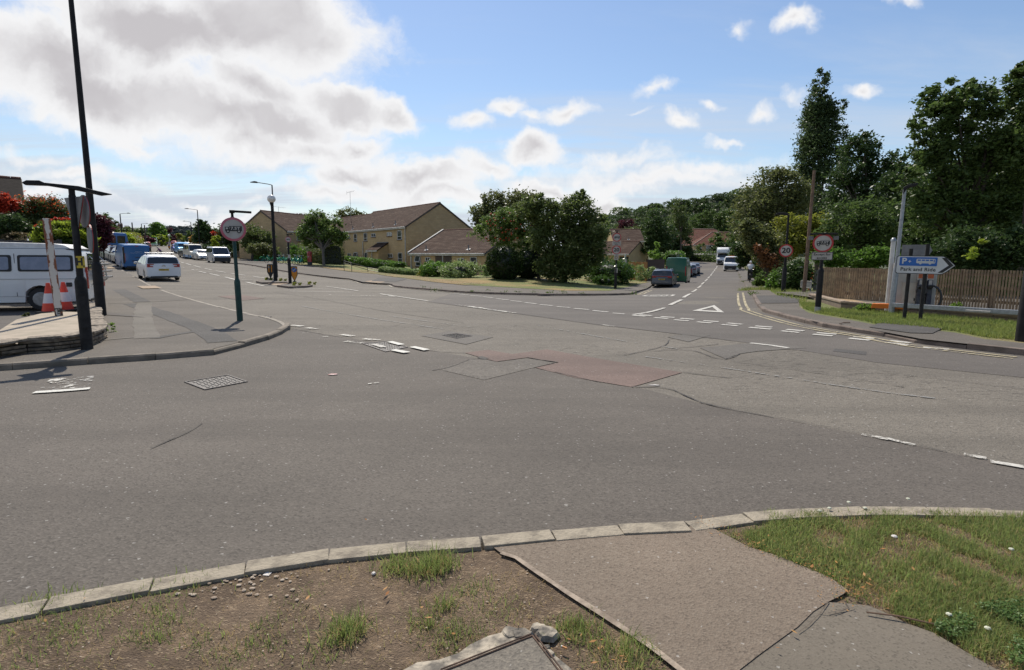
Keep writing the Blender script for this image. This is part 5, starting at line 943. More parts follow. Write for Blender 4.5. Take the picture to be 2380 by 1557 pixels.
# tall lamp column at the left
p = at(236, 733, .09); e = empty('lamp_column', p, facecam(p), 'tall black lamp column running out of the top of the picture at the left', 'street lamp'); e.rotation_euler.y = rad(-.1)
MB().lathe([(.075, 1.35), (.07, 4), (.055, 8.0)], 14).build('pole', POLE, e, smooth=40); MB().lathe([(.118, -.1), (.115, 1.32), (.10, 1.38), (.077, 1.42)], 14).build('pole_base', POLE, e, smooth=40); MB().tube([(0, 0, 8), (0, .0, 8.15), (.9, -.2, 8.3)], .035, 8).build('arm', POLE, e); MB().box((1.1, -.24, 8.3), (.6, .2, .09)).build('lamp_head', POLE, e, bevel=.02)
# island furniture
def bollard(u, v, label, front):
    p = at(u, v, .11); e = empty('island_bollard', p, facecam(p), label, 'bollard'); h = 1.12; out = [(-.045, .1), (-.045, .16), (-.20, .50), (-.20, 1.02), (-.19, 1.06), (.19, 1.06), (.20, 1.02), (.20, .50), (.045, .16), (.045, .1)]
    MB().prism(out, -.10, .10).build('shell', SBK, e, bevel=.02); MB().prism([(-.19, 1.06), (-.14, 1.10), (.14, 1.10), (.19, 1.06)], -.09, .09).build('cap', SW, e); MB().box((0, 0, .05), (.22, .22, .10)).build('foot', SBK, e, bevel=.02); MB().box((0, 0, .01), (.9 if front else .4, .35, .03)).build('base_plate', SBK, e)
    OR = M('bollard amber', (.72, .27, .01), (.62, .22, .01), 4, .4)
    if front:
        MB().prism([(0, .17), (-.16, .50), (-.165, 1.01), (.165, 1.01), (.16, .50)], -.114, -.104).build('face', OR, e); MB().prism(circ(.15, 24, 0, .84), -.120, -.115).build('blue_disc', SBL, e)
        MB().prism([(.085, .93), (.10, .905), (-.01, .805), (.03, .765), (-.10, .745), (-.09, .875), (-.045, .835), (.065, .945)], -.125, -.121).build('arrow', SW, e)
    else:
        for x in (-.085, .085): MB().prism(rrect(.062, .50, .02, 3, x, .76), -.112, -.103).build('stripe', OR, e)
        MB().box((-.085, -.115, .88), (.055, .006, .15)).build('sticker', SW, e); MB().box((-.208, 0, .76), (.01, .14, .5)).build('side_stripe', OR, e)
    return e
bollard(629.3, 649.8, 'black island bollard with two amber stripes beside the globe lamp', False); bollard(685, 657, 'amber island bollard with blue keep left arrow disc', True)
# two kerbed islands and the tactile crossing between
def island(V, label):
    W_ = ats(V, .11); c_ = sum((q for q in W_), Vector())/len(W_); mbk = MB(); n = len(W_); inn = [w_+(c_-w_).normalized()*.14 for w_ in W_]
    vs = [(w_.x, w_.y, w_.z-.2) for w_ in W_]+[(w_.x, w_.y, w_.z) for w_ in W_]+[(w_.x, w_.y, w_.z) for w_ in inn]; mbk.add(vs, [(i, (i+1) % n, n+(i+1) % n, n+i) for i in range(n)]+[(n+i, n+(i+1) % n, 2*n+(i+1) % n, 2*n+i) for i in range(n)]); o = mbk.build('traffic_island', K_brown); tag(o, label, 'traffic island')
    q = MB(); q.add([(w_.x, w_.y, w_.z-.004) for w_ in inn], [tuple(range(n))]); s_ = q.build('island_surface', A_pave, o); return o
island(zc('z3', (490, 1200), (540, 1190), (660, 1180), (760, 1185), (870, 1200), (860, 1212), (560, 1215)), 'kerbed traffic island carrying the striped bollard and globe lamp')
island(zc('z3', (730, 1245), (820, 1232), (1000, 1225), (1110, 1235), (1135, 1245), (1060, 1255), (870, 1262)), 'kerbed traffic island carrying the amber bollard and weight limit sign')
patch('tactile_paving', zc('z3', (600, 1222), (850, 1218), (870, 1230), (740, 1254), (640, 1240)), TAC, .02)
def lamp(u, v, vtop, ua, label, h_hook=.0, r0=.11, m_=None, off=.11, globe=False, arm_u=None, group=None, head=.75, thin=.045):
    m_ = m_ or POLE; p = at(u, v, off); e = empty('street_lamp', p, facecam(p), label, 'street lamp', group); h = zat(p, vtop)-p.z; k = proj(p)[2]/FPX; MB().lathe([(r0*.6, 1.3), (thin*1.2, h*.5), (thin, h)], 12).build('pole', m_, e, smooth=40); MB().lathe([(r0, -.1), (r0, 1.25), (r0*.62, 1.36)], 12).build('pole_base', m_, e, smooth=40)
    if globe: MB().ell((0, 0, h+.20), (.27, .27, .27), 20, 14).build('globe', M('opal globe', (.80, .76, .70), (.74, .70, .64), 3, .25, coat=.5), e, smooth=80); MB().lathe([(.05, h-.35), (.12, h-.12), (.14, h-.06)], 14).build('globe_collar', m_, e, smooth=40)
    elif ua is not None:
        dx = ua*k; MB().tube([(0, 0, h-.05), (0, 0, h), (dx*.2, 0, h+.06), (dx*.72, 0, h+.14)], .028, 8).build('arm', m_, e); sg = 1 if dx > 0 else -1; MB().prism([(dx*.70, h+.10), (dx*.72, h+.19), (dx*.86, h+.22), (dx+sg*.1, h+.14), (dx+sg*.1, h+.11)], -.14, .14).build('lamp_head', m_, e, bevel=.02)
    return e
lamp(640.6, 652, 469, None, 'black globe lamp post standing on the traffic island', globe=True, r0=.13, thin=.07)
lamp(643, 641, 430, -42, 'tall black street lamp just behind the globe lamp', r0=.10)
o = bpy.data.objects
p = at(*zc('z3', (880, 1222))[0], .11); e = empty('sign_post', p, facecam(p), 'weight limit sign on the traffic island beside the amber bollard', 'road sign'); g0 = zat(p, 545)-p.z
post(e, g0-.1, .06, .10, 1.6, POLE); gs = disc(e, .58*.5*1.02, zat(p, 556)-p.z, SRF); gs.location.z = zat(p, 664.7 if False else zc('z3', (862, 730))[0][1])-p.z; gs.scale = (1.9, 1, 1.9) if False else (1.05*(57/4.874/2/ (FPX/proj(p)[2]))/.29, 1, 1.05*(57/4.874/2/(FPX/proj(p)[2]))/.29); truck(gs, .28, -.073); signlight(e, g0, .42, .12); MB().box((.02, -.07, zat(p, zc('z3', (870, 930))[0][1])-p.z), (.16, .02, .32)).build('notice', SW, e)
p2 = at(656, 640, .11)
# bus stop flags and distant lamps
def flag(u, v, vt, label, sx=.42, m_=None, sz=.5, side=-1, off=.1, tx=None):
    p = at(u, v, off); e = empty('bus_stop_post', p, facecam(p), label, 'bus stop sign'); h = zat(p, vt)-p.z; MB().lathe([(.05, -.1), (.05, h+.05)], 10).build('post', POLE, e, smooth=40); f_ = MB().box((side*sx*.5, -.03, h-sz*.5), (sx, .03, sz)).build('flag', SW, e, bevel=.01); MB().box((side*sx*.5, -.05, h-sz*.42), (sx*.8, .01, sz*.22)).build('flag_symbol', m_ or SBK, f_); return e
flag(243, 608, 541, 'bus stop flag on a dark post by the clipped yellow hedge', .5, sz=.62)
flag(1800, 667, 615, 'small bus stop flag on a green post at the ivy bank', .42, M('maroon stripe', (.2, .03, .03)), .45)
flag(408, 566, 549, 'distant bus stop flag under the big round tree', .9, sz=1.0); flag(437, 573, 549, 'distant bus stop flag beside the tall box van', .9, sz=1.1, side=1)
GLm = 'street lamps along the main road'
lamp(213, 590, 448, 25, 'slim grey street lamp rising behind the left sign post', group=GLm, m_=GREYP, thin=.05); lamp(287, 590, 497, 19, 'slim street lamp in front of the terrace roofs', group=GLm, m_=GREYP, thin=.07); lamp(333, 575, 520, 13, 'street lamp before the big round tree', group=GLm, m_=GREYP, thin=.08, r0=.14)
lamp(466, 596, 488, -24, 'grey street lamp beside the dark conifer across the road', group=GLm, m_=GREYP, thin=.06); lamp(448, 582, 516, -15, 'street lamp left of the dark conifer', group=GLm, m_=GREYP, thin=.07, r0=.14); lamp(446.5, 573, 524, -12, 'third street lamp away on the right of the main road', group=GLm, m_=GREYP, thin=.08, r0=.15); lamp(446, 569, 529.5, -11, 'farthest visible street lamp on the main road', group=GLm, m_=GREYP, thin=.08, r0=.15)
lamp(395, 577.5, 549, None, 'distant globe lamp post on the far island', globe=True, m_=GALV, thin=.07)
bollard(393.5, 579.5, 'distant amber bollard on the far island', True)
def telegraph(u, v, vt, label, lean=0, r=.14, group=None, m_=None): p = at(u, v, .1); e = empty('telegraph_pole', p, facecam(p), label, 'telegraph pole', group); e.rotation_euler.y = lean; h = zat(p, vt)-p.z; MB().lathe([(r, -.2), (r*.7, h)], 12).build('pole', m_ or M('weathered pole wood', (.20, .13, .085), (.13, .085, .055), 9, .9, bump=.6), e, smooth=50); return e, h
WD = M('dark pole wood', (.07, .05, .04), (.05, .035, .03), 8, .9)
for (u, v, vt, lb) in ((312, 580, 517, 'dark telegraph pole with a shield top in front of the terrace'), (340, 576, 523, 'telegraph pole left of the big round tree'), (366, 569, 518, 'telegraph pole standing before the big round tree')): telegraph(u, v, vt, lb, 0, .15, 'telegraph poles along the left of the main road', WD)
te, th = telegraph(1868, 684, 396, 'tall leaning brown telegraph pole behind the right hand signs', rad(.5), .085)
bd = MB()
for z in (1.2, 3.2, 3.6, 5.6): bd.tube([(-.15, -.0, z), (-.22, 0, z+.05)], .015, 6)
bd.build('step_bolts', GALV, te)
# right side signs
p = at(1900, 726, .1); e = empty('sign_post', p, facecam(p), 'weight limit sign with Except for access plate on a black post at the right', 'road sign'); g0 = zat(p, 545)-p.z; post(e, g0-.1, .05, .085, 1.35, POLE, False); kk = proj(p)[2]/FPX
gs = disc(e, .285, zat(p, 565)-p.z, SR); truck(gs, .28, -.073, tx='7.5T'); signlight(e, g0, .36, .2, GREYP, True); pl_ = MB().box((0, -.07, zat(p, 595)-p.z), (.58, .015, .25)).build('plate', SW, e, bevel=.003); q = MB(); annulus(q, rrect(.575, .245, .02, 2, 0, zat(p, 595)-p.z), rrect(.545, .215, .02, 2, 0, zat(p, 595)-p.z), -.086, -.0785); q.build('plate_border', SBK, e)
text('Except for', .098, SBK, pl_, (0, -.081, zat(p, 595)-p.z+.05), .018, sx=1.05, space=1.05); text('access', .098, SBK, pl_, (0, -.081, zat(p, 595)-p.z-.055), .018, sx=1.05, space=1.05)
for s_ in (-1, 1): MB().box((s_*.34, -.02, zat(p, 553)-p.z), (.14, .02, .12)).build('side_bracket_plate', SBACK, e, bevel=.01)
MB().box((-.02, -.06, zat(p, 640)-p.z), (.045, .012, .28)).build('sticker', SW, e); MB().lathe([(.09, 0), (.09, .18)], 14).build('galvanised_foot', GALV, e, smooth=40)
p = at(1820, 681, .1); e = empty('street_lamp', p, facecam(p), 'short black street lamp carrying a 20 speed sign by the ivy bank', 'street lamp'); h = zat(p, 499)-p.z; MB().lathe([(.06, 1.2), (.05, h*.6), (.045, h)], 12).build('pole', POLE, e, smooth=40); MB().lathe([(.10, -.1), (.10, 1.15), (.062, 1.26)], 12).build('pole_base', POLE, e, smooth=40)
kk = proj(p)[2]/FPX; dx = -30*kk; MB().prism([(0, h-.03), (0, h+.05), (dx*.4, h+.12), (dx*.8, h+.10), (dx, h), (dx*.5, h+.0)], -.1, .1).build('lamp_head', POLE, e, bevel=.02)
gs = disc(e, .30, zat(p, 582.5)-p.z, SR, ring_w=.15); text('20', .33, SBK, gs, (0, -.075, 0), .03, sx=1.12)
for vz in (640, 650): MB().box((0, -.055, zat(p, vz)-p.z), (.07, .01, .14)).build('sticker', SW, e)
# 20 zone post by the laurel
p = at(1430, 672, .11); e = empty('sign_post', p, facecam(p), 'post stacked with weight limit, Except for access and 20 signs at the street corner', 'road sign'); kk = proj(p)[2]/FPX; g0 = zat(p, 537)-p.z; post(e, g0-.05, .055, .10, 1.5, POLE, False)
gs = disc(e, .30, zat(p, 551.5)-p.z, SR); truck(gs, .30, -.073); gs = disc(e, .315, zat(p, 580.8)-p.z, SR, ring_w=.15); text('20', .34, SBK, gs, (0, -.075, 0), .03, sx=1.15); signlight(e, g0, .34, .02)
z_ = zat(p, 566)-p.z; pl_ = MB().box((0, -.07, z_), (.60, .015, .27)).build('plate', SW, e, bevel=.003); text('Except for', .10, SBK, pl_, (0, -.081, z_+.055), .016); text('access', .10, SBK, pl_, (0, -.081, z_-.06), .016)
z_ = zat(p, 597)-p.z; zp = MB().box((0, -.07, z_), (.30, .015, .42)).build('zone_plate', SW, e, bevel=.003); q = MB(); annulus(q, circ(.10, 20, 0, z_-.03), circ(.06, 20, 0, z_-.03), -.086, -.079); q.build('zone_symbol', M('zone brown', (.25, .16, .08)), zp); text('20 is', .07, SBK, zp, (0, -.081, z_+.14), .01)
z_ = zat(p, 628.5)-p.z; MB().box((.03, -.08, z_), (.19, .01, .32)).build('notice', SW, e); MB().box((.01, -.06, zat(p, 617)-p.z), (.06, .01, .2)).build('sticker', SW, e)
# Park and Ride
pa = at(2101, 745, .1); pb = at(2138, 747, .1); yaw = facecam(pa)+rad(2); e = empty('direction_sign', pa, yaw, 'white and blue Park and Ride arrow sign on two dark posts', 'road sign'); dxb = (pb-pa).length; hb_ = zat(pb, 566)-pb.z
sgL = zat(pa, 637)-pa.z; k = proj(pa)[2]/FPX
MB().lathe([(.045, -.1), (.045, zat(pa, 560)-pa.z-.2)], 12).build('post', GREYP, e, smooth=40); MB().lathe([(.045, -.1), (.045, hb_)], 12, (dxb, 0, 0)).build('post', GREYP, e, smooth=40)
x0 = (2080-2101-5)*k; x1 = (2184-2101)*k; zc_ = zat(pa, 615)-pa.z; hh = .235
sg_ = bpy.data.objects.new('sign_board', None); link(sg_, e); sg_.location = (0, 0, zc_); sg_.rotation_euler = (0, rad(.8), 0)
Oo = [(x0+.03, -hh), (x1-.26, -hh), (x1-.17, -hh+.06), (x1, 0), (x1-.17, hh-.06), (x1-.26, hh), (x0+.03, hh), (x0, hh-.03), (x0, -hh+.03)]; cx = (x0+x1)/2; Oi = [(cx+(a-cx)*.975, b*.93) for a, b in Oo]
MB().prism(Oo, -.075, -.055).build('board', SBK, sg_); MB().prism(Oi, -.08, -.0755).build('face', M('sign white clean', (.60, .60, .60), (.52, .52, .5), 3, .5), sg_)
bx0 = x0+.07; bx1 = x0+.87; MB().prism(rrect(bx1-bx0, .225, .02, 3, (bx0+bx1)/2, .085), -.085, -.0805).build('blue_panel', SBL, sg_); WHs = M('sign white clean', (.60, .60, .60))
text('P', .21, WHs, sg_, (bx0+.10, -.088, .09), .03); text('+', .12, WHs, sg_, (bx0+.22, -.088, .08), .02)
q = MB().prism(rrect(.40, .115, .025, 3, bx0+.56, .10), -.09, -.086); q.build('bus_symbol', WHs, sg_); q = MB()
for i in range(4): q.box((bx0+.42+i*.085, -.0915, .122), (.065, .003, .035))
q.box((bx0+.735, -.0915, .105), (.02, .003, .07)); q.build('bus_windows', SBL, sg_); q = MB()
for x in (.45, .65): q.prism(circ(.03, 12, bx0+x, .045), -.092, -.086)
q.build('bus_wheels', WHs, sg_)
text('Park and Ride', .125, SBK, sg_, (bx0+.41, -.083, -.12), .018, sx=1.02, space=1.05); xa = x1-.30
MB().prism([(xa, .19), (xa+.09, .19), (x1-.04, 0), (xa+.05, -.19), (xa-.05, -.19), (x1-.14, 0)], -.085, -.0805).build('chevron', SBK, sg_)
# direction sign seen from behind
pc = P(2084, 700, 20.5); pc.z = .1; e = empty('direction_sign', pc, facecam(pc), 'grey back of an arrow sign on posts beyond the Park and Ride sign', 'road sign'); zb = zat(pc, 582)-pc.z; kk = proj(pc)[2]/FPX
MB().prism([(.0, zb-.2), (50*kk, zb-.2), (57*kk, zb), (50*kk, zb+.2), (.0, zb+.2)], -.05, -.03).build('board', SBACK, e)
for dx, vt in ((27, 568), (45, 571)): MB().lathe([(.045, -.1), (.045, zat(pc, vt)-pc.z)], 10, (dx*kk, .0, 0)).build('post', GREYP, e, smooth=40)
# galvanised column, white pipe, black post at right edge
p = P(*zc('r3', (430, 1140))[0], 16.8); p.z = .2; e = empty('lamp_column', p, facecam(p), 'galvanised lamp column with a dark leaning head behind the Park and Ride sign', 'street lamp'); h = zat(p, 440)-p.z; MB().lathe([(.055, 1.2), (.042, h)], 14).build('pole', GALV, e, smooth=40); MB().lathe([(.078, -.1), (.076, 1.15), (.056, 1.28)], 14).build('pole_base', GALV, e, smooth=40)
MB().prism([(-.03, h-.15), (-.04, h+.05), (.06, h+.12), (.30, h+.17), (.28, h+.09), (.06, h+.02)], -.07, .07).build('lamp_head', POLE, e, bevel=.015); e.rotation_euler.y = rad(.6)
p = P(*zc('r3', (385, 1110))[0], 17.6); p.z = .2; e = empty('white_pipe_post', p, facecam(p), 'thick white capped pipe post beside the metal kiosk', 'post'); h = zat(p, zc('r3', (420, 410))[0][1])-p.z; MB().lathe([(.063, -.1), (.063, h-.02)], 16).build('pipe', M('white pipe', (.62, .60, .57), (.50, .48, .46), 4, .5), e, smooth=40); MB().lathe([(.075, h-.06), (.075, h), (.04, h+.05), (.01, h+.06)], 16).build('cap', GALV, e, smooth=40)
p = at(2374, 793, .1); e = empty('black_post', p, facecam(p), 'thick black post base cut by the right edge of the picture', 'post'); MB().lathe([(.105, -.1), (.105, 1.35), (.085, 1.42), (.06, 1.5), (.06, 4.2)], 16).build('pole', POLE, e, smooth=40)
# right-hand kiosk with hoses
k0 = P(2076, 700, 17.2); k1 = k0+Vector((.883, -.469, 0))*1.03; e = empty('service_kiosk', (k0.x, k0.y, .2), math.atan2(k1.y-k0.y, k1.x-k0.x), 'metal air and vacuum kiosk with black hoses beside the slatted fence', 'kiosk'); Wk = (k1-k0).length; hk = zat(k0, zc('r3', (430, 650))[0][1])-.2
STL = M('brushed steel cabinet', (.52, .48, .42), (.42, .39, .34), 2.5, .35, .25)
MB().box((Wk/2, .4, hk/2), (Wk, .8, hk)).build('cabinet', M('cabinet grey metal', (.46, .43, .39), (.38, .36, .32), 3, .45, .1), e, bevel=.03)
MB().box((Wk*.36, -.012, hk*.30), (Wk*.34, .02, hk*.55)).build('door', STL, e, bevel=.006); MB().box((Wk*.36, -.02, hk*.585), (Wk*.36, .05, .03)).build('door_canopy', SW, e); MB().box((Wk*.50, -.03, hk*.22), (.03, .02, .08)).build('lock', BLK, e); MB().box((Wk*.78, -.01, hk*.5), (.02, .02, hk*.95)).build('panel_joint', BLK, e)
for i, x in enumerate((.60, .82)):
    u_ = MB().box((Wk*x, -.12, hk*.34), (.13, .16, hk*.62)).build('pump_unit', M('pump blue', (.018, .022, .045), (.05, .055, .07), 6, .5), e, bevel=.02); MB().box((Wk*x, -.10, hk*.71), (.17, .14, .22)).build('pump_head', SW, u_, bevel=.02); MB().box((Wk*x, -.175, hk*.72), (.14, .01, .12)).build('display', M('display orange', (.5, .12, .04)), u_); MB().box((Wk*x, -.225, hk*.55), (.08, .01, .25)).build('instruction_strip', SW, u_); MB().ell((Wk*x, -.24, hk*.50), (.07, .05, .07), 10, 8).build('gauge', BLK, u_)
h_ = MB(); h_.tube([(Wk*.84+math.sin(a)*.26, -.3, hk*.27+math.cos(a)*hk*.26) for a in np.linspace(-.3, 3.3, 16)], .03, 8).build('hose', BLK, e, smooth=60); MB().tube([(Wk*.62+math.sin(a)*.12, -.3, hk*.42+math.cos(a)*.14) for a in np.linspace(-2, 3.3, 12)], .025, 8).build('hose', BLK, e, smooth=60); MB().box((Wk*.70, -.24, hk*.18), (.03, .02, .6)).build('orange_strip', M('strip orange', (.6, .2, .03)), e)
MB().prism([(-.04, .0), (-.02, .12), (.35, .13), (.5, .07), (.5, 0)], -.1, .12).build('orange_hood', M('hood orange', (.75, .18, .01)), None); o = bpy.data.objects['orange_hood']; pq = P(*zc('r3', (240, 1135))[0], 17.2); o.location = (pq.x, pq.y, .23); o.rotation_euler.z = facecam(pq); o.scale = (1.5, 1, 1.1); tag(o, 'bright orange plastic cover lying on the gravel near the kiosk', 'plastic cover')
# street nameplate and orange barrier
pn = at(*zc('r2', (655, 1350))[0], .1); e = empty('street_nameplate', pn, facecam(pn, rad(-62)), 'low white edged street nameplate seen at an angle by the telegraph pole', 'street sign'); MB().box((.45, 0, .42), (.95, .03, .34)).build('board', SBACK, e, bevel=.004); q = MB(); annulus(q, rrect(.95, .34, .02, 2, .45, .42), rrect(.89, .28, .02, 2, .45, .42), -.025, -.016); q.build('border', SW, e)
for x in (.1, .8): MB().box((x, .03, .3), (.06, .04, .7)).build('leg', SBACK, e)
pn = at(*zc('r2', (752, 1325))[0], .1); e = empty('orange_barrier', pn, facecam(pn), 'narrow orange barrier standing at the end of the slatted fence', 'barrier'); MB().prism([(-.10, 0), (.02, 0), (.12, 1.0), (-.06, 1.0)], -.05, .05).build('panel', M('barrier orange', (.75, .09, .01)), e, bevel=.01); MB().box((.28, .1, .55), (.30, .03, 1.2)).build('grey_mesh_panel', SBACK, e)
# rusty white post and cones
pr = at(*zc('z1', (437, 1155))[0], .14); e = empty('rusty_post', pr, facecam(pr), 'leaning white square post streaked with rust beside the traffic cones', 'post'); h = zat(pr, 508)-pr.z
m, t, b = newmat('rusting white paint'); tc = t.a('TexCoord').outputs['Object']; mp = t.a('Mapping', {'Vector': tc, 'Scale': (6, 6, 1.6)}).outputs[0]; sx_ = t.a('SeparateXYZ', {0: tc}).outputs[0]; f = t.ramp(t.m('ADD', t.noise(mp, 1.6, 6, .65), t.m('MULTIPLY', t.m('ABSOLUTE', sx_), 2.2)), .60, .66); c_ = t.mix(f, (.62, .57, .50), (.22, .07, .025)); sz_ = t.a('SeparateXYZ', {0: tc}).outputs[2]; lo = t.m('MULTIPLY', t.m('LESS_THAN', sz_, .30), t.ramp(t.noise(tc, 20, 4), .42, .5)); c_ = t.mix(lo, c_, (.05, .04, .03)); t.l.new(c_, b.inputs['Base Color']); b.inputs['Roughness'].default_value = .6
q = MB(); q.box((0, 0, h/2), (.155, .16, h)); q.build('steel_post', m, e, bevel=.008); MB().box((.0, 0, h*.80), (.165, .17, .02)).build('band', M('rust', (.2, .06, .02)), e); e.rotation_euler.y = rad(-1.2)
ORC = M('cone orange', (.78, .06, .02), (.70, .05, .02), 5, .5)
for (u, v, lb) in ((zc('z1', (372, 1098))[0][0], zc('z1', (372, 1098))[0][1], 'orange and white traffic cone left of the rusty post'), (zc('z1', (482, 1085))[0][0], zc('z1', (482, 1085))[0][1], 'orange and white traffic cone right of the rusty post')):
    p = at(u, v, .14); e = empty('traffic_cone', p, 0, lb, 'traffic cone', 'traffic cones behind the rusty post'); k = 1.05
    MB().box((0, 0, .02), (.42, .42, .05)).build('base', BLK, e, bevel=.01); MB().lathe([(.16*k, .04), (.125*k, .26)], 24).build('lower_cone', ORC, e, smooth=60); MB().lathe([(.125*k, .26), (.083*k, .52)], 24).build('reflective_sleeve', M('sleeve white', (.72, .66, .64), (.66, .55, .55), 3, .4), e, smooth=60); MB().lathe([(.083*k, .52), (.045*k, .74), (.035*k, .80)], 24).build('upper_cone', ORC, e, smooth=60)
    e.scale = (1.15, 1.15, 1.0)
# postbox
p = at(*zc('z4', (484, 1075))[0], .13); e = empty('pillar_box', p, facecam(p), 'red pillar box with black base in front of the dark hedge', 'postbox'); PBR = M('postbox red', (.38, .01, .01), (.30, .008, .008), 4, .35, coat=.6)
hp = zat(p, zc('z4', (482, 880))[0][1])-p.z; r_ = .24
MB().lathe([(r_, .3), (r_, hp-.22)], 24).build('body', PBR, e, smooth=40); MB().lathe([(r_*1.04, -.1), (r_*1.04, .38), (r_, .40)], 24).build('base', SBK, e, smooth=40); MB().lathe([(r_*1.12, hp-.22), (r_*1.14, hp-.14), (r_*1.02, hp-.08), (r_*.6, hp-.02), (.02, hp)], 24).build('cap', PBR, e, smooth=40); MB().box((0, -r_, hp-.36), (.2, .03, .03)).build('slot', SBK, e); MB().box((-.12, -r_+.03, hp-.62), (.13, .02, .2)).build('notice', SW, e); MB().box((0, -r_-.0, hp*.42), (.3, .01, .6)).build('door', PBR, e, bevel=.003)
# bicycles
TEAL = M('bicycle teal', (.05, .42, .35), (.04, .34, .28), 4, .4); BGR = M('bicycle green', (.05, .40, .15), (.04, .32, .11), 4, .45)
def bicycle(p, rz, label, group):
    e = empty('hire_bicycle', p, rz, label, 'bicycle', group)
    def tor(r, c, rt=.022, n=20): q = MB(); q.tube([(c[0]+r*math.cos(a), 0, c[2]+r*math.sin(a)) for a in np.linspace(0, 2*math.pi, n+1)], rt, 6, False); return q
    for x in (-.52, .52):
        w_ = tor(.32, (x, 0, .34)).build('wheel', TYRE, e, smooth=60); q = MB()
        for k in range(8): a = k*math.pi/4; q.tube([(x, 0, .34), (x+.3*math.cos(a), 0, .34+.3*math.sin(a))], .005, 4, False)
        q.build('spokes', GALV, w_)
    q = MB(); q.tube([(-.52, 0, .34), (-.05, 0, .32), (-.22, 0, .80)], .022, 6).tube([(-.05, 0, .32), (.10, 0, .48), (.36, 0, .78)], .035, 6).tube([(.52, 0, .34), (.36, 0, .80), (.32, 0, 1.0)], .024, 6).tube([(-.52, 0, .34), (-.2, 0, .66)], .016, 6); q.build('frame', TEAL, e, smooth=60)
    MB().prism([(-.88, .42), (-.80, .62), (-.55, .73), (-.28, .62), (-.14, .42), (-.30, .50), (-.52, .62), (-.75, .52)], -.045, .045).build('rear_mudguard', BGR, e, bevel=.01); MB().prism([(.20, .50), (.34, .66), (.55, .71), (.78, .60), (.86, .42), (.72, .56), (.52, .66), (.36, .60)], -.035, .035).build('front_mudguard', BGR, e, bevel=.01)
    MB().tube([(.30, -.28, 1.08), (.34, -.1, 1.02), (.34, .1, 1.02), (.30, .28, 1.08)], .016, 6).build('handlebar', SILV, e); MB().ell((-.24, 0, .92), (.14, .08, .04), 10, 6).build('saddle', BLK, e, smooth=60); MB().tube([(-.22, 0, .78), (-.24, 0, .9)], .015, 6).build('seat_post', SILV, e)
    q = MB(); 
    for x in (.42, .62): q.tube([(x, -.14, .86), (x, .14, .86)], .01, 5)
    q.tube([(.42, -.14, .86), (.62, -.14, .86)], .01, 5).tube([(.42, .14, .86), (.62, .14, .86)], .01, 5).tube([(.42, 0, .72), (.42, 0, .86)], .012, 5); q.build('front_rack', SILV, e); MB().tube([(-.05, -.1, .2), (-.05, .1, .44)], .012, 5).build('crank', SILV, e)
    return e
bl = [(598, 583, 12, 'hire bicycle tilted over at the far left end of the row', 'g'), (655, 988, -60, '', ''), ]
spec = [(600, 978, 35, 'green hire bicycle, first of the row from the left hedge'), (658, 995, -28, 'hire bicycle second in the row, just left of the globe lamp post'), (735, 998, -25, 'hire bicycle just right of the globe lamp post'), (775, 1002, -20, 'hire bicycle between the two island posts, right one of the close pair'), (828, 1006, 20, 'hire bicycle directly left of the island weight limit sign'), (905, 1014, 30, 'hire bicycle directly right of the island weight limit sign'), (950, 1018, 62, 'hire bicycle second from the pillar box, with a tan basket'), (998, 1022, 70, 'hire bicycle nearest to the red pillar box')]
for x, y, dg, lb in spec:
    p = at(*zc('z3', (x, y))[0], .115); bicycle(p, facecam(p)+rad(dg), lb, 'teal hire bicycles on the far footway')
p = at(*zc('z3', (540, 975))[0], .115); e = bicycle(p+Vector((0, 0, .06)), facecam(p)+rad(8), 'hire bicycle lying flat on the footway left of the row', 'teal hire bicycles on the far footway'); e.rotation_euler = (rad(84), 0, facecam(p)+rad(8))
# handrail
RL = M('handrail metal', (.10, .10, .09), (.16, .15, .12), 8, .5, .4); a = at(*zc('z4', (955, 1148))[0], .13); e = empty('handrail', a, 0, 'sloping grey handrail on posts beside the hedge', 'handrail'); pts = [(at(*zc('z4', q)[0], .13), zc('z4', q2)[0][1]) for q, q2 in (((958, 1148), (955, 1015)), ((1063, 1162), (1060, 1042)), ((1285, 1165), (1285, 1108)), ((1432, 1175), (1430, 1138)))]
tops = []
for (q, vt) in pts: z_ = zat(q, vt); tops.append(Vector((q.x, q.y, z_))); MB().tube([(q.x-a.x, q.y-a.y, q.z-a.z-.1), (q.x-a.x, q.y-a.y, z_-a.z)], .03, 8).build('post', RL, e)
for d in (0, -.22): MB().tube([tuple(q-a+Vector((0, 0, d))) for q in tops], .028, 8).build('rail', RL, e)
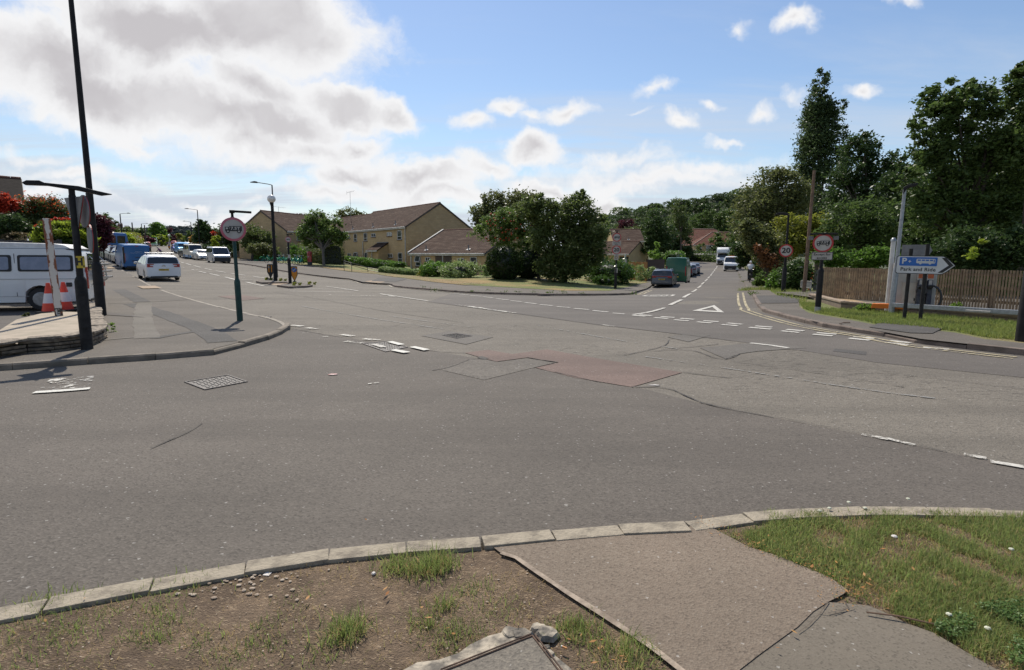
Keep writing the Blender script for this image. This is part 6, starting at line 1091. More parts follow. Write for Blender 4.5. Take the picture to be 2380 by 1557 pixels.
# people: one continuous skinned body, clothes skinned over it
def skin(name, J, E, R, m_, parent, sub=2):
    me = bpy.data.meshes.new(name); me.from_pydata(J, E, []); o = bpy.data.objects.new(name, me); link(o, parent); o.modifiers.new('s', 'SKIN'); 
    for i, r_ in enumerate(R): me.skin_vertices[0].data[i].radius = (r_, r_) if not isinstance(r_, tuple) else r_
    me.skin_vertices[0].data[0].use_root = True; o.modifiers.new('b', 'SUBSURF').levels = sub; o.modifiers['b'].render_levels = sub; bpy.context.view_layer.update(); m2 = bpy.data.meshes.new_from_object(o.evaluated_get(bpy.context.evaluated_depsgraph_get())); bpy.data.objects.remove(o); m2.materials.clear(); m2.materials.append(m_); m2.shade_smooth(); return link(bpy.data.objects.new(name, m2), parent)
SKN = M('skin', (.48, .28, .20), (.42, .24, .17), 9, .55)
def person(p, rz, label, J, shirt, trousers, shoe, hair, hat=None):
    """J: joints pelvis chest neck head; shoulders, elbows, hands, hips, knees, ankles, toes (L, R)"""
    e = empty('person', p, rz, label, 'person'); V_ = lambda k: J[k]; names = ['pel', 'chest', 'neck', 'head', 'shL', 'elL', 'haL', 'shR', 'elR', 'haR', 'hiL', 'knL', 'anL', 'toL', 'hiR', 'knR', 'anR', 'toR']; ix = {n_: i for i, n_ in enumerate(names)}
    ed = [('pel', 'chest'), ('chest', 'neck'), ('neck', 'head'), ('chest', 'shL'), ('shL', 'elL'), ('elL', 'haL'), ('chest', 'shR'), ('shR', 'elR'), ('elR', 'haR'), ('pel', 'hiL'), ('hiL', 'knL'), ('knL', 'anL'), ('anL', 'toL'), ('pel', 'hiR'), ('hiR', 'knR'), ('knR', 'anR'), ('anR', 'toR')]
    rr_ = dict(pel=.12, chest=.13, neck=.055, head=.10, shL=.06, elL=.042, haL=.028, hiL=.085, knL=.058, anL=.04, toL=.035); rr_.update({k[:-1]+'R': v for k, v in list(rr_.items()) if k.endswith('L')})
    pts = [V_(n_) for n_ in names]; pts2 = list(pts); E2 = [(ix[a], ix[b]) for a, b in ed]; R_ = [rr_[n_] for n_ in names]
    for s_ in 'LR':                                   # five fingers per hand
        h_ = Vector(V_('ha'+s_)); el = Vector(V_('el'+s_)); d = (h_-el).normalized(); sd_ = d.cross(Vector((0, 0, 1))).normalized()
        for k in range(5):
            o_ = sd_*(k-2)*.018; f1 = h_+d*.05+o_; f2 = f1+(d*(.04 if k not in (0, 4) else .025)+Vector((0, 0, -.025))); n0 = len(pts2); pts2 += [tuple(f1), tuple(f2)]; E2 += [(ix['ha'+s_], n0), (n0, n0+1)]; R_ += [.010, .008]
    body = skin('body', pts2, E2, R_, SKN, e)
    skin('shirt', [V_(k) for k in ('pel', 'chest', 'neck', 'shL', 'elL', 'shR', 'elR')], [(0, 1), (1, 2), (1, 3), (3, 4), (1, 5), (5, 6)], [.145, .165, .06, .075, .055, .075, .055], shirt, e)
    skin('trousers', [V_(k) for k in ('pel', 'hiL', 'knL', 'anL', 'hiR', 'knR', 'anR')], [(0, 1), (1, 2), (2, 3), (0, 4), (4, 5), (5, 6)], [.15, .10, .075, .055, .10, .075, .055], trousers, e)
    for s_ in 'LR': a_ = Vector(V_('an'+s_)); t_ = Vector(V_('to'+s_)); c_ = (a_+t_)/2; MB().ell((c_.x, c_.y, c_.z-.01), (.055, .13, .05), 10, 6).build('shoe', shoe, e, smooth=80)
    h_ = Vector(V_('head')); MB().ell((h_.x, h_.y, h_.z+.03), (.10, .112, .105), 14, 10).build('hair' if not hat else 'helmet', hat or hair, e, smooth=80)
    f_ = MB(); f_.ell((h_.x, h_.y+.10, h_.z-.03), (.015, .022, .02), 8, 6); f_.ell((h_.x-.1, h_.y, h_.z-.02), (.015, .02, .03), 8, 6); f_.ell((h_.x+.1, h_.y, h_.z-.02), (.015, .02, .03), 8, 6); f_.build('nose_and_ears', SKN, body, smooth=80)
    f_ = MB()
    for s_ in (-1, 1): f_.ell((h_.x+s_*.035, h_.y+.098, h_.z), (.012, .008, .008), 8, 6)
    f_.build('eyes', SBK, body); MB().ell((h_.x, h_.y+.095, h_.z-.062), (.025, .01, .007), 8, 6).build('mouth', M('lips', (.3, .12, .1)), body)
    return e
# cyclist, riding away on the footway
pc = at(*zc('r1', (1724, 962))[0], .115); rz = rad(-24); hc = 1.0
bk = bicycle(pc, rz+rad(90), 'grey bicycle ridden away from us along the right footway', None); bk.name = 'bicycle'
for ch in bk.children:
    if ch.name.startswith(('frame', 'rear_mud', 'front_mud')): ch.data = ch.data.copy(); ch.data.materials[0] = GREYP
J = dict(pel=(0, -.22, .98), chest=(0, -.08, 1.32), neck=(0, .0, 1.50), head=(0, .05, 1.64), shL=(-.19, -.05, 1.42), elL=(-.27, .14, 1.20), haL=(-.26, .34, 1.10), shR=(.19, -.05, 1.42), elR=(.27, .14, 1.20), haR=(.26, .34, 1.10), hiL=(-.11, -.2, .95), knL=(-.13, .12, .60), anL=(-.12, -.04, .20), toL=(-.12, .12, .16), hiR=(.11, -.2, .95), knR=(.13, .22, .74), anR=(.12, .06, .38), toR=(.12, .2, .36))
person(pc, rz, 'cyclist in a white top and white helmet riding away on the right footway', J, M('white shirt', (.75, .75, .74), (.6, .6, .6), 6, .8), M('dark trousers', (.02, .02, .022)), SBK, SBK, hat=M('helmet white', (.72, .72, .72)))
# person with walking frame crossing the far road
pw = at(373, 599); J = dict(pel=(0, -.15, .85), chest=(0, .05, 1.18), neck=(0, .2, 1.34), head=(0, .3, 1.42), shL=(-.18, .1, 1.28), elL=(-.24, .2, 1.02), haL=(-.2, .42, .92), shR=(.18, .1, 1.28), elR=(.24, .2, 1.02), haR=(.2, .42, .92), hiL=(-.1, -.14, .82), knL=(-.1, .02, .45), anL=(-.1, -.1, .08), toL=(-.1, .06, .04), hiR=(.1, -.14, .82), knR=(.1, -.1, .45), anR=(.1, -.28, .08), toR=(.1, -.12, .04))
pe = person(pw, rad(100), 'person in red and blue jacket stooping over a walking frame in the far road', J, M('navy jacket', (.02, .05, .22), (.25, .02, .03), 1.6, .8), M('dark trousers', (.02, .02, .022)), SBK, M('grey hair', (.3, .3, .3)))
pf = pw+Vector((-.62, .1, 0)); e = empty('walking_frame', pf, rad(100), 'small wheeled walking frame with a dark bag in the far road', 'walking frame'); q = MB()
for x in (-.25, .25): q.tube([(x, -.2, .12), (x, -.1, .9), (x, -.2, .92)], .015, 6).tube([(x, .25, .12), (x, .0, .7)], .015, 6)
q.tube([(-.25, 0, .6), (.25, 0, .6)], .015, 6); q.build('frame', SILV, e); MB().box((0, .05, .5), (.4, .25, .3)).build('bag', SBK, e, bevel=.04)
for x in (-.25, .25):
    for y in (-.2, .25): MB().lathe([(.1, -.02), (.1, .02)], 12, (x, y, .1), 'x').build('wheel', TYRE, e)
# ---------------------------------------------------------------- buildings
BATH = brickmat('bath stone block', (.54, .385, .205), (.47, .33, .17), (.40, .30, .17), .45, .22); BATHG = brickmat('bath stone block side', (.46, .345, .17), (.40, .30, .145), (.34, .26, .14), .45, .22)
def tilemat(name, c, c2, row=.17, wdt=.30):
    if name in _MC: return _MC[name]
    m, t, b = newmat(name); tc = t.a('TexCoord').outputs['Object']; s = t.a('SeparateXYZ', {0: tc}); v = t.a('CombineXYZ', {0: s.outputs[0], 1: s.outputs[2], 2: 0.0})
    br = t.a('TexBrick', {'Vector': v.outputs[0], 'Color1': (*c, 1), 'Color2': (*c2, 1), 'Mortar': (*[x*.25 for x in c], 1), 'Scale': 1.0, 'Mortar Size': .02, 'Brick Width': wdt, 'Row Height': row, 'Bias': 0.0}, offset=.5)
    li = t.ramp(t.noise(tc, 9, 5, .75), .60, .68); col = t.mix(t.m('MULTIPLY', li, .5), br.outputs[0], (.20, .165, .13)); st = t.noise(t.a('Mapping', {'Vector': tc, 'Scale': (.5, 1, 3.4)}).outputs[0], 1.6, 6, .7); col = t.mix(t.m('MULTIPLY', t.ramp(st, .48, .66), .55), col, (.17, .125, .095)); col = t.mix(t.m('MULTIPLY', t.ramp(t.noise(tc, .9, 4), .4, .65), .45), col, tuple(x*.55 for x in c))
    t.l.new(col, b.inputs['Base Color']); b.inputs['Roughness'].default_value = .95; b.inputs['Specular IOR Level'].default_value = .15; saw = t.m('FRACT', t.m('DIVIDE', s.outputs[2], row)); wv = t.m('SINE', t.m('MULTIPLY', s.outputs[0], 2*math.pi/wdt))
    t.l.new(t.a('Bump', {'Height': t.m('ADD', t.m('MULTIPLY', saw, -1.0), t.m('MULTIPLY', wv, .35)), 'Strength': 1.0, 'Distance': .05}).outputs[0], b.inputs['Normal']); _MC[name] = m; return m
ROOF = tilemat('brown pantile', (.080, .047, .033), (.064, .038, .026)); ROOFR = tilemat('red brown tile', (.20, .085, .06), (.17, .07, .05), .14, .2)
UPVC = M('white upvc', (.66, .65, .62), (.58, .57, .54), 4, .4); FASC = M('white fascia', (.60, .58, .54), (.42, .41, .38), 2.2, .6); LEADM = M('lead flashing', (.20, .21, .22), (.14, .145, .15), 6, .6); RIDGE = M('ridge tile', (.19, .085, .05), (.12, .06, .045), 6, .85)
HGL = M('house glass', (.03, .035, .04), (.06, .065, .07), 1.2, .06, spec=.8, coat=.5); SILLM = M('brown sill', (.15, .10, .07), (.12, .08, .055), 5, .8)
def house(name, label, pL, pR, D, ze, zr, wallm=None, roofm=None, cat='house', over=.25, gable_over=.08, fascia=True, z0=None, group=None, gut=True):
    pL = Vector((pL[0], pL[1], 0)); pR = Vector((pR[0], pR[1], 0)); d = pR-pL; W_ = d.length; rz = math.atan2(d.y, d.x); g0 = min(H(pL.x, pL.y), H(pR.x, pR.y)) if z0 is None else z0; e = empty(name, (pL.x, pL.y, g0), rz, label, cat, group); he = ze-g0; hr = zr-g0; e['_'] = 0; del e['_']
    MB().prism([(0, -1.2), (D, -1.2), (D, he), (D/2, hr-.06), (0, he)], 0, W_, 'yz').build('wall', wallm or BATH, e)
    sl = (hr-he)/(D/2); th = .10
    roof = MB(); a = -over; z_a = he-over*sl
    roof.prism([(a, z_a+.03), (D/2, hr+.03), (D-a, z_a+.03), (D-a, z_a+.03+th), (D/2, hr+.03+th), (a, z_a+.03+th)], -gable_over, W_+gable_over, 'yz'); ro = roof.build('roof', roofm or ROOF, e)
    q = MB(); n = max(2, int(W_/.45)); rnd = random.Random(int(W_*100))
    for i in range(n): x0 = -gable_over+(W_+2*gable_over)*i/n; q.tube([(x0+.01, D/2, hr+.10+rnd.uniform(-.01, .015)), (x0+(W_+2*gable_over)/n-.01, D/2, hr+.10+rnd.uniform(-.01, .015))], .10, 8)
    q.build('ridge_tiles', RIDGE, ro)
    if fascia: MB().box((W_/2, a-.012, z_a-.02), (W_+2*gable_over, .03, .24)).build('fascia', FASC, e); MB().tube([(-gable_over, a-.07, z_a+.05), (W_+gable_over, a-.07, z_a+.05)], .055, 8).build('gutter', FASC, e)
    for x in (-gable_over-.012, W_+gable_over+.012): MB().prism([(a, z_a+.10), (D/2, hr+.10), (D-a, z_a+.10), (D-a, z_a-.08), (D/2, hr-.10), (a, z_a-.08)], x-.015, x+.015, 'yz').build('verge_board', M('verge dark', (.07, .055, .045)), e)
    e_ = dict(o=e, W=W_, D=D, he=he, hr=hr, g0=g0, pL=pL, rz=rz, sl=sl); return e_
def fac(h_, u, v, y=0.0):
    r_ = ray(u, v); rz = h_['rz']; nx, ny = -math.sin(rz), math.cos(rz); o = h_['pL']+Vector((nx*y, ny*y, 0)); t_ = ((o.x)*nx+(o.y)*ny)/(r_.x*nx+r_.y*ny); q = Vector((r_.x*t_, r_.y*t_, CAMH+r_.z*t_)); return ((q.x-o.x)*math.cos(rz)+(q.y-o.y)*math.sin(rz), q.z-h_['g0'])
def window(h_, k, x0, y0, x1, y1, style='tall', y=0.0, open_=False):
    (a, _), (b, _) = fac(h_, *zc(k, (x0, (y0+y1)/2))[0], y), fac(h_, *zc(k, (x1, (y0+y1)/2))[0], y); m_ = (a+b)/2; _, zt = fac(h_, *zc(k, ((x0+x1)/2, y0))[0], y); _, zb = fac(h_, *zc(k, ((x0+x1)/2, y1))[0], y); e = h_['o']; w_ = b-a; hh = zt-zb
    fr = MB(); t_ = .055
    for (cx, cz, dx, dz) in ((m_, zt-t_/2, w_, t_), (m_, zb+t_/2, w_, t_), (a+t_/2, (zt+zb)/2, t_, hh-2*t_), (b-t_/2, (zt+zb)/2, t_, hh-2*t_)): fr.box((cx, y-.03, cz), (dx, .08, dz))
    if style == 'tall': fr.box((m_, y-.03, zb+hh*.36), (w_-2*t_, .08, t_))
    else: fr.box((m_+(.0 if style == 'two' else -.1*w_), y-.03, (zt+zb)/2), (t_, .08, hh-2*t_))
    f_ = fr.build('window', UPVC, e); MB().box((m_, y-.015, (zt+zb)/2), (w_-.04, .03, hh-.04)).build('pane', HGL, f_); MB().box((m_, y-.06, zb-.05), (w_+.12, .14, .09)).build('sill', SILLM, f_)
    if open_:
        q = MB(); z1_ = zb+hh*.38; 
        for (cx, cz, dx, dz) in ((0, -t_/2, w_, t_), (0, -(zt-z1_)+t_/2, w_, t_), (-w_/2+t_/2, -(zt-z1_)/2, t_, zt-z1_), (w_/2-t_/2, -(zt-z1_)/2, t_, zt-z1_)): q.box((cx, 0, cz), (dx, .05, dz))
        s_ = q.build('open_sash', UPVC, f_); s_.location = (m_, y-.07, zt); s_.rotation_euler.x = rad(-18); q = MB().box((m_, y-.07, zt), (.01, .01, .01)); g_ = MB().box((0, 0, -(zt-z1_)/2), (w_-.08, .012, zt-z1_-.08)).build('sash_pane', HGL, f_); g_.location = s_.location; g_.rotation_euler = s_.rotation_euler
    return f_
def pipe(h_, k, x, y0, y1, y=0): a, zt = fac(h_, *zc(k, (x, y0))[0], y); _, zb = fac(h_, *zc(k, (x, y1))[0], y); MB().tube([(a, y-.10, zb-.3), (a, y-.10, zt)], .065, 8).build('downpipe', FASC, h_['o'])
def roofvent(h_, k, x, y1, hgt=.42):
    u, v = zc(k, (x, y1))[0]; best = None
    for i in range(60):
        y = -.2+i*(h_['D']/2+.2)/60; a, z_ = fac(h_, u, v, y)
        if z_ <= h_['he']+h_['sl']*y+.13: best = (a, y, h_['he']+h_['sl']*y+.13); break
    if best: a, y, z_ = best; q = MB().tube([(a, y, z_-.05), (a, y, z_+hgt)], .06, 8); q.tube([(a, y, z_+hgt), (a, y, z_+hgt+.05)], .09, 8); q.box((a, y, z_), (.5, .35, .03), Matrix.Rotation(math.atan(h_['sl']), 3, 'X')); q.build('roof_vent', LEADM, h_['o'])
def aerial(e, x, y, z0_, h, n=8, L=1.6, mast=None):
    q = MB(); q.tube([(x, y, z0_), (x, y, z0_+h)], .025, 6).tube([(x-L*.5, y, z0_+h-.06), (x+L*.7, y, z0_+h-.02)], .015, 5)
    for i in range(n): q.tube([(x-L*.4+i*L/n, y, z0_+h-.13), (x-L*.4+i*L/n, y, z0_+h+.06)], .010, 4)
    q.tube([(x-L*.5-.05, y, z0_+h+.25), (x-L*.5+.08, y, z0_+h-.06), (x-L*.5-.05, y, z0_+h-.36)], .012, 4)
    for f_ in (.45, .6): q.tube([(x-.25, y, z0_+h*f_), (x+.25, y, z0_+h*f_)], .012, 4)
    q.build('tv_aerial', GALV, e)
# two storey block
hB = house('apartment_block', 'long two storey stone block with brown tiled roof and dark gable', P(803, 600, 86), P(946.5, 600, 70), 9.5, 5.42, 8.45, cat='house')
for r_ in ((995, 655, 1042, 705, 'two'), (1337, 635, 1395, 683, 'two'), (1553, 620, 1620, 670, 'two'), (1008, 908, 1055, 955, 'two'), (1565, 915, 1630, 968, 'two'), (1095, 640, 1135, 745, 'tall'), (1232, 628, 1277, 740, 'tall'), (1697, 592, 1755, 720, 'tall'), (1708, 903, 1765, 1030, 'tall'), (1245, 900, 1278, 1007, 'tall')): window(hB, 'z4', *r_)
window(hB, 'z4', 1100, 898, 1148, 1000, 'tall', open_=True)
pipe(hB, 'z4', 1808, 560, 1105); pipe(hB, 'z4', 1222, 750, 1000)
for x, y in ((1077, 575), (1356, 545), (1665, 515)): roofvent(hB, 'z4', x, y)
# porch with its own lean-to roof
a0, _ = fac(hB, *zc('z4', (1290, 900))[0], -1.4); a1, _ = fac(hB, *zc('z4', (1400, 900))[0], -1.4); _, z1_ = fac(hB, *zc('z4', (1350, 862))[0], -1.4); _, z2_ = fac(hB, *zc('z4', (1525, 755))[0], 0); wP = 3.2
q = MB(); q.prism([(-1.4, -1), (-1.4, z1_-.1), (0, z2_-.25), (0, -1)], a0, a0+wP, 'yz').build('porch_wall', BATH, hB['o']); pr_ = MB().prism([(-1.65, z1_-.14), (-1.65, z1_-.04), (0, z2_-.08), (0, z2_-.2)], a0-.2, a0+wP+.15, 'yz').build('porch_roof', ROOF, hB['o']); MB().box((a0+wP/2-.02, -1.67, z1_-.16), (wP+.4, .04, .2)).build('porch_fascia', FASC, hB['o']); pipe(hB, 'z4', 1348, 875, 1020, -1.45); MB().box((a0+wP/2, -.02, z2_-.04), (wP+.3, .12, .08)).build('porch_flashing', LEADM, hB['o'])
# far wing with the gable to the left
eA = 5.45; pA0 = P(668, 600, 85); pA1 = P(812, 600, 100)
hA = house('apartment_block', 'stone wing with a plain yellow gable and tiled roof, behind the small street tree', pA0, pA1, 9.0, eA, 8.4, cat='house')
for x in (735, 830): pipe(hA, 'z4', x, 780, 990)
for r_ in ((300, 640, 345, 740, 'tall'), (560, 640, 600, 740, 'tall'), (690, 870, 730, 970, 'tall')): window(hA, 'z4', *r_)
cx, cz = -.25, 3.1; MB().tube([(0, 4.2, 3.0), (-.45, 4.2, 3.0), (-.45, 4.2, 3.2)], .03, 6).build('wall_bracket', POLE, hA['o']); MB().lathe([(.10, 3.2), (.16, 3.5), (.18, 3.52), (.05, 3.65)], 8, (-.45, 4.2, 0)).build('wall_lantern', POLE, hA['o'])
def aer(h_, u, v0, v1, y, lb, L=1.6):
    a, z_ = fac(h_, u, v0, y); _, zt = fac(h_, u, v1, y); aerial(h_['o'], a, y, z_-.3, zt-z_+.3, L=L)
aer(hB, *[zc('z4', (1050, 430))[0][0], zc('z4', (1050, 430))[0][1], zc('z4', (1040, 55))[0][1]], 4.75, '', 3.0)
aer(hA, zc('z3', (755, 530))[0][0], zc('z3', (755, 530))[0][1], zc('z3', (742, 360))[0][1], 6.5, '', 2.4)
# bungalow
hC = house('bungalow', 'low stone bungalow with brown tiled roof joined to the dark gable', P(953, 600, 64.5), P(1128, 600, 58), 11.2, 2.09, 4.8, cat='house')
for r_ in ((220, 945, 290, 1085, 'tall'), (975, 960, 1065, 1115, 'tall'), (355, 965, 422, 1020, 'two'), (803, 980, 887, 1030, 'two')): window(hC, 'z5', *r_, open_=(r_[0] == 220))
for (x0, x1) in ((488, 588), (606, 716)):
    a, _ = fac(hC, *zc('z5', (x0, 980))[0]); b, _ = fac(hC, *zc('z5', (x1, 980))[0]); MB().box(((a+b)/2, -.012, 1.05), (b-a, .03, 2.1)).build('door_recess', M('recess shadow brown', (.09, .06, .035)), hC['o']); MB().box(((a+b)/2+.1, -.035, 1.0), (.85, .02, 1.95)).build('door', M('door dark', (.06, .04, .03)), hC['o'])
a, _ = fac(hC, *zc('z5', (597, 980))[0]); MB().box((a, -.06, 1.15), (.1, .1, 2.3)).build('door_post', FASC, hC['o']); pipe(hC, 'z5', 160, 910, 1100)
for x, y in ((362, 865), (948, 860)): roofvent(hC, 'z5', x, y)
MB().prism([(-.3, hC['he']+.02), (hC['D']/2, hC['hr']+.16), (hC['D']/2, hC['hr']+.24), (-.3, hC['he']+.1)], -.15, .1, 'yz').build('flashing', LEADM, hC['o'])
# side street house
hD = house('house', 'two storey stone house with an open top window behind the street corner signs', P(1425, 600, 110), P(1495.6, 600, 110), 9, 4.95, 7.3, cat='house')
window(hD, 'z6', 1045, 703, 1115, 728, 'two'); window(hD, 'z6', 1183, 692, 1247, 757, 'tall', open_=True); pipe(hD, 'z6', 1302, 672, 855); roofvent(hD, 'z6', 1135, 650)
a = P(1380, 600, 96); b = P(1462, 600, 92); hE = house('outbuilding', 'low tiled outbuilding with a dark doorway in front of the side street house', a, b, 7.5, 2.35, 4.35, cat='outbuilding'); x_, _ = fac(hE, *zc('z6', (1080, 860))[0]); MB().box((x_, -.02, 1.0), (1.6, .04, 2.2)).build('doorway', M('dark opening', (.012, .012, .012)), hE['o'])
# hipped care home
def hipped(name, label, c, rz, W_, D, he, hr, ridge, wins, z0=None, dx=0):
    g0 = H(c.x, c.y) if z0 is None else z0; e = empty(name, (c.x, c.y, g0), rz, label, 'house'); MB().box((W_/2, D/2, he/2-.5), (W_, D, he+1)).build('wall', BATH, e); o_ = .4
    vs = [(-o_, -o_, he), (W_+o_, -o_, he), (W_+o_, D+o_, he), (-o_, D+o_, he), ((W_-ridge)/2+dx, D/2, hr), ((W_+ridge)/2+dx, D/2, hr)]; ro = MB().add(vs, [(0, 1, 5, 4), (1, 2, 5), (2, 3, 4, 5), (3, 0, 4), (3, 2, 1, 0)]).build('roof', ROOFR, e)
    q = MB(); q.tube([vs[4], vs[5]], .12, 6)
    for a_, b_ in ((0, 4), (1, 5)): q.tube([vs[a_], vs[b_]], .10, 6)
    q.build('hip_tiles', M('hip tile pale', (.30, .20, .14)), ro); MB().box((W_/2, -o_, he-.06), (W_+2*o_, .06, .16)).build('gutter', FASC, e)
    for (x, z_, w_, h_) in wins:
        fr = MB()
        for (cx, cz, dx_, dz) in ((x, z_+h_/2-.05, w_, .1), (x, z_-h_/2+.05, w_, .1), (x-w_/2+.05, z_, .1, h_-.2), (x+w_/2-.05, z_, .1, h_-.2), (x, z_, .08, h_-.2), (x-w_/4, z_, w_/2-.14, .05), (x+w_/4, z_, w_/2-.14, .05)): fr.box((cx, -.03, cz), (dx_, .08, dz))
        f_ = fr.build('window', UPVC, e); MB().box((x, -.015, z_), (w_-.1, .03, h_-.1)).build('pane', HGL, f_); MB().box((x, -.06, z_-h_/2-.07), (w_+.2, .14, .1)).build('sill', FASC, f_)
    return e
c = P(1560, 600, 165); c.z = 0; hipped('large_house', 'large stone house with red hipped roof at the end of the side street', c, rad(0), 22, 14, 5.4, 10.2, 7, [(3.2, 1.6, 1.6, 1.5), (7.2, 1.6, 1.6, 1.5), (13.2, 1.6, 1.5, 1.5), (7.5, 4.2, 1.6, 1.5), (2.5, 4.2, 1.6, 1.5)], 0.3)
c = P(1612, 600, 152); c.z = 0; e = hipped('large_house', 'front wing with lower red hipped roof behind the white truck', c, rad(-4), 14.5, 11, 4.9, 8.6, 4.5, [(1.9, 1.5, 1.5, 1.5), (4.6, 1.5, 1.4, 1.5), (1.2, 3.9, 1.5, 1.9), (4.0, 3.9, 1.6, 1.9), (7, 3.9, 1.6, 1.9)], 0.3, 1.0)
q = MB().box((-1.2, -1.6, 2.5), (2.8, 3.0, .14)); q.box((-2.2, -2.6, 1.2), (.15, .15, 2.5)); q.build('porch', FASC, e)
# main road terraces, left
CH = M('chimney brick', (.22, .12, .08), (.17, .09, .06), 5, .9); POT = M('chimney pot', (.36, .16, .09), (.28, .12, .07), 5, .85)
def terrace(name, label, u0, u1, Z0, Z1, ve0, vr0, D=9, n=1, chim=True, roofm=None, group='terraced houses'):
    pL = P(u0, 600, Z0); pR = P(u1, 600, Z1); g0 = H(pL.x, pL.y); ze = zat(pL, ve0); 
    mid = Vector((pL.x, pL.y, 0)); d = (pR-pL); d.z = 0; d.normalize(); back = mid+Vector((-d.y, d.x, 0))*D/2; zr = zat(back, vr0)
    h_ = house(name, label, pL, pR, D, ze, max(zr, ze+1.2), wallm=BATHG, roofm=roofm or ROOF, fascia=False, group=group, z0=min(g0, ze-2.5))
    if chim:
        for x in (.4, h_['W']-.4) if n > 1 else (h_['W']-.5,):
            q = MB().box((x, D/2, h_['hr']+.3), (.9, 1.6, 1.9)).build('chimney', CH, h_['o']); pz = MB()
            for k in range(4): pz.lathe([(.13, 0), (.11, .5)], 8, (x, D/2-.6+k*.4, h_['hr']+1.25))
            pz.build('chimney_pots', POT, q)
    return h_
T0 = [(256, 276, 150, 160, 534, 515), (277, 292, 162, 176, 535, 517), (293, 306, 178, 196, 536, 519), (307, 319, 198, 218, 538, 522), (320, 330, 220, 244, 541, 527), (331, 341, 246, 275, 545, 531)]
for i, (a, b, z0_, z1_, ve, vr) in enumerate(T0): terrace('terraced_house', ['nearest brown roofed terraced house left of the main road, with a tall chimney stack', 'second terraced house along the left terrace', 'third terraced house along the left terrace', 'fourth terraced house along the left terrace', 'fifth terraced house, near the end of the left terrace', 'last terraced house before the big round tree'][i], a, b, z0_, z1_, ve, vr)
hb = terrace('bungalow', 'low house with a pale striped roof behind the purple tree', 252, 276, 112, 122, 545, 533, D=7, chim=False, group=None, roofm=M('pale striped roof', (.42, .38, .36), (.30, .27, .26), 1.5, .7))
# terraces behind the globe lamp
for i, (a, b, z0_, z1_, ve, vr) in enumerate(((560, 594, 150, 140, 545, 531), (596, 622, 128, 120, 548, 529), (624, 642, 105, 98, 545, 524))): hh_ = terrace('terraced_house', ['terraced house with a row of chimney pots behind the pale green tree', 'brown gabled house with a bright skylight behind the lamp posts', 'dark roofed house with tall chimneys against the yellow gable'][i], a, b, z0_, z1_, ve, vr, n=2, chim=True); 
x_, z_ = .5, 0
hs2 = [o for o in bpy.data.objects if o.get('label', '').startswith('brown gabled house with a bright')][0]; q = MB().box((0, 0, 0), (1.9, .08, 1.5)).build('skylight', M('skylight glass', (.75, .78, .80), (.7, .72, .75), 3, .05, .4), hs2); pS = P(607, 534.5, 124.5); q.location = hs2.matrix_world.inverted() @ pS if False else (Matrix.Translation(hs2.location) @ Matrix.Rotation(hs2.rotation_euler.z, 4, 'Z')).inverted() @ pS; q.rotation_euler.x = rad(-52)
MB().box((0, 0, 0), (2.6, 2, 1.2)).build('grey_shed', M('shed grey', (.06, .062, .07), (.045, .047, .055), 3, .7), None, bevel=.02); o = bpy.data.objects['grey_shed']; p = P(634, 564, 90); o.location = p; tag(o, 'flat grey shed between the hedge and the yellow gable', 'shed')
# house at far left edge
hL = house('house', 'house with dark tiled roof at the left edge, above the red bush', P(56, 500, 31)-Vector((.755, .656, 0))*6, P(56, 500, 31), 6, zat(P(20, 500, 32), 482), zat(P(20, 500, 35), 428), wallm=BATH, roofm=M('dark slate tile', (.030, .024, .021), (.018, .015, .013), 5, .9, spec=.1), over=.3); MB().box((1.8, -.9, hL['he']-.1), (1.8, 1.8, 2.2)).build('bay', BATH, hL['o']); q = MB().box((1.8, -1.82, hL['he']-.1), (1.2, .05, 1.3)).build('window', UPVC, hL['o']); MB().box((1.8, -1.86, hL['he']-.1), (1.0, .03, 1.1)).build('pane', HGL, q)
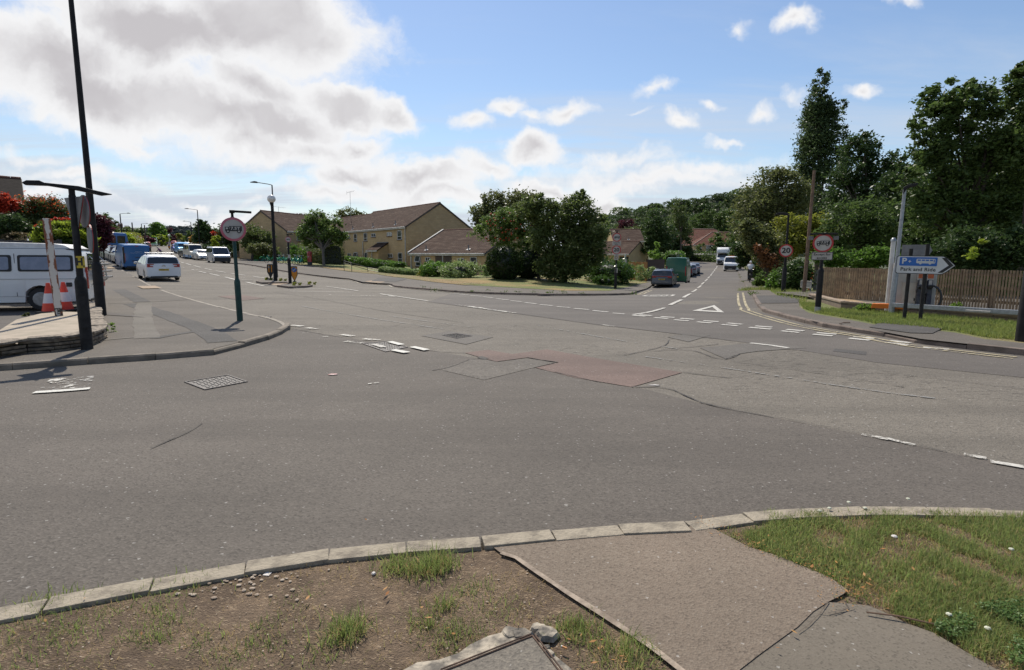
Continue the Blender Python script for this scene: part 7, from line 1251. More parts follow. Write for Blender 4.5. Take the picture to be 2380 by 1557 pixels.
# ---------------------------------------------------------------- walls and fences
STONE = brickmat('rubble stone', (.30, .25, .19), (.20, .165, .12), (.045, .038, .03), .34, .085, off=.4, bump=.8, msize=.014); STT = M('stone top', (.34, .28, .21), (.11, .09, .068), 12, .9, bump=.9, bscale=25)
def stonewall(name, label, path, h, th, seed=0):
    rnd = random.Random(seed); L = resample(path, .06, True); p0 = L[0]; b0 = Vector((p0.x, p0.y, H(p0.x, p0.y))); e = empty(name, b0, 0, label, 'wall'); mb = MB(); top = MB(); rows = 5; tot = len(L)
    for r_ in range(rows):
        i = 0; z0_ = h*r_/rows
        while i < tot-2:
            ln = rnd.randint(3, 8); j = min(i+ln, tot-1); a, b = L[i], L[j]; d = (b-a); 
            if d.length < .05: break
            d.normalize(); nr = Vector((-d.y, d.x)); jt = rnd.uniform(-.015, .02); g_ = .008; a2 = a+d*g_; b2 = b-d*g_; zz = z0_+rnd.uniform(0, .006); z2 = z0_+h/rows-.010; A = a2-nr*jt; B = b2-nr*jt; C_ = b2+nr*th; D_ = a2+nr*th
            mb.add([(q.x-b0.x, q.y-b0.y, z) for z in (zz-(.15 if r_ == 0 else 0), z2) for q in (A, B, C_, D_)], [(0, 3, 2, 1), (4, 5, 6, 7), (0, 1, 5, 4), (1, 2, 6, 5), (2, 3, 7, 6), (3, 0, 4, 7)]); i = j
    i = 0
    while i < tot-2:
        ln = rnd.randint(5, 12); j = min(i+ln, tot-1); a, b = L[i], L[j]; d = b-a
        if d.length < .05: break
        d.normalize(); nr = Vector((-d.y, d.x)); ov = rnd.uniform(.01, .04); A = a+d*.006-nr*ov; B = b-d*.006-nr*ov; C_ = b-d*.006+nr*(th+ov); D_ = a+d*.006+nr*(th+ov); t_ = rnd.uniform(.035, .06); z0_ = h-.008; ts = [rnd.uniform(-.012, .012) for _ in range(4)]
        top.add([(q.x-b0.x, q.y-b0.y, z0_) for q in (A, B, C_, D_)]+[(q.x-b0.x, q.y-b0.y, z0_+t_+s__) for q, s__ in zip((A, B, C_, D_), ts)], [(0, 3, 2, 1), (4, 5, 6, 7), (0, 1, 5, 4), (1, 2, 6, 5), (2, 3, 7, 6), (3, 0, 4, 7)]); i = j
    mb.build('courses', M('wall stone', (.24, .185, .125), (.10, .078, .055), 9, .9, bump=.9, bscale=30), e, bevel=.006, seg=1); core = MB(); vs = []
    top.build('cap_stones', STT, e, bevel=.008, seg=1); return e
WPt = ats(zc('z1', (-200, 1480), (0, 1425), (140, 1400), (330, 1390), (500, 1372), (660, 1345), (760, 1305), (785, 1275), (760, 1235), (750, 1180), (735, 1110), (700, 1070)), .09)
stonewall('stone_wall', 'low curved dry stone wall round the left forecourt, with weeds along it', WPt, .30, .24, 4)
CONC = M('forecourt concrete', (.40, .33, .25), (.32, .27, .20), 3, .9, bump=.5, bscale=60); DRV = asphalt('forecourt asphalt', (.12, .105, .09), (.09, .08, .07), (.17, .15, .13), 70, .4)
ins = offset(resample(WPt, .3), .22); slab = [Vector((p.x, p.y)) for p in ins]
drape('forecourt', slab+[Vector((-9.5, 14.5)), Vector((-12, 15.5)), Vector((-26, 14)), Vector((-26, 7))], .10, DRV)
s1 = zc('z1', (-100, 1330), (0, 1225), (120, 1150), (300, 1105), (470, 1095), (560, 1060), (620, 1110), (690, 1180)); S1 = ats(s1, .16)
insl = offset(resample(WPt, .3), .16); ie = min(range(len(insl)), key=lambda i: (insl[i]-Vector(at(*zc('z1', (690, 1190))[0], .2)[:2])).length)
drape('forecourt_slab', [p for p in insl[:ie]]+list(reversed([Vector((q.x, q.y)) for q in ats(zc('z1', (-200, 1360), (0, 1225), (120, 1150), (300, 1105), (470, 1092), (600, 1095)), .25)])), .25, CONC)
# right: low retaining wall, gravel, slatted fence, kerb beams
rw = [at(1880, 682, .3), at(*zc('r2', (1070, 1522))[0], .1), at(*zc('r3', (0, 1138))[0], .1), at(*zc('r3', (450, 1168))[0], .1), at(*zc('r3', (1760, 1272))[0], .1), at(*zc('r3', (2600, 1330))[0], .1)]; rw = [Vector((p.x, p.y)) for p in rw]
e = empty('retaining_wall', (rw[1].x, rw[1].y, 0), 0, 'low block retaining wall with pale coping round the kiosk plot', 'wall'); mbw = MB(); cap = MB()
for a, b in zip(rw, rw[1:]):
    d = (b-a).normalized(); nr = Vector((-d.y, d.x)); q = [a, b, b+nr*.2, a+nr*.2]; mbw.add([(p.x-rw[1].x, p.y-rw[1].y, z) for z in (-.3, .25) for p in q], [(0, 3, 2, 1), (4, 5, 6, 7), (0, 1, 5, 4), (1, 2, 6, 5), (2, 3, 7, 6), (3, 0, 4, 7)]); q = [a-nr*.02, b-nr*.02, b+nr*.26, a+nr*.26]; cap.add([(p.x-rw[1].x, p.y-rw[1].y, z) for z in (.25, .30) for p in q], [(0, 3, 2, 1), (4, 5, 6, 7), (0, 1, 5, 4), (1, 2, 6, 5), (2, 3, 7, 6), (3, 0, 4, 7)])
mbw.build('blocks', brickmat('retaining block', (.20, .15, .11), (.16, .12, .085), (.08, .06, .05), .4, .2), e, merge=False); cap.build('coping', M('coping concrete', (.34, .26, .19), (.24, .18, .13), 4, .9, bump=.4), e, merge=False)
GRV = M('gravel tan', (.42, .30, .17), (.24, .17, .10), 28, .95, bump=1, bscale=60); drape('gravel_bed', [rw[0], rw[1], rw[2], rw[3], Vector((rw[3].x+2, rw[3].y+6)), Vector((rw[0].x+3, rw[0].y+2))], .235, GRV)
drape('kiosk_yard', [rw[3], rw[4], rw[5], Vector((45, 14)), Vector((45, 32)), Vector((rw[3].x, rw[3].y+8))], .225, A_pave)
FENCE = M('weathered fence wood', (.32, .225, .13), (.20, .14, .085), 5, .9, bump=.5, bscale=50)
def slatfence(name, label, a, b, h, n, nposts, m_, gap=.32, z0_=0.2, ext=.0):
    a = Vector((a.x, a.y, 0)); b = Vector((b.x, b.y, 0)); d = b-a; L_ = d.length; e = empty(name, (a.x, a.y, z0_), math.atan2(d.y, d.x), label, 'fence'); rnd = random.Random(5); q = MB()
    for i in range(n): x = (i+.5)*L_/n; w_ = L_/n*(1-gap*rnd.uniform(.7, 1.2)); q.box((x, rnd.uniform(-.004, .004), h/2+rnd.uniform(-.004, .006)), (w_, .022, h), Matrix.Rotation(rnd.uniform(-.003, .003), 3, 'Y'))
    q.build('slats', m_, e); r_ = MB()
    for z_ in (h*.2, h*.55, h*.88): r_.box((L_/2, .045, z_), (L_, .05, .08))
    r_.build('rails', m_, e)
    for i in range(nposts): MB().box((i*L_/(nposts-1), .09, h/2), (.09, .09, h+.02)).build('post', m_, e)
    return e
f0 = P(1897, 690, 22.2); f2 = P(2160, 700, 18.6); f3 = P(2560, 700, 14.8)
zt1 = zat(f0, 621)-.2; slatfence('slatted_fence', 'weathered slatted timber fence left of the kiosk', f0, P(2085, 700, 19.3), zt1, 36, 4, FENCE, .24)
slatfence('slatted_fence', 'taller gapped timber fence right of the kiosk', f2, f3, zat(f2, 625)-.2, 52, 6, FENCE, .40)
def beam(V, label, z_, m_, w_=.16, h_=.12): a, b = V; d = b-a; e = MB().box((0, 0, 0), (d.length, w_, h_)).build('steel_beam', m_, None, bevel=.01); e.location = ((a.x+b.x)/2, (a.y+b.y)/2, z_); e.rotation_euler.z = math.atan2(d.y, d.x); return tag(e, label, 'beam')
beam((P(*zc('r3', (440, 1140))[0], 16.6), P(*zc('r3', (2100, 1240))[0], 13.9)), 'long grey steel beam lying along the low wall right of the kiosk', .37, GALV); beam((P(*zc('r3', (1190, 1225))[0], 15.0), P(*zc('r3', (1450, 1240))[0], 14.6)), 'short cream strip lying on the low wall at the right', .36, SW, .12, .05)
# garden walls, fences and hedges of the middle distance
def gwall(V, h, label, m_, off=.1, th=.25): 
    L = ats(V, off); b0 = L[0]; mbq = MB()
    for a, b in zip(L, L[1:]): d = (b-a); d.z = 0; d.normalize(); nr = Vector((-d.y, d.x, 0))*th; q = [a, b, b+nr, a+nr]; mbq.add([(p.x-b0.x, p.y-b0.y, (a.z if p in (a,) else b.z)-b0.z+z) for z in (-.4, h) for p in q], [(0, 3, 2, 1), (4, 5, 6, 7), (0, 1, 5, 4), (1, 2, 6, 5), (2, 3, 7, 6), (3, 0, 4, 7)])
    o = mbq.build('garden_wall', m_, None, merge=False); o.location = b0; return tag(o, label, 'wall')
GW = brickmat('garden wall stone', (.26, .19, .13), (.20, .145, .10), (.10, .08, .06), .5, .2); gwall([(546, 598), (571, 600)], 1.05, 'low brown garden wall behind the silver camper van', GW); gwall([(264, 583), (283, 583), (296, 582)], 1.5, 'stone garden wall behind the blue minibus', GW); gwall([(437, 583), (470, 590)], .9, 'low garden wall behind the parked row', GW)
def panelfence(u0, u1, Z0, Z1, vt, label, m_, name='fence_panel', z0_=None):
    a = P(u0, 600, Z0); b = P(u1, 600, Z1); g0 = H(a.x, a.y) if z0_ is None else z0_; d = b-a; d.z = 0; L_ = d.length; e = empty(name, (a.x, a.y, g0), math.atan2(d.y, d.x), label, 'fence'); h = zat(a, vt)-g0; q = MB(); n = max(6, int(h/.16))
    for i in range(n): q.box((L_/2, 0, .05+(i+.5)*(h-.05)/n), (L_, .02, (h-.05)/n*1.06), Matrix.Rotation(.12, 3, 'X'))
    q.build('boards', m_, e)
    for x in (0, L_/2, L_): MB().box((x, .03, h/2+.03), (.10, .09, h+.1)).build('post', m_, e)
    MB().box((L_/2, 0, h+.02), (L_, .07, .04)).build('top_rail', m_, e); return e
OFN = M('orange fence wood', (.40, .19, .07), (.31, .14, .05), 4, .85, bump=.4); panelfence(1461, 1504, 62, 58, 609, 'orange brown garden fence panel behind the laurel bush', OFN); panelfence(1504, 1545, 60, 66, 604, 'long dark brown garden fence beside the green van', M('dark fence wood', (.10, .06, .045), (.07, .045, .035), 4, .9))
panelfence(-120, 140, 19.5, 19.0, 561, 'dark slate coloured board fence behind the white camper van', M('slate fence', (.035, .036, .04), (.05, .05, .055), 4, .8))
p = P(1453, 600, 66); p.z = H(p.x, p.y); e = empty('garden_parasol', p, 0, 'closed cream garden parasol above the fence', 'parasol'); zt = zat(p, 591)-p.z; MB().tube([(0, 0, 0), (0, 0, zt)], .025, 8).build('pole', GALV, e); MB().lathe([(.20, zt-1.15), (.17, zt-.7), (.08, zt-.1), (.03, zt)], 12).build('canopy', M('parasol cream', (.60, .57, .48), (.5, .47, .4), 4, .8), e, smooth=40)
a = P(*zc('r1', (1560, 690))[0], 100); a.z = H(a.x, a.y)+.1; e = empty('railing', a, facecam(a), 'dark red low timber railing at the bend of the side street', 'railing'); RDW = M('dark red wood', (.14, .03, .025), (.10, .025, .02), 5, .8); MB().box((1.6, 0, 1.0), (3.6, .08, .3)).build('rail', RDW, e)
for i in range(5): MB().box((i*.9, .03, .45), (.10, .10, .9)).build('post', RDW, e)
MB().box((3.3, -.1, .9), (.14, .14, 2.6)).build('dark_post', POLE, e)
for (u, v, lb) in (((246+5), 600, 'dark wheelie bin by the bus stop post'), (287, 584, 'dark wheelie bin against the stone garden wall')):
    p = at(u-1, v, .1); e = empty('wheelie_bin', p, facecam(p), lb, 'bin', 'wheelie bins on the left footway'); MB().prism([(-.24, 0), (.24, 0), (.29, 1.0), (-.29, 1.0)], -.28, .28).build('tub', M('bin dark', (.02, .022, .022)), e, bevel=.02); MB().box((0, 0, 1.04), (.62, .62, .07)).build('lid', BLK, e, bevel=.02)
# ---------------------------------------------------------------- vegetation
LM = {}
def lm(k, c, c2, c3=None, tr=.45, ro=.45, ns=.9): f = 1.75; LM[k] = leafmat('leaf '+k, tuple(x*f for x in c), tuple(x*f for x in c2), c3 and tuple(x*f for x in c3), tr, ro, ns)
lm('dark', (.030, .050, .014), (.018, .032, .010), (.055, .085, .022), .38); lm('mid', (.050, .080, .020), (.032, .052, .014), (.09, .12, .03)); lm('olive', (.075, .085, .028), (.05, .06, .02), (.12, .12, .045)); lm('poplar', (.038, .058, .022), (.022, .036, .013), (.07, .095, .035)); lm('deepgreen', (.064, .082, .025), (.045, .062, .018), (.10, .12, .04), .5); lm('lime', (.16, .19, .02), (.10, .14, .015), (.26, .27, .03), .5)
lm('yellowgreen', (.13, .135, .02), (.085, .10, .016), (.20, .18, .03), .5); lm('hedge', (.06, .115, .018), (.04, .08, .013), (.11, .17, .03)); lm('purple', (.050, .014, .018), (.03, .010, .014), (.09, .02, .025), .4); lm('red', (.28, .025, .015), (.14, .02, .012), (.42, .06, .02), .5); lm('redtip', (.30, .045, .015), (.18, .05, .018), (.42, .09, .025), .5, .3); lm('photinia', (.045, .068, .022), (.035, .05, .018), (.09, .10, .03), .35, .25, 2.5)
lm('variegated', (.13, .17, .06), (.07, .11, .03), (.34, .36, .18), .4); lm('rowan', (.070, .105, .024), (.045, .07, .018), (.12, .16, .04), .5); lm('orange', (.30, .14, .02), (.14, .10, .02), (.45, .24, .03), .5); lm('hill', (.040, .062, .020), (.024, .040, .014), (.065, .085, .028), .3, .7); lm('willow', (.06, .08, .022), (.04, .055, .016), (.10, .12, .04)); lm('laurel', (.045, .085, .018), (.028, .055, .012), (.09, .14, .03), .3, .22); lm('brown', (.14, .055, .022), (.07, .035, .016), (.2, .09, .03), .4); lm('young', (.10, .16, .03), (.07, .12, .02), (.16, .22, .05), .5); lm('brownhedge', (.10, .07, .035), (.05, .045, .02), (.16, .12, .06), .3)
def T(label, u, Z, blobs, leaf, k, n, **kw): return tree(kw.pop('name', 'tree'), label, u, Z, blobs, leaf, LM[k], n, **kw)
# right-hand wood
T('tall dark Lombardy poplar behind the signs', 1903, 62, [(1907, 200, 16, 34), (1900, 250, 28, 45), (1900, 310, 36, 60), (1896, 370, 42, 60), (1888, 300, 22, 50, 2), (1922, 290, 20, 55), (1880, 360, 20, 40), (1900, 440, 45, 60)], .15, 'poplar', 26000, name='poplar_tree', trunk_r=.3, clump=.13, per=40, shell=.55, nl=4)
T('thin second poplar right of the tall one', 1957, 62, [(1957, 245, 9, 20), (1955, 290, 11, 34), (1955, 345, 12, 40), (1950, 400, 14, 40)], .15, 'poplar', 2600, name='poplar_tree', trunk_r=.12, clump=.22, per=30, nl=4)
T('bushy ash tree with sky gaps between the poplars and the large right tree', 2010, 44, [(2005, 345, 38, 32), (2045, 385, 42, 34), (1985, 400, 50, 36), (2050, 440, 60, 45), (1980, 470, 60, 50), (2020, 530, 70, 50)], .13, 'dark', 17000, trunk_r=.2, clump=.19, per=60, nl=14)
T('pale leafed ash in front of the dark wood', 1990, 34, [(1975, 520, 60, 50), (2030, 500, 50, 45), (1990, 580, 65, 40), (2050, 560, 40, 40)], .105, 'mid', 10000, trunk_r=.15, clump=.19, per=50, nl=12)
T('large sycamore filling the right edge', 2250, 27, [(2205, 220, 60, 42), (2148, 232, 12, 12), (2295, 212, 12, 14), (2250, 250, 75, 60), (2180, 270, 60, 45), (2300, 300, 85, 70), (2160, 340, 50, 45), (2215, 370, 80, 55), (2330, 400, 90, 90), (2150, 420, 55, 50), (2250, 450, 100, 70), (2330, 520, 90, 80), (2190, 500, 80, 60), (2260, 215, 30, 30)], .10, 'mid', 40000, trunk_r=.22, clump=.125, per=55, nl=34, shell=.5, depthk=.8)
T('tree crown cut by the top right corner of the picture', 2385, 25, [(2372, 185, 24, 40), (2385, 240, 34, 45), (2400, 330, 60, 70)], .10, 'mid', 9000, trunk_r=.2, clump=.2, per=50)
T('dark tree behind the large sycamore, left side', 2120, 40, [(2100, 430, 45, 40), (2125, 380, 35, 30), (2110, 490, 60, 50), (2090, 560, 60, 50)], .13, 'dark', 11000, trunk_r=.2, clump=.2)
T('deep shaded trees behind the fence at the far right', 2300, 38, [(2200, 560, 90, 70), (2290, 600, 100, 60), (2250, 540, 90, 60), (2330, 590, 100, 80), (2120, 590, 60, 50), (2260, 620, 90, 50), (2390, 500, 70, 120), (2180, 470, 80, 80), (2300, 420, 90, 90)], .14, 'dark', 46000, trunk_r=.25, clump=.19, nl=12)
T('olive green willow leaning over the side street', 1780, 52, [(1790, 420, 36, 32), (1830, 430, 42, 36), (1760, 470, 48, 40), (1815, 490, 60, 42), (1850, 470, 40, 40), (1745, 520, 44, 36), (1790, 540, 60, 40)], .14, 'olive', 15000, trunk_r=.22, clump=.21, per=40, nl=14)
T('golden green shrub tree behind the telegraph pole', 1880, 40, [(1850, 520, 45, 24), (1900, 525, 42, 24), (1870, 560, 60, 30), (1925, 555, 26, 26), (1830, 570, 40, 34)], .105, 'yellowgreen', 13000, clump=.17, per=40, trunk_r=.12)
T('conifer with brown dead foliage beside the short street lamp', 1790, 36, [(1770, 560, 40, 34), (1740, 530, 26, 24), (1800, 600, 34, 34), (1775, 590, 26, 30)], .10, 'olive', 8500, clump=.17, trunk_r=.15)
T('mass of reddish brown dead conifer twigs low beside the lamp', 1800, 34.5, [(1785, 610, 20, 22), (1806, 640, 17, 24), (1770, 585, 16, 14)], .08, 'brown', 3600, clump=.25, trunk_r=.1, name='dead_conifer')
T('dark bush below the leaning willow', 1745, 62, [(1735, 570, 32, 26), (1755, 600, 28, 24), (1728, 600, 18, 20)], .14, 'dark', 5200, clump=.18)
T('rounded dark green shrub right of the white truck', 1722, 92, [(1722, 592, 24, 18), (1705, 600, 16, 14), (1740, 590, 20, 20)], .19, 'mid', 3600, clump=.18)
for i, (x, y, rx, ry, Z, k, lb) in enumerate(((1785, 650, 26, 22, 42, 'mid', 'ivy covered bank beside the cyclist'), (1765, 628, 20, 18, 50, 'mid', 'bright bramble bank beyond the ivy'), (1815, 655, 26, 30, 33, 'hedge', 'bramble bank at the foot of the short street lamp'), (1850, 640, 30, 36, 31, 'dark', 'dark thicket behind the telegraph pole'))): T(lb, x, Z, [(x, y, rx, ry), (x-rx*.5, y+ry*.4, rx*.6, ry*.5)], .085*Z/40+.02, k, 5200, clump=.2, trunk=False, name='bramble_bank', cat='shrub')
T('scrub of nettles and brambles above the left fence', 1980, 31, [(1930, 600, 40, 22), (1985, 608, 50, 20), (2040, 600, 50, 24), (2020, 588, 30, 16)], .09, 'hedge', 8500, clump=.18, trunk=False, name='scrub', cat='shrub')
T('leafy elder and bramble scrub hiding the sycamore trunk', 2250, 23.5, [(2200, 590, 50, 34), (2255, 575, 55, 44), (2320, 590, 60, 40), (2370, 575, 40, 50)], .08, 'dark', 15000, trunk=False, name='scrub', cat='shrub', clump=.2)
T('yellow flowering spray before the dark right trees', 2295, 21, [(2262, 589, 6, 14), (2285, 560, 5, 6)], .07, 'lime', 260, trunk=False, name='flowering_spray', cat='shrub', clump=.4)
T('undergrowth seen through the gaps of the right fence', 2280, 24, [(2200, 665, 60, 34), (2290, 670, 70, 34), (2370, 672, 60, 34)], .09, 'hedge', 7000, trunk=False, name='undergrowth', cat='shrub', clump=.2)
for i, (x, y) in enumerate(((1012, 1395), (1140, 1465))): p = at(*zc('r2', (x, y))[0], .2); bush('weed_plant', ['leafy green weed on the gravel under the left fence', 'small weed on the gravel left of the orange cover'][i], p, .3-.1*i, .55-.25*i, LM['young'], .05, 500, cat='weed', solid=0)
for i, (x, y) in enumerate(((265, 1065), (160, 1080), (1135, 1110))): p = P(*zc('r3', (x, y+5))[0], 20.5); p = P(*zc('r3', (x, y+5))[0], 17.6); p.z = .2; bush('weed_plant', ['bright green weed right of the fence end on the gravel', 'bright green weed, the left one of the pair by the orange cover', 'weed at the foot of the kiosk yard fence'][i], p, .22, .38, LM['young'], .045, 380, cat='weed', solid=0)
# centre group
T('grey green willow behind the rowan, tallest of the central trees', 1165, 78, [(1150, 468, 34, 24), (1190, 462, 40, 22), (1228, 470, 34, 24), (1245, 490, 30, 26), (1125, 495, 30, 26), (1160, 505, 50, 34), (1205, 480, 36, 26), (1140, 530, 40, 30)], .20, 'olive', 11000, clump=.2, per=35, trunk_r=.3, nl=12)
T('rowan with orange berries beside the bungalow gable', 1178, 50, [(1150, 525, 40, 26), (1185, 505, 42, 26), (1215, 520, 40, 34), (1120, 540, 26, 16), (1165, 555, 34, 18), (1200, 555, 40, 24), (1225, 485, 26, 20)], .12, 'rowan', 9500, clump=.17, per=40, trunk_r=.12, nl=18, base=tuple(at(1180, 640, .12)))
be = [o for o in bpy.data.objects if o.get('label', '').startswith('rowan with')][0]; rg = np.random.default_rng(2); q = MB(); k50 = 50/FPX
for _ in range(60): c = P(rg.uniform(1130, 1235), rg.uniform(495, 560), 50+rg.uniform(-1.8, -.3)); q.ell(c-be.location, (.09, .09, .07), 6, 4)
q.build('berries', M('rowan berries', (.45, .07, .015)), be)
T('large dark leaning tree mass at the centre, with wispy top shoots', 1315, 45, [(1228, 486, 30, 30), (1262, 490, 36, 36), (1300, 510, 50, 48), (1345, 500, 48, 44), (1380, 530, 40, 40), (1280, 560, 50, 50), (1330, 580, 62, 48), (1300, 620, 56, 40), (1372, 580, 38, 40), (1345, 465, 16, 22), (1352, 455, 6, 16), (1255, 465, 10, 16), (1322, 470, 12, 14), (1395, 510, 16, 10), (1330, 628, 44, 22)], .115, 'deepgreen', 34000, trunk_r=.22, clump=.14, per=40, nl=24, shell=.5, base=tuple(at(1312, 655, .12)))
T('slim green tree trunk and crown left of the large dark tree', 1245, 48, [(1240, 500, 26, 26), (1250, 540, 28, 36), (1235, 575, 22, 28)], .115, 'mid', 5200, clump=.2, trunk_r=.12, base=tuple(at(1253, 650, .12)), nl=12)
pz = at(1172, 652, .12); bush('clipped_bush', 'large clipped round dark evergreen bush on the lawn', pz+Vector((0, 1.4, 0)), 1.42, 2.75, leafmat('leaf yew', (.030, .052, .014), (.018, .034, .010), (.055, .085, .02), .2, .8, spec=.08), .085, 15000, lumps=0, clump=.06, solid=.93, ry=1.4, per=12, cat='bush')
pz = at(1228, 649, .12); bush('clipped_bush', 'clipped dark evergreen bush just right of the large round one', pz+Vector((0, 1.4, 0)), 1.15, 2.5, _MC['leaf yew'], .085, 9000, lumps=0, clump=.07, solid=.92, ry=1.3, per=12, cat='bush')
for (x, y, rx, rz, k, n, lb, nm) in ((1422, 662, 2.1, 2.3, 'laurel', 9000, 'large glossy laurel bush behind the 20 sign post', 'laurel_bush'), (1452, 660, 1.25, 1.75, 'hedge', 5000, 'rounded hedge bush at the right end of the laurel', 'bush'), (1410, 664, .9, .9, 'laurel', 2600, 'low laurel shoot in front of the large laurel', 'laurel_bush'), (1393, 655, 1.6, 2.2, 'laurel', 5600, 'leafy laurel between the dark tree and the sign post', 'laurel_bush')): bush(nm, lb, at(x, y, .12)+Vector((0, rx*.8, 0)), rx, rz, LM[k], .09, n, lumps=6, clump=.14)
bush('bush', 'green rounded hedge bush in front of the bungalow, left one', at(1015, 644, .12)+Vector((0, 1, 0)), 1.55, 1.38, LM['hedge'], .09, 6500, lumps=5, clump=.12); bush('bush', 'pale variegated bush in front of the bungalow, right one', at(1068, 646, .12)+Vector((0, 1, 0)), 1.65, 1.42, LM['variegated'], .09, 7500, lumps=6, clump=.14); bush('bush', 'dark green end of the hedge left of the bungalow bushes', at(995, 640, .12)+Vector((0, 1.3, 0)), .8, 1.5, LM['hedge'], .09, 2600, clump=.12)
bush('bush', 'pale leafed shrub at the foot of the bungalow corner', at(1130, 643, .12)+Vector((0, 1.5, 0)), .5, 1.4, LM['variegated'], .09, 1000, clump=.2, solid=.4)
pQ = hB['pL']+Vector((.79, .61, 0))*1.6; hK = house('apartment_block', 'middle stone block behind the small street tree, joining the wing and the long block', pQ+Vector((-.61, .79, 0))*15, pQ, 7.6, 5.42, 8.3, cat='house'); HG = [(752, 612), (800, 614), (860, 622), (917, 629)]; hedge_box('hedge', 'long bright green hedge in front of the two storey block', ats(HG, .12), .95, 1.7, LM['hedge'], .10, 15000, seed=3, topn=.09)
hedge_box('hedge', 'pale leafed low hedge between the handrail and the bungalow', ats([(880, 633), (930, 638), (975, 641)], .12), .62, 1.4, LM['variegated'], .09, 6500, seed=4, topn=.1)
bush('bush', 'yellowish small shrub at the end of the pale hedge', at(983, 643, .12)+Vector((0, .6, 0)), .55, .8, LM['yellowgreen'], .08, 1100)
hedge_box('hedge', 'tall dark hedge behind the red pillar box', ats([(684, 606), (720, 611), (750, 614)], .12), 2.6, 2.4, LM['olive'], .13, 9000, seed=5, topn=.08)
T('young slim shrubs against the yellow wing', 690, 68, [(683, 590, 6, 22), (706, 590, 8, 24)], .14, 'hedge', 900, trunk=False, name='shrub', cat='shrub', clump=.3)
st = T('small spreading street tree on the far footway', 751, 62.5, [(735, 510, 26, 20), (765, 520, 30, 22), (712, 540, 26, 16), (745, 545, 45, 22), (780, 548, 22, 18), (735, 565, 30, 12), (770, 560, 26, 12), (722, 522, 20, 14)], .14, 'rowan', 9500, clump=.16, per=34, shell=.62, trunk_r=.15, nl=26, base=tuple(at(753, 618, .13)), fork=1.9, bark=M('grey bark', (.16, .13, .10), (.10, .08, .06), 9, .9))
T('thin topped tree behind the two storey roof', 815, 105, [(808, 496, 22, 14), (835, 502, 18, 10), (795, 500, 10, 10)], .22, 'olive', 1400, clump=.24, per=26)
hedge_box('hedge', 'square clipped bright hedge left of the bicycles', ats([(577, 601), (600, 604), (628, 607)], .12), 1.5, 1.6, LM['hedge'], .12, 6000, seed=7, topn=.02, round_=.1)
T('loose pale green tree behind the clipped hedge', 585, 82, [(580, 545, 26, 22), (605, 550, 24, 22), (590, 570, 30, 16), (620, 560, 16, 18)], .17, 'willow', 5600, clump=.2)
T('greyish shrub above the clipped hedge', 610, 72, [(600, 578, 26, 12), (625, 582, 18, 10)], .15, 'olive', 3000, clump=.2, trunk=False, name='shrub', cat='shrub')
T('dark tree behind the green sign post', 540, 92, [(530, 545, 24, 24), (555, 550, 24, 24), (540, 570, 30, 18), (515, 560, 16, 20)], .19, 'dark', 6000, clump=.2)
T('big dark conifer right of the main road', 473, 105, [(466, 527, 14, 14), (475, 520, 8, 12), (472, 540, 20, 18), (478, 560, 24, 16), (490, 545, 14, 16)], .21, 'dark', 5600, clump=.18, name='conifer')
T('red maple shrub behind the far parked row', 503, 92, [(500, 543, 10, 5), (512, 541, 8, 4), (497, 556, 6, 6)], .16, 'red', 1100, trunk=False, clump=.25, name='red_shrub', cat='shrub')
T('yellow green clipped column bush beside the conifer', 502, 84, [(501, 556, 7, 14), (501, 566, 8, 10)], .14, 'lime', 1500, trunk=False, clump=.12, name='clipped_column', cat='bush')
T('yellow and orange flowering shrub left of the conifer', 452, 110, [(453, 553, 8, 9), (449, 562, 8, 8), (458, 566, 8, 6)], .2, 'orange', 1500, trunk=False, clump=.22, name='orange_shrub', cat='shrub')
T('small green tree at the end of the right row', 443, 135, [(444, 546, 9, 10), (441, 556, 8, 8), (449, 552, 7, 10)], .24, 'mid', 1600, clump=.2)
T('dark foliage behind the parked camper vans', 480, 88, [(465, 578, 16, 7), (490, 577, 16, 8), (515, 578, 14, 8), (535, 585, 12, 8)], .17, 'dark', 3600, trunk=False, clump=.2, name='garden_shrubs', cat='shrub')
# left side of the main road
T('big round green tree beside the far road', 365, 185, [(366, 532, 17, 15), (358, 545, 14, 12), (376, 545, 13, 14), (366, 555, 18, 10), (365, 524, 9, 8)], .32, 'hedge', 4200, clump=.18, trunk_r=.5)
T('purple leafed tree right of the big round tree', 391, 215, [(391, 540, 9, 12), (397, 552, 8, 10), (388, 552, 6, 9)], .36, 'purple', 1800, clump=.2)
T('yellow green trees at the end of the far road', 412, 260, [(411, 548, 7, 7), (420, 551, 8, 8), (427, 556, 7, 6), (405, 556, 6, 6)], .42, 'yellowgreen', 1600, clump=.2)
T('green tree filling the gap below the left terrace', 283, 118, [(278, 545, 16, 12), (295, 542, 14, 14), (270, 560, 14, 12), (305, 552, 14, 16), (290, 560, 18, 10)], .24, 'willow', 4800, clump=.2)
T('darker tree mass below the right end of the terrace', 325, 170, [(322, 540, 14, 12), (335, 550, 12, 12), (315, 556, 12, 10), (330, 562, 14, 8)], .3, 'mid', 3000, clump=.2)
T('dark red shrub in the gardens left of the road', 347, 160, [(340, 556, 9, 7), (352, 560, 7, 6)], .26, 'purple', 900, clump=.25, trunk=False, name='purple_shrub', cat='shrub')
T('bright red shrub below the terrace', 322, 150, [(318, 553, 9, 5)], .24, 'red', 420, clump=.25, trunk=False, name='red_shrub', cat='shrub')
T('dark hedge trees behind the blue minibus', 262, 92, [(258, 565, 12, 12), (272, 568, 12, 12), (248, 568, 8, 14)], .18, 'dark', 3200, clump=.2, trunk=False, name='garden_shrubs', cat='shrub')
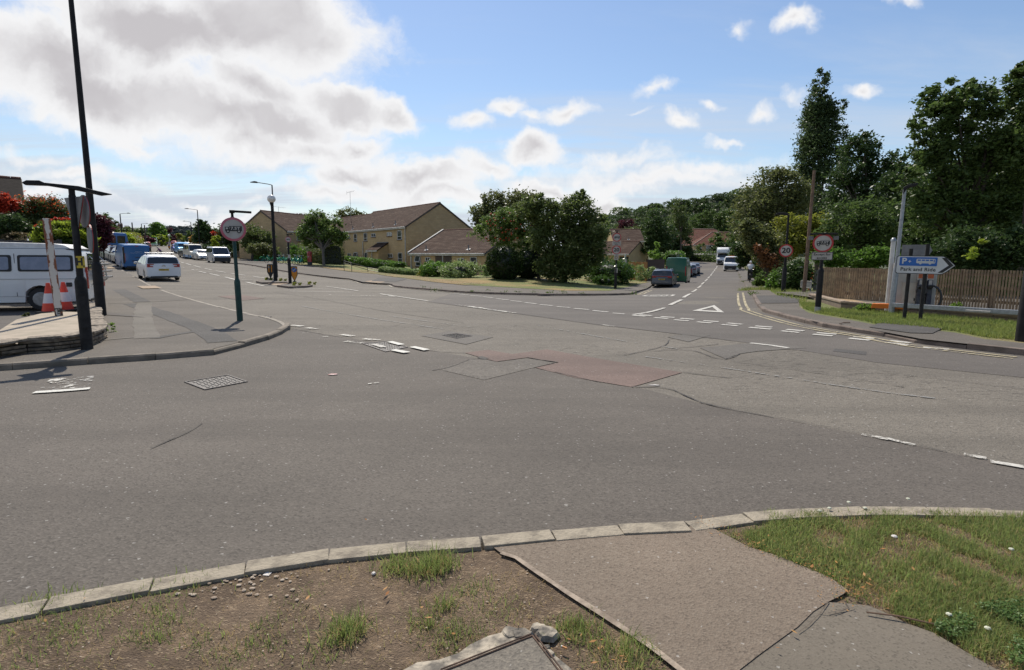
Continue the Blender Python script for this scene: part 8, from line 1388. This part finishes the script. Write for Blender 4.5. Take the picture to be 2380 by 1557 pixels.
bush('clipped_bush', 'rounded bright green hedge above the blue minibus', P(287, 580, 92), 1.8, 3.3, LM['lime'], .2, 3000, solid=.6, clump=.1); hedge_box('hedge', 'clipped olive hedge with rounded tops by the bus stop', ats([(246, 594), (256, 593), (268, 591)], .12), 2.0, 2.0, LM['yellowgreen'], .14, 2800, seed=9)
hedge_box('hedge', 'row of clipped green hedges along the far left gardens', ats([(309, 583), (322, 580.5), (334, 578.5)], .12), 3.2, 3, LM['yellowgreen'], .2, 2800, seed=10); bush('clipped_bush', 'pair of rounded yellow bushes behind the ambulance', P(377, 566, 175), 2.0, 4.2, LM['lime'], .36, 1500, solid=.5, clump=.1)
T('purple leafed tree rising behind the lime hedge', 228, 48, [(218, 515, 18, 16), (235, 520, 20, 16), (225, 540, 26, 20), (240, 545, 20, 22), (228, 565, 20, 20)], .12, 'purple', 8000, clump=.19, trunk_r=.15)
T('round dark green tree behind the purple tree', 250, 110, [(250, 512, 17, 14), (243, 505, 12, 10), (252, 530, 16, 14)], .2, 'mid', 2600, clump=.18)
T('red tipped photinia bush over the left fence', 90, 22, [(70, 490, 45, 32), (110, 485, 38, 26), (35, 500, 40, 30), (132, 500, 26, 22), (95, 520, 50, 24)], .055, 'photinia', 15000, shoots=('redtip', .32), clump=.17, per=45, name='photinia_bush', cat='bush', trunk_r=.08)
T('crimson maple shrub between the photinia and the lime hedge', 128, 20.5, [(115, 528, 22, 16), (140, 520, 24, 14), (120, 548, 24, 14)], .05, 'red', 6500, clump=.2, name='red_maple', cat='shrub', trunk_r=.05)
T('dark red sprig of maple high at the left edge', 15, 21, [(18, 470, 20, 16), (8, 495, 18, 14)], .055, 'red', 2600, clump=.22, name='red_maple', cat='shrub', trunk_r=.05)
T('dark evergreen shrub at the left edge', 28, 20, [(25, 525, 40, 26), (60, 540, 28, 16), (5, 545, 30, 16)], .05, 'dark', 8000, clump=.16, name='evergreen_shrub', cat='shrub', trunk_r=.06)
hedge_box('hedge', 'brown leafed hedge on top of the dark fence', [P(-120, 600, 19.3), P(62, 600, 19.1)], zat(P(20, 600, 19.2), 541)-0.1, .8, LM['brownhedge'], .05, 7000, seed=13)
# big lime hedge
a = P(93, 600, 19.0); a.z = 0; c = a+Vector((.8, .6, 0))*1.55; b = (a+c)/2; hz_ = zat(P(160, 600, 18), 512)
eh = hedge_box('hedge', 'big rounded lime green laurel hedge behind the lamp column', [Vector((a.x, a.y)), Vector((c.x, c.y))], hz_, 2.6, leafmat('leaf lime hedge', (.05, .085, .014), (.035, .06, .012), (.09, .13, .02), .45, .35, .8), .075, 15000, seed=14, topn=.03, round_=.16)
rg = np.random.default_rng(8); n = 7000; tt = rg.random(n); L3 = resample([(a.x, a.y), (c.x, c.y)], .1); pts = np.array([[*L3[int(q*(len(L3)-1))]] for q in tt]); nr = rg.random(n)*2.2; dd = np.array([-.6, .8]); C_ = np.stack([pts[:, 0]+dd[0]*nr+rg.normal(size=n)*.1, pts[:, 1]+dd[1]*nr-.1, hz_*(.93-.18*(np.abs(tt-.5)*2)**4)+rg.random(n)*.22-.25*(nr < .25)], -1); C_ -= np.array(eh.location); A, B = leaf_axes(rg, n, .085, .4, .38); A[:, 2] = np.abs(A[:, 2])+.02; quads('shoots_or_lit_leaves', C_, A, B, LM['lime'], eh)  # brighter lime leaves over the top put the sunlit look into the leaf colour
# plants at the stone wall
for (x, y, rx, rz, k, lb) in ((545, 1195, .17, .24, 'mid', 'green weed clump growing over the stone wall by the sign post'), (180, 1380, .20, .26, 'mid', 'leafy weed at the foot of the stone wall, left'), (560, 1090, .12, .16, 'brown', 'small reddish plant on the wall top by the cones'), (795, 1235, .14, .3, 'young', 'tall weeds along the right end of the stone wall'), (10, 1390, .16, .2, 'young', 'yellow green weed at the left edge of the wall'), (560, 1105, .10, .12, 'young', 'small bright plant in the wall beside the sign post'), (195, 1125, .07, .2, 'olive', 'thin seeding weed on the forecourt edge')): p = at(*zc('z1', (x, y))[0], .1); bush('weed_plant', lb, p, rx, rz, LM[k], .026, 420, cat='weed', solid=0, per=20)
for (x, y, lb) in ((800, 1200, 'tuft of yellow green weeds on the left island between the posts'), (640, 1190, 'small weed tuft at the foot of the striped bollard'), (1130, 1240, 'tall thin weeds at the right tip of the front island'), (960, 1250, 'dry weeds along the front island kerb')): p = at(*zc('z3', (x, y))[0], .11); bush('weed_plant', lb, p, .28, .3, LM['yellowgreen'], .06, 240, cat='weed', solid=0, per=20)
# side street far trees
T('rounded tree right of the side street house', 1530, 95, [(1525, 515, 26, 24), (1545, 545, 24, 24), (1515, 550, 22, 24), (1530, 575, 28, 18), (1510, 575, 18, 18)], .20, 'dark', 8000, clump=.18, trunk_r=.25)
T('drooping tall willow against the wooded hill', 1583, 115, [(1575, 480, 10, 20), (1582, 500, 16, 24), (1570, 515, 22, 22), (1585, 530, 20, 26)], .23, 'willow', 4200, clump=.2, droop=.9, asp=.3)
T('dark tree in front of the red hipped roof', 1580, 118, [(1578, 545, 22, 22), (1590, 570, 22, 20), (1565, 570, 18, 18), (1560, 585, 22, 12), (1595, 585, 14, 14)], .23, 'dark', 6200, clump=.19, trunk_r=.2)
T('young bright green tree beside the green van', 1524, 70, [(1524, 575, 8, 12), (1520, 590, 10, 12), (1530, 600, 12, 14), (1522, 615, 14, 12)], .15, 'young', 1900, clump=.22, trunk_r=.08)
T('pink flowered tall shrub before the dark fence', 1500, 56, [(1492, 635, 12, 18), (1508, 640, 10, 14), (1518, 636, 8, 14)], .09, 'variegated', 1800, clump=.24, trunk=False, name='flowering_shrub', cat='shrub')
T('bush in front of the large red roofed house', 1672, 128, [(1665, 585, 16, 14), (1685, 580, 16, 18), (1695, 592, 12, 14), (1672, 575, 14, 12)], .24, 'dark', 3600, clump=.19)
T('small tree left of the front wing windows', 1625, 140, [(1622, 585, 10, 14), (1628, 575, 8, 10)], .25, 'willow', 1200, clump=.22)
hedge_box('hedge', 'clipped hedge across the end of the side street', ats([(1545, 612), (1600, 607), (1650, 608.5), (1686, 611)], .12), 2.3, 2, LM['mid'], .2, 6000, seed=16, topn=.03)
hedge_box('hedge', 'clipped bright hedge behind the parked silver saloon', ats([(1577, 622), (1592, 616)], .12), 2.6, 2.5, LM['hedge'], .17, 2400, seed=17, topn=.05)
T('dark bushes at the right bend of the side street', 1735, 105, [(1712, 600, 16, 12), (1735, 585, 24, 26), (1750, 560, 26, 26), (1720, 575, 18, 20)], .22, 'dark', 5200, clump=.19)
T('shaded trees closing the view above the side street', 1700, 150, [(1690, 560, 24, 20), (1715, 550, 26, 24), (1740, 530, 26, 30), (1665, 560, 18, 16)], .28, 'mid', 5600, clump=.19)
# wooded hill and far ridge
def ridge(name, us, vs, Z, zback, m_, n=40):
    pts = [P(u, v, Z) for u, v in zip(us, vs)]; mb = MB(); rows = []
    for f_ in (0, .25, .5, .75, 1.0, 1.2, 1.5): rows.append([(p.x*(1-.22*(1-min(f_, 1)))*(1+.25*max(0, f_-1)), p.y*(1-.22*(1-min(f_, 1)))+(f_-1)*zback*(f_ > 1), 0+(p.z)*(f_**.8 if f_ <= 1 else 1-(f_-1)*.9)-4*(f_ == 0)) for p in pts])
    m2 = len(pts); mb.add([q for r_ in rows for q in r_], [(i*m2+j, i*m2+j+1, (i+1)*m2+j+1, (i+1)*m2+j) for i in range(len(rows)-1) for j in range(m2-1)]); return tag(mb.build(name, m_, None, smooth=80), kind='structure'), rows
HM = M('wooded hillside', (.030, .045, .016), (.022, .034, .012), .05, .95)
hu = [1330, 1400, 1440, 1480, 1520, 1560, 1600, 1640, 1680, 1720, 1760, 1820, 1900, 2000, 2150, 2400]; hv = [532, 506, 497, 491, 484, 478, 476, 465, 458, 453, 449, 445, 445, 450, 455, 460]
_, rows = ridge('hill', hu, hv, 420, 300, HM)
rg = np.random.default_rng(77); allP = []; allA = []; allB = []
def canopy(u, v, Z, r, n, leaf): 
    c = P(u, v, Z); d = rg.normal(size=(n, 3)); d /= np.linalg.norm(d, axis=1)[:, None]; d[:, 2] = np.abs(d[:, 2])*.9-.15; q = np.array(c)+d*np.array([r, r, r*.8])*rg.uniform(.82, 1.05, n)[:, None]; A, B = leaf_axes(rg, n, leaf, .6, .7); return q, A, B
def wood(name, label, cells, k, leaf, per, rlo, rhi, kind=None):
    Q = [canopy(*c, rg.uniform(rlo, rhi), per, leaf) for c in cells]; o = quads(name, np.concatenate([q[0] for q in Q]), np.concatenate([q[1] for q in Q]), np.concatenate([q[2] for q in Q]), LM[k]); tag(o, kind='stuff'); return o
cells = {'hill': [], 'mid': [], 'dark': []}
for f_, Z in ((1.0, 420), (.8, 400), (.6, 380), (.42, 360), (.25, 340), (.1, 325)):
    for u in np.arange(1385, 1800, 11.5):
        v0 = np.interp(u, hu, hv); v = v0+(600-v0)*(1-f_)*.75+rg.normal()*3; cells[['hill', 'mid', 'dark', 'hill'][rg.integers(0, 4)]].append((u+rg.normal()*7, v+2, Z+rg.normal()*5))
for k in cells: wood('hillside_wood', '', cells[k], k, .62, 280, 4.2, 7.8)
T('dark purple beech standing out on the wooded hill', 1455, 300, [(1458, 520, 20, 12), (1448, 526, 12, 8)], .5, 'purple', 1800, clump=.2, trunk_r=.6)
T('tree breaking the skyline at the top of the wooded hill', 1625, 395, [(1627, 472, 20, 13), (1640, 482, 16, 12)], .6, 'hill', 2200, clump=.18, trunk_r=.6); T('left tree breaking the hill skyline', 1560, 400, [(1562, 473, 14, 8), (1590, 474, 12, 10)], .6, 'mid', 1500, clump=.18, trunk_r=.6); T('dark tree high on the hill above the red roofs', 1750, 390, [(1700, 462, 24, 14), (1735, 455, 24, 14), (1770, 448, 28, 18)], .6, 'hill', 3600, clump=.16, trunk_r=.6)
T('pale willows in a row at the foot of the hill', 1470, 200, [(1440, 540, 22, 9), (1475, 537, 24, 9), (1505, 535, 20, 10)], .36, 'willow', 2600, clump=.2, trunk_r=.4)
T('dark sycamores on the slope behind the red hipped roof', 1660, 235, [(1625, 515, 22, 16), (1655, 505, 24, 20), (1690, 510, 26, 22), (1720, 520, 24, 20), (1650, 535, 26, 14), (1690, 540, 30, 16), (1615, 535, 16, 14)], .42, 'mid', 9000, clump=.17, trunk_r=.5, nl=4)
fu = [300, 350, 380, 400, 420, 440, 460, 500, 560, 610, 640, 680]; fv = [536, 535, 532, 531, 531, 532, 534, 538, 540, 532, 529, 536]
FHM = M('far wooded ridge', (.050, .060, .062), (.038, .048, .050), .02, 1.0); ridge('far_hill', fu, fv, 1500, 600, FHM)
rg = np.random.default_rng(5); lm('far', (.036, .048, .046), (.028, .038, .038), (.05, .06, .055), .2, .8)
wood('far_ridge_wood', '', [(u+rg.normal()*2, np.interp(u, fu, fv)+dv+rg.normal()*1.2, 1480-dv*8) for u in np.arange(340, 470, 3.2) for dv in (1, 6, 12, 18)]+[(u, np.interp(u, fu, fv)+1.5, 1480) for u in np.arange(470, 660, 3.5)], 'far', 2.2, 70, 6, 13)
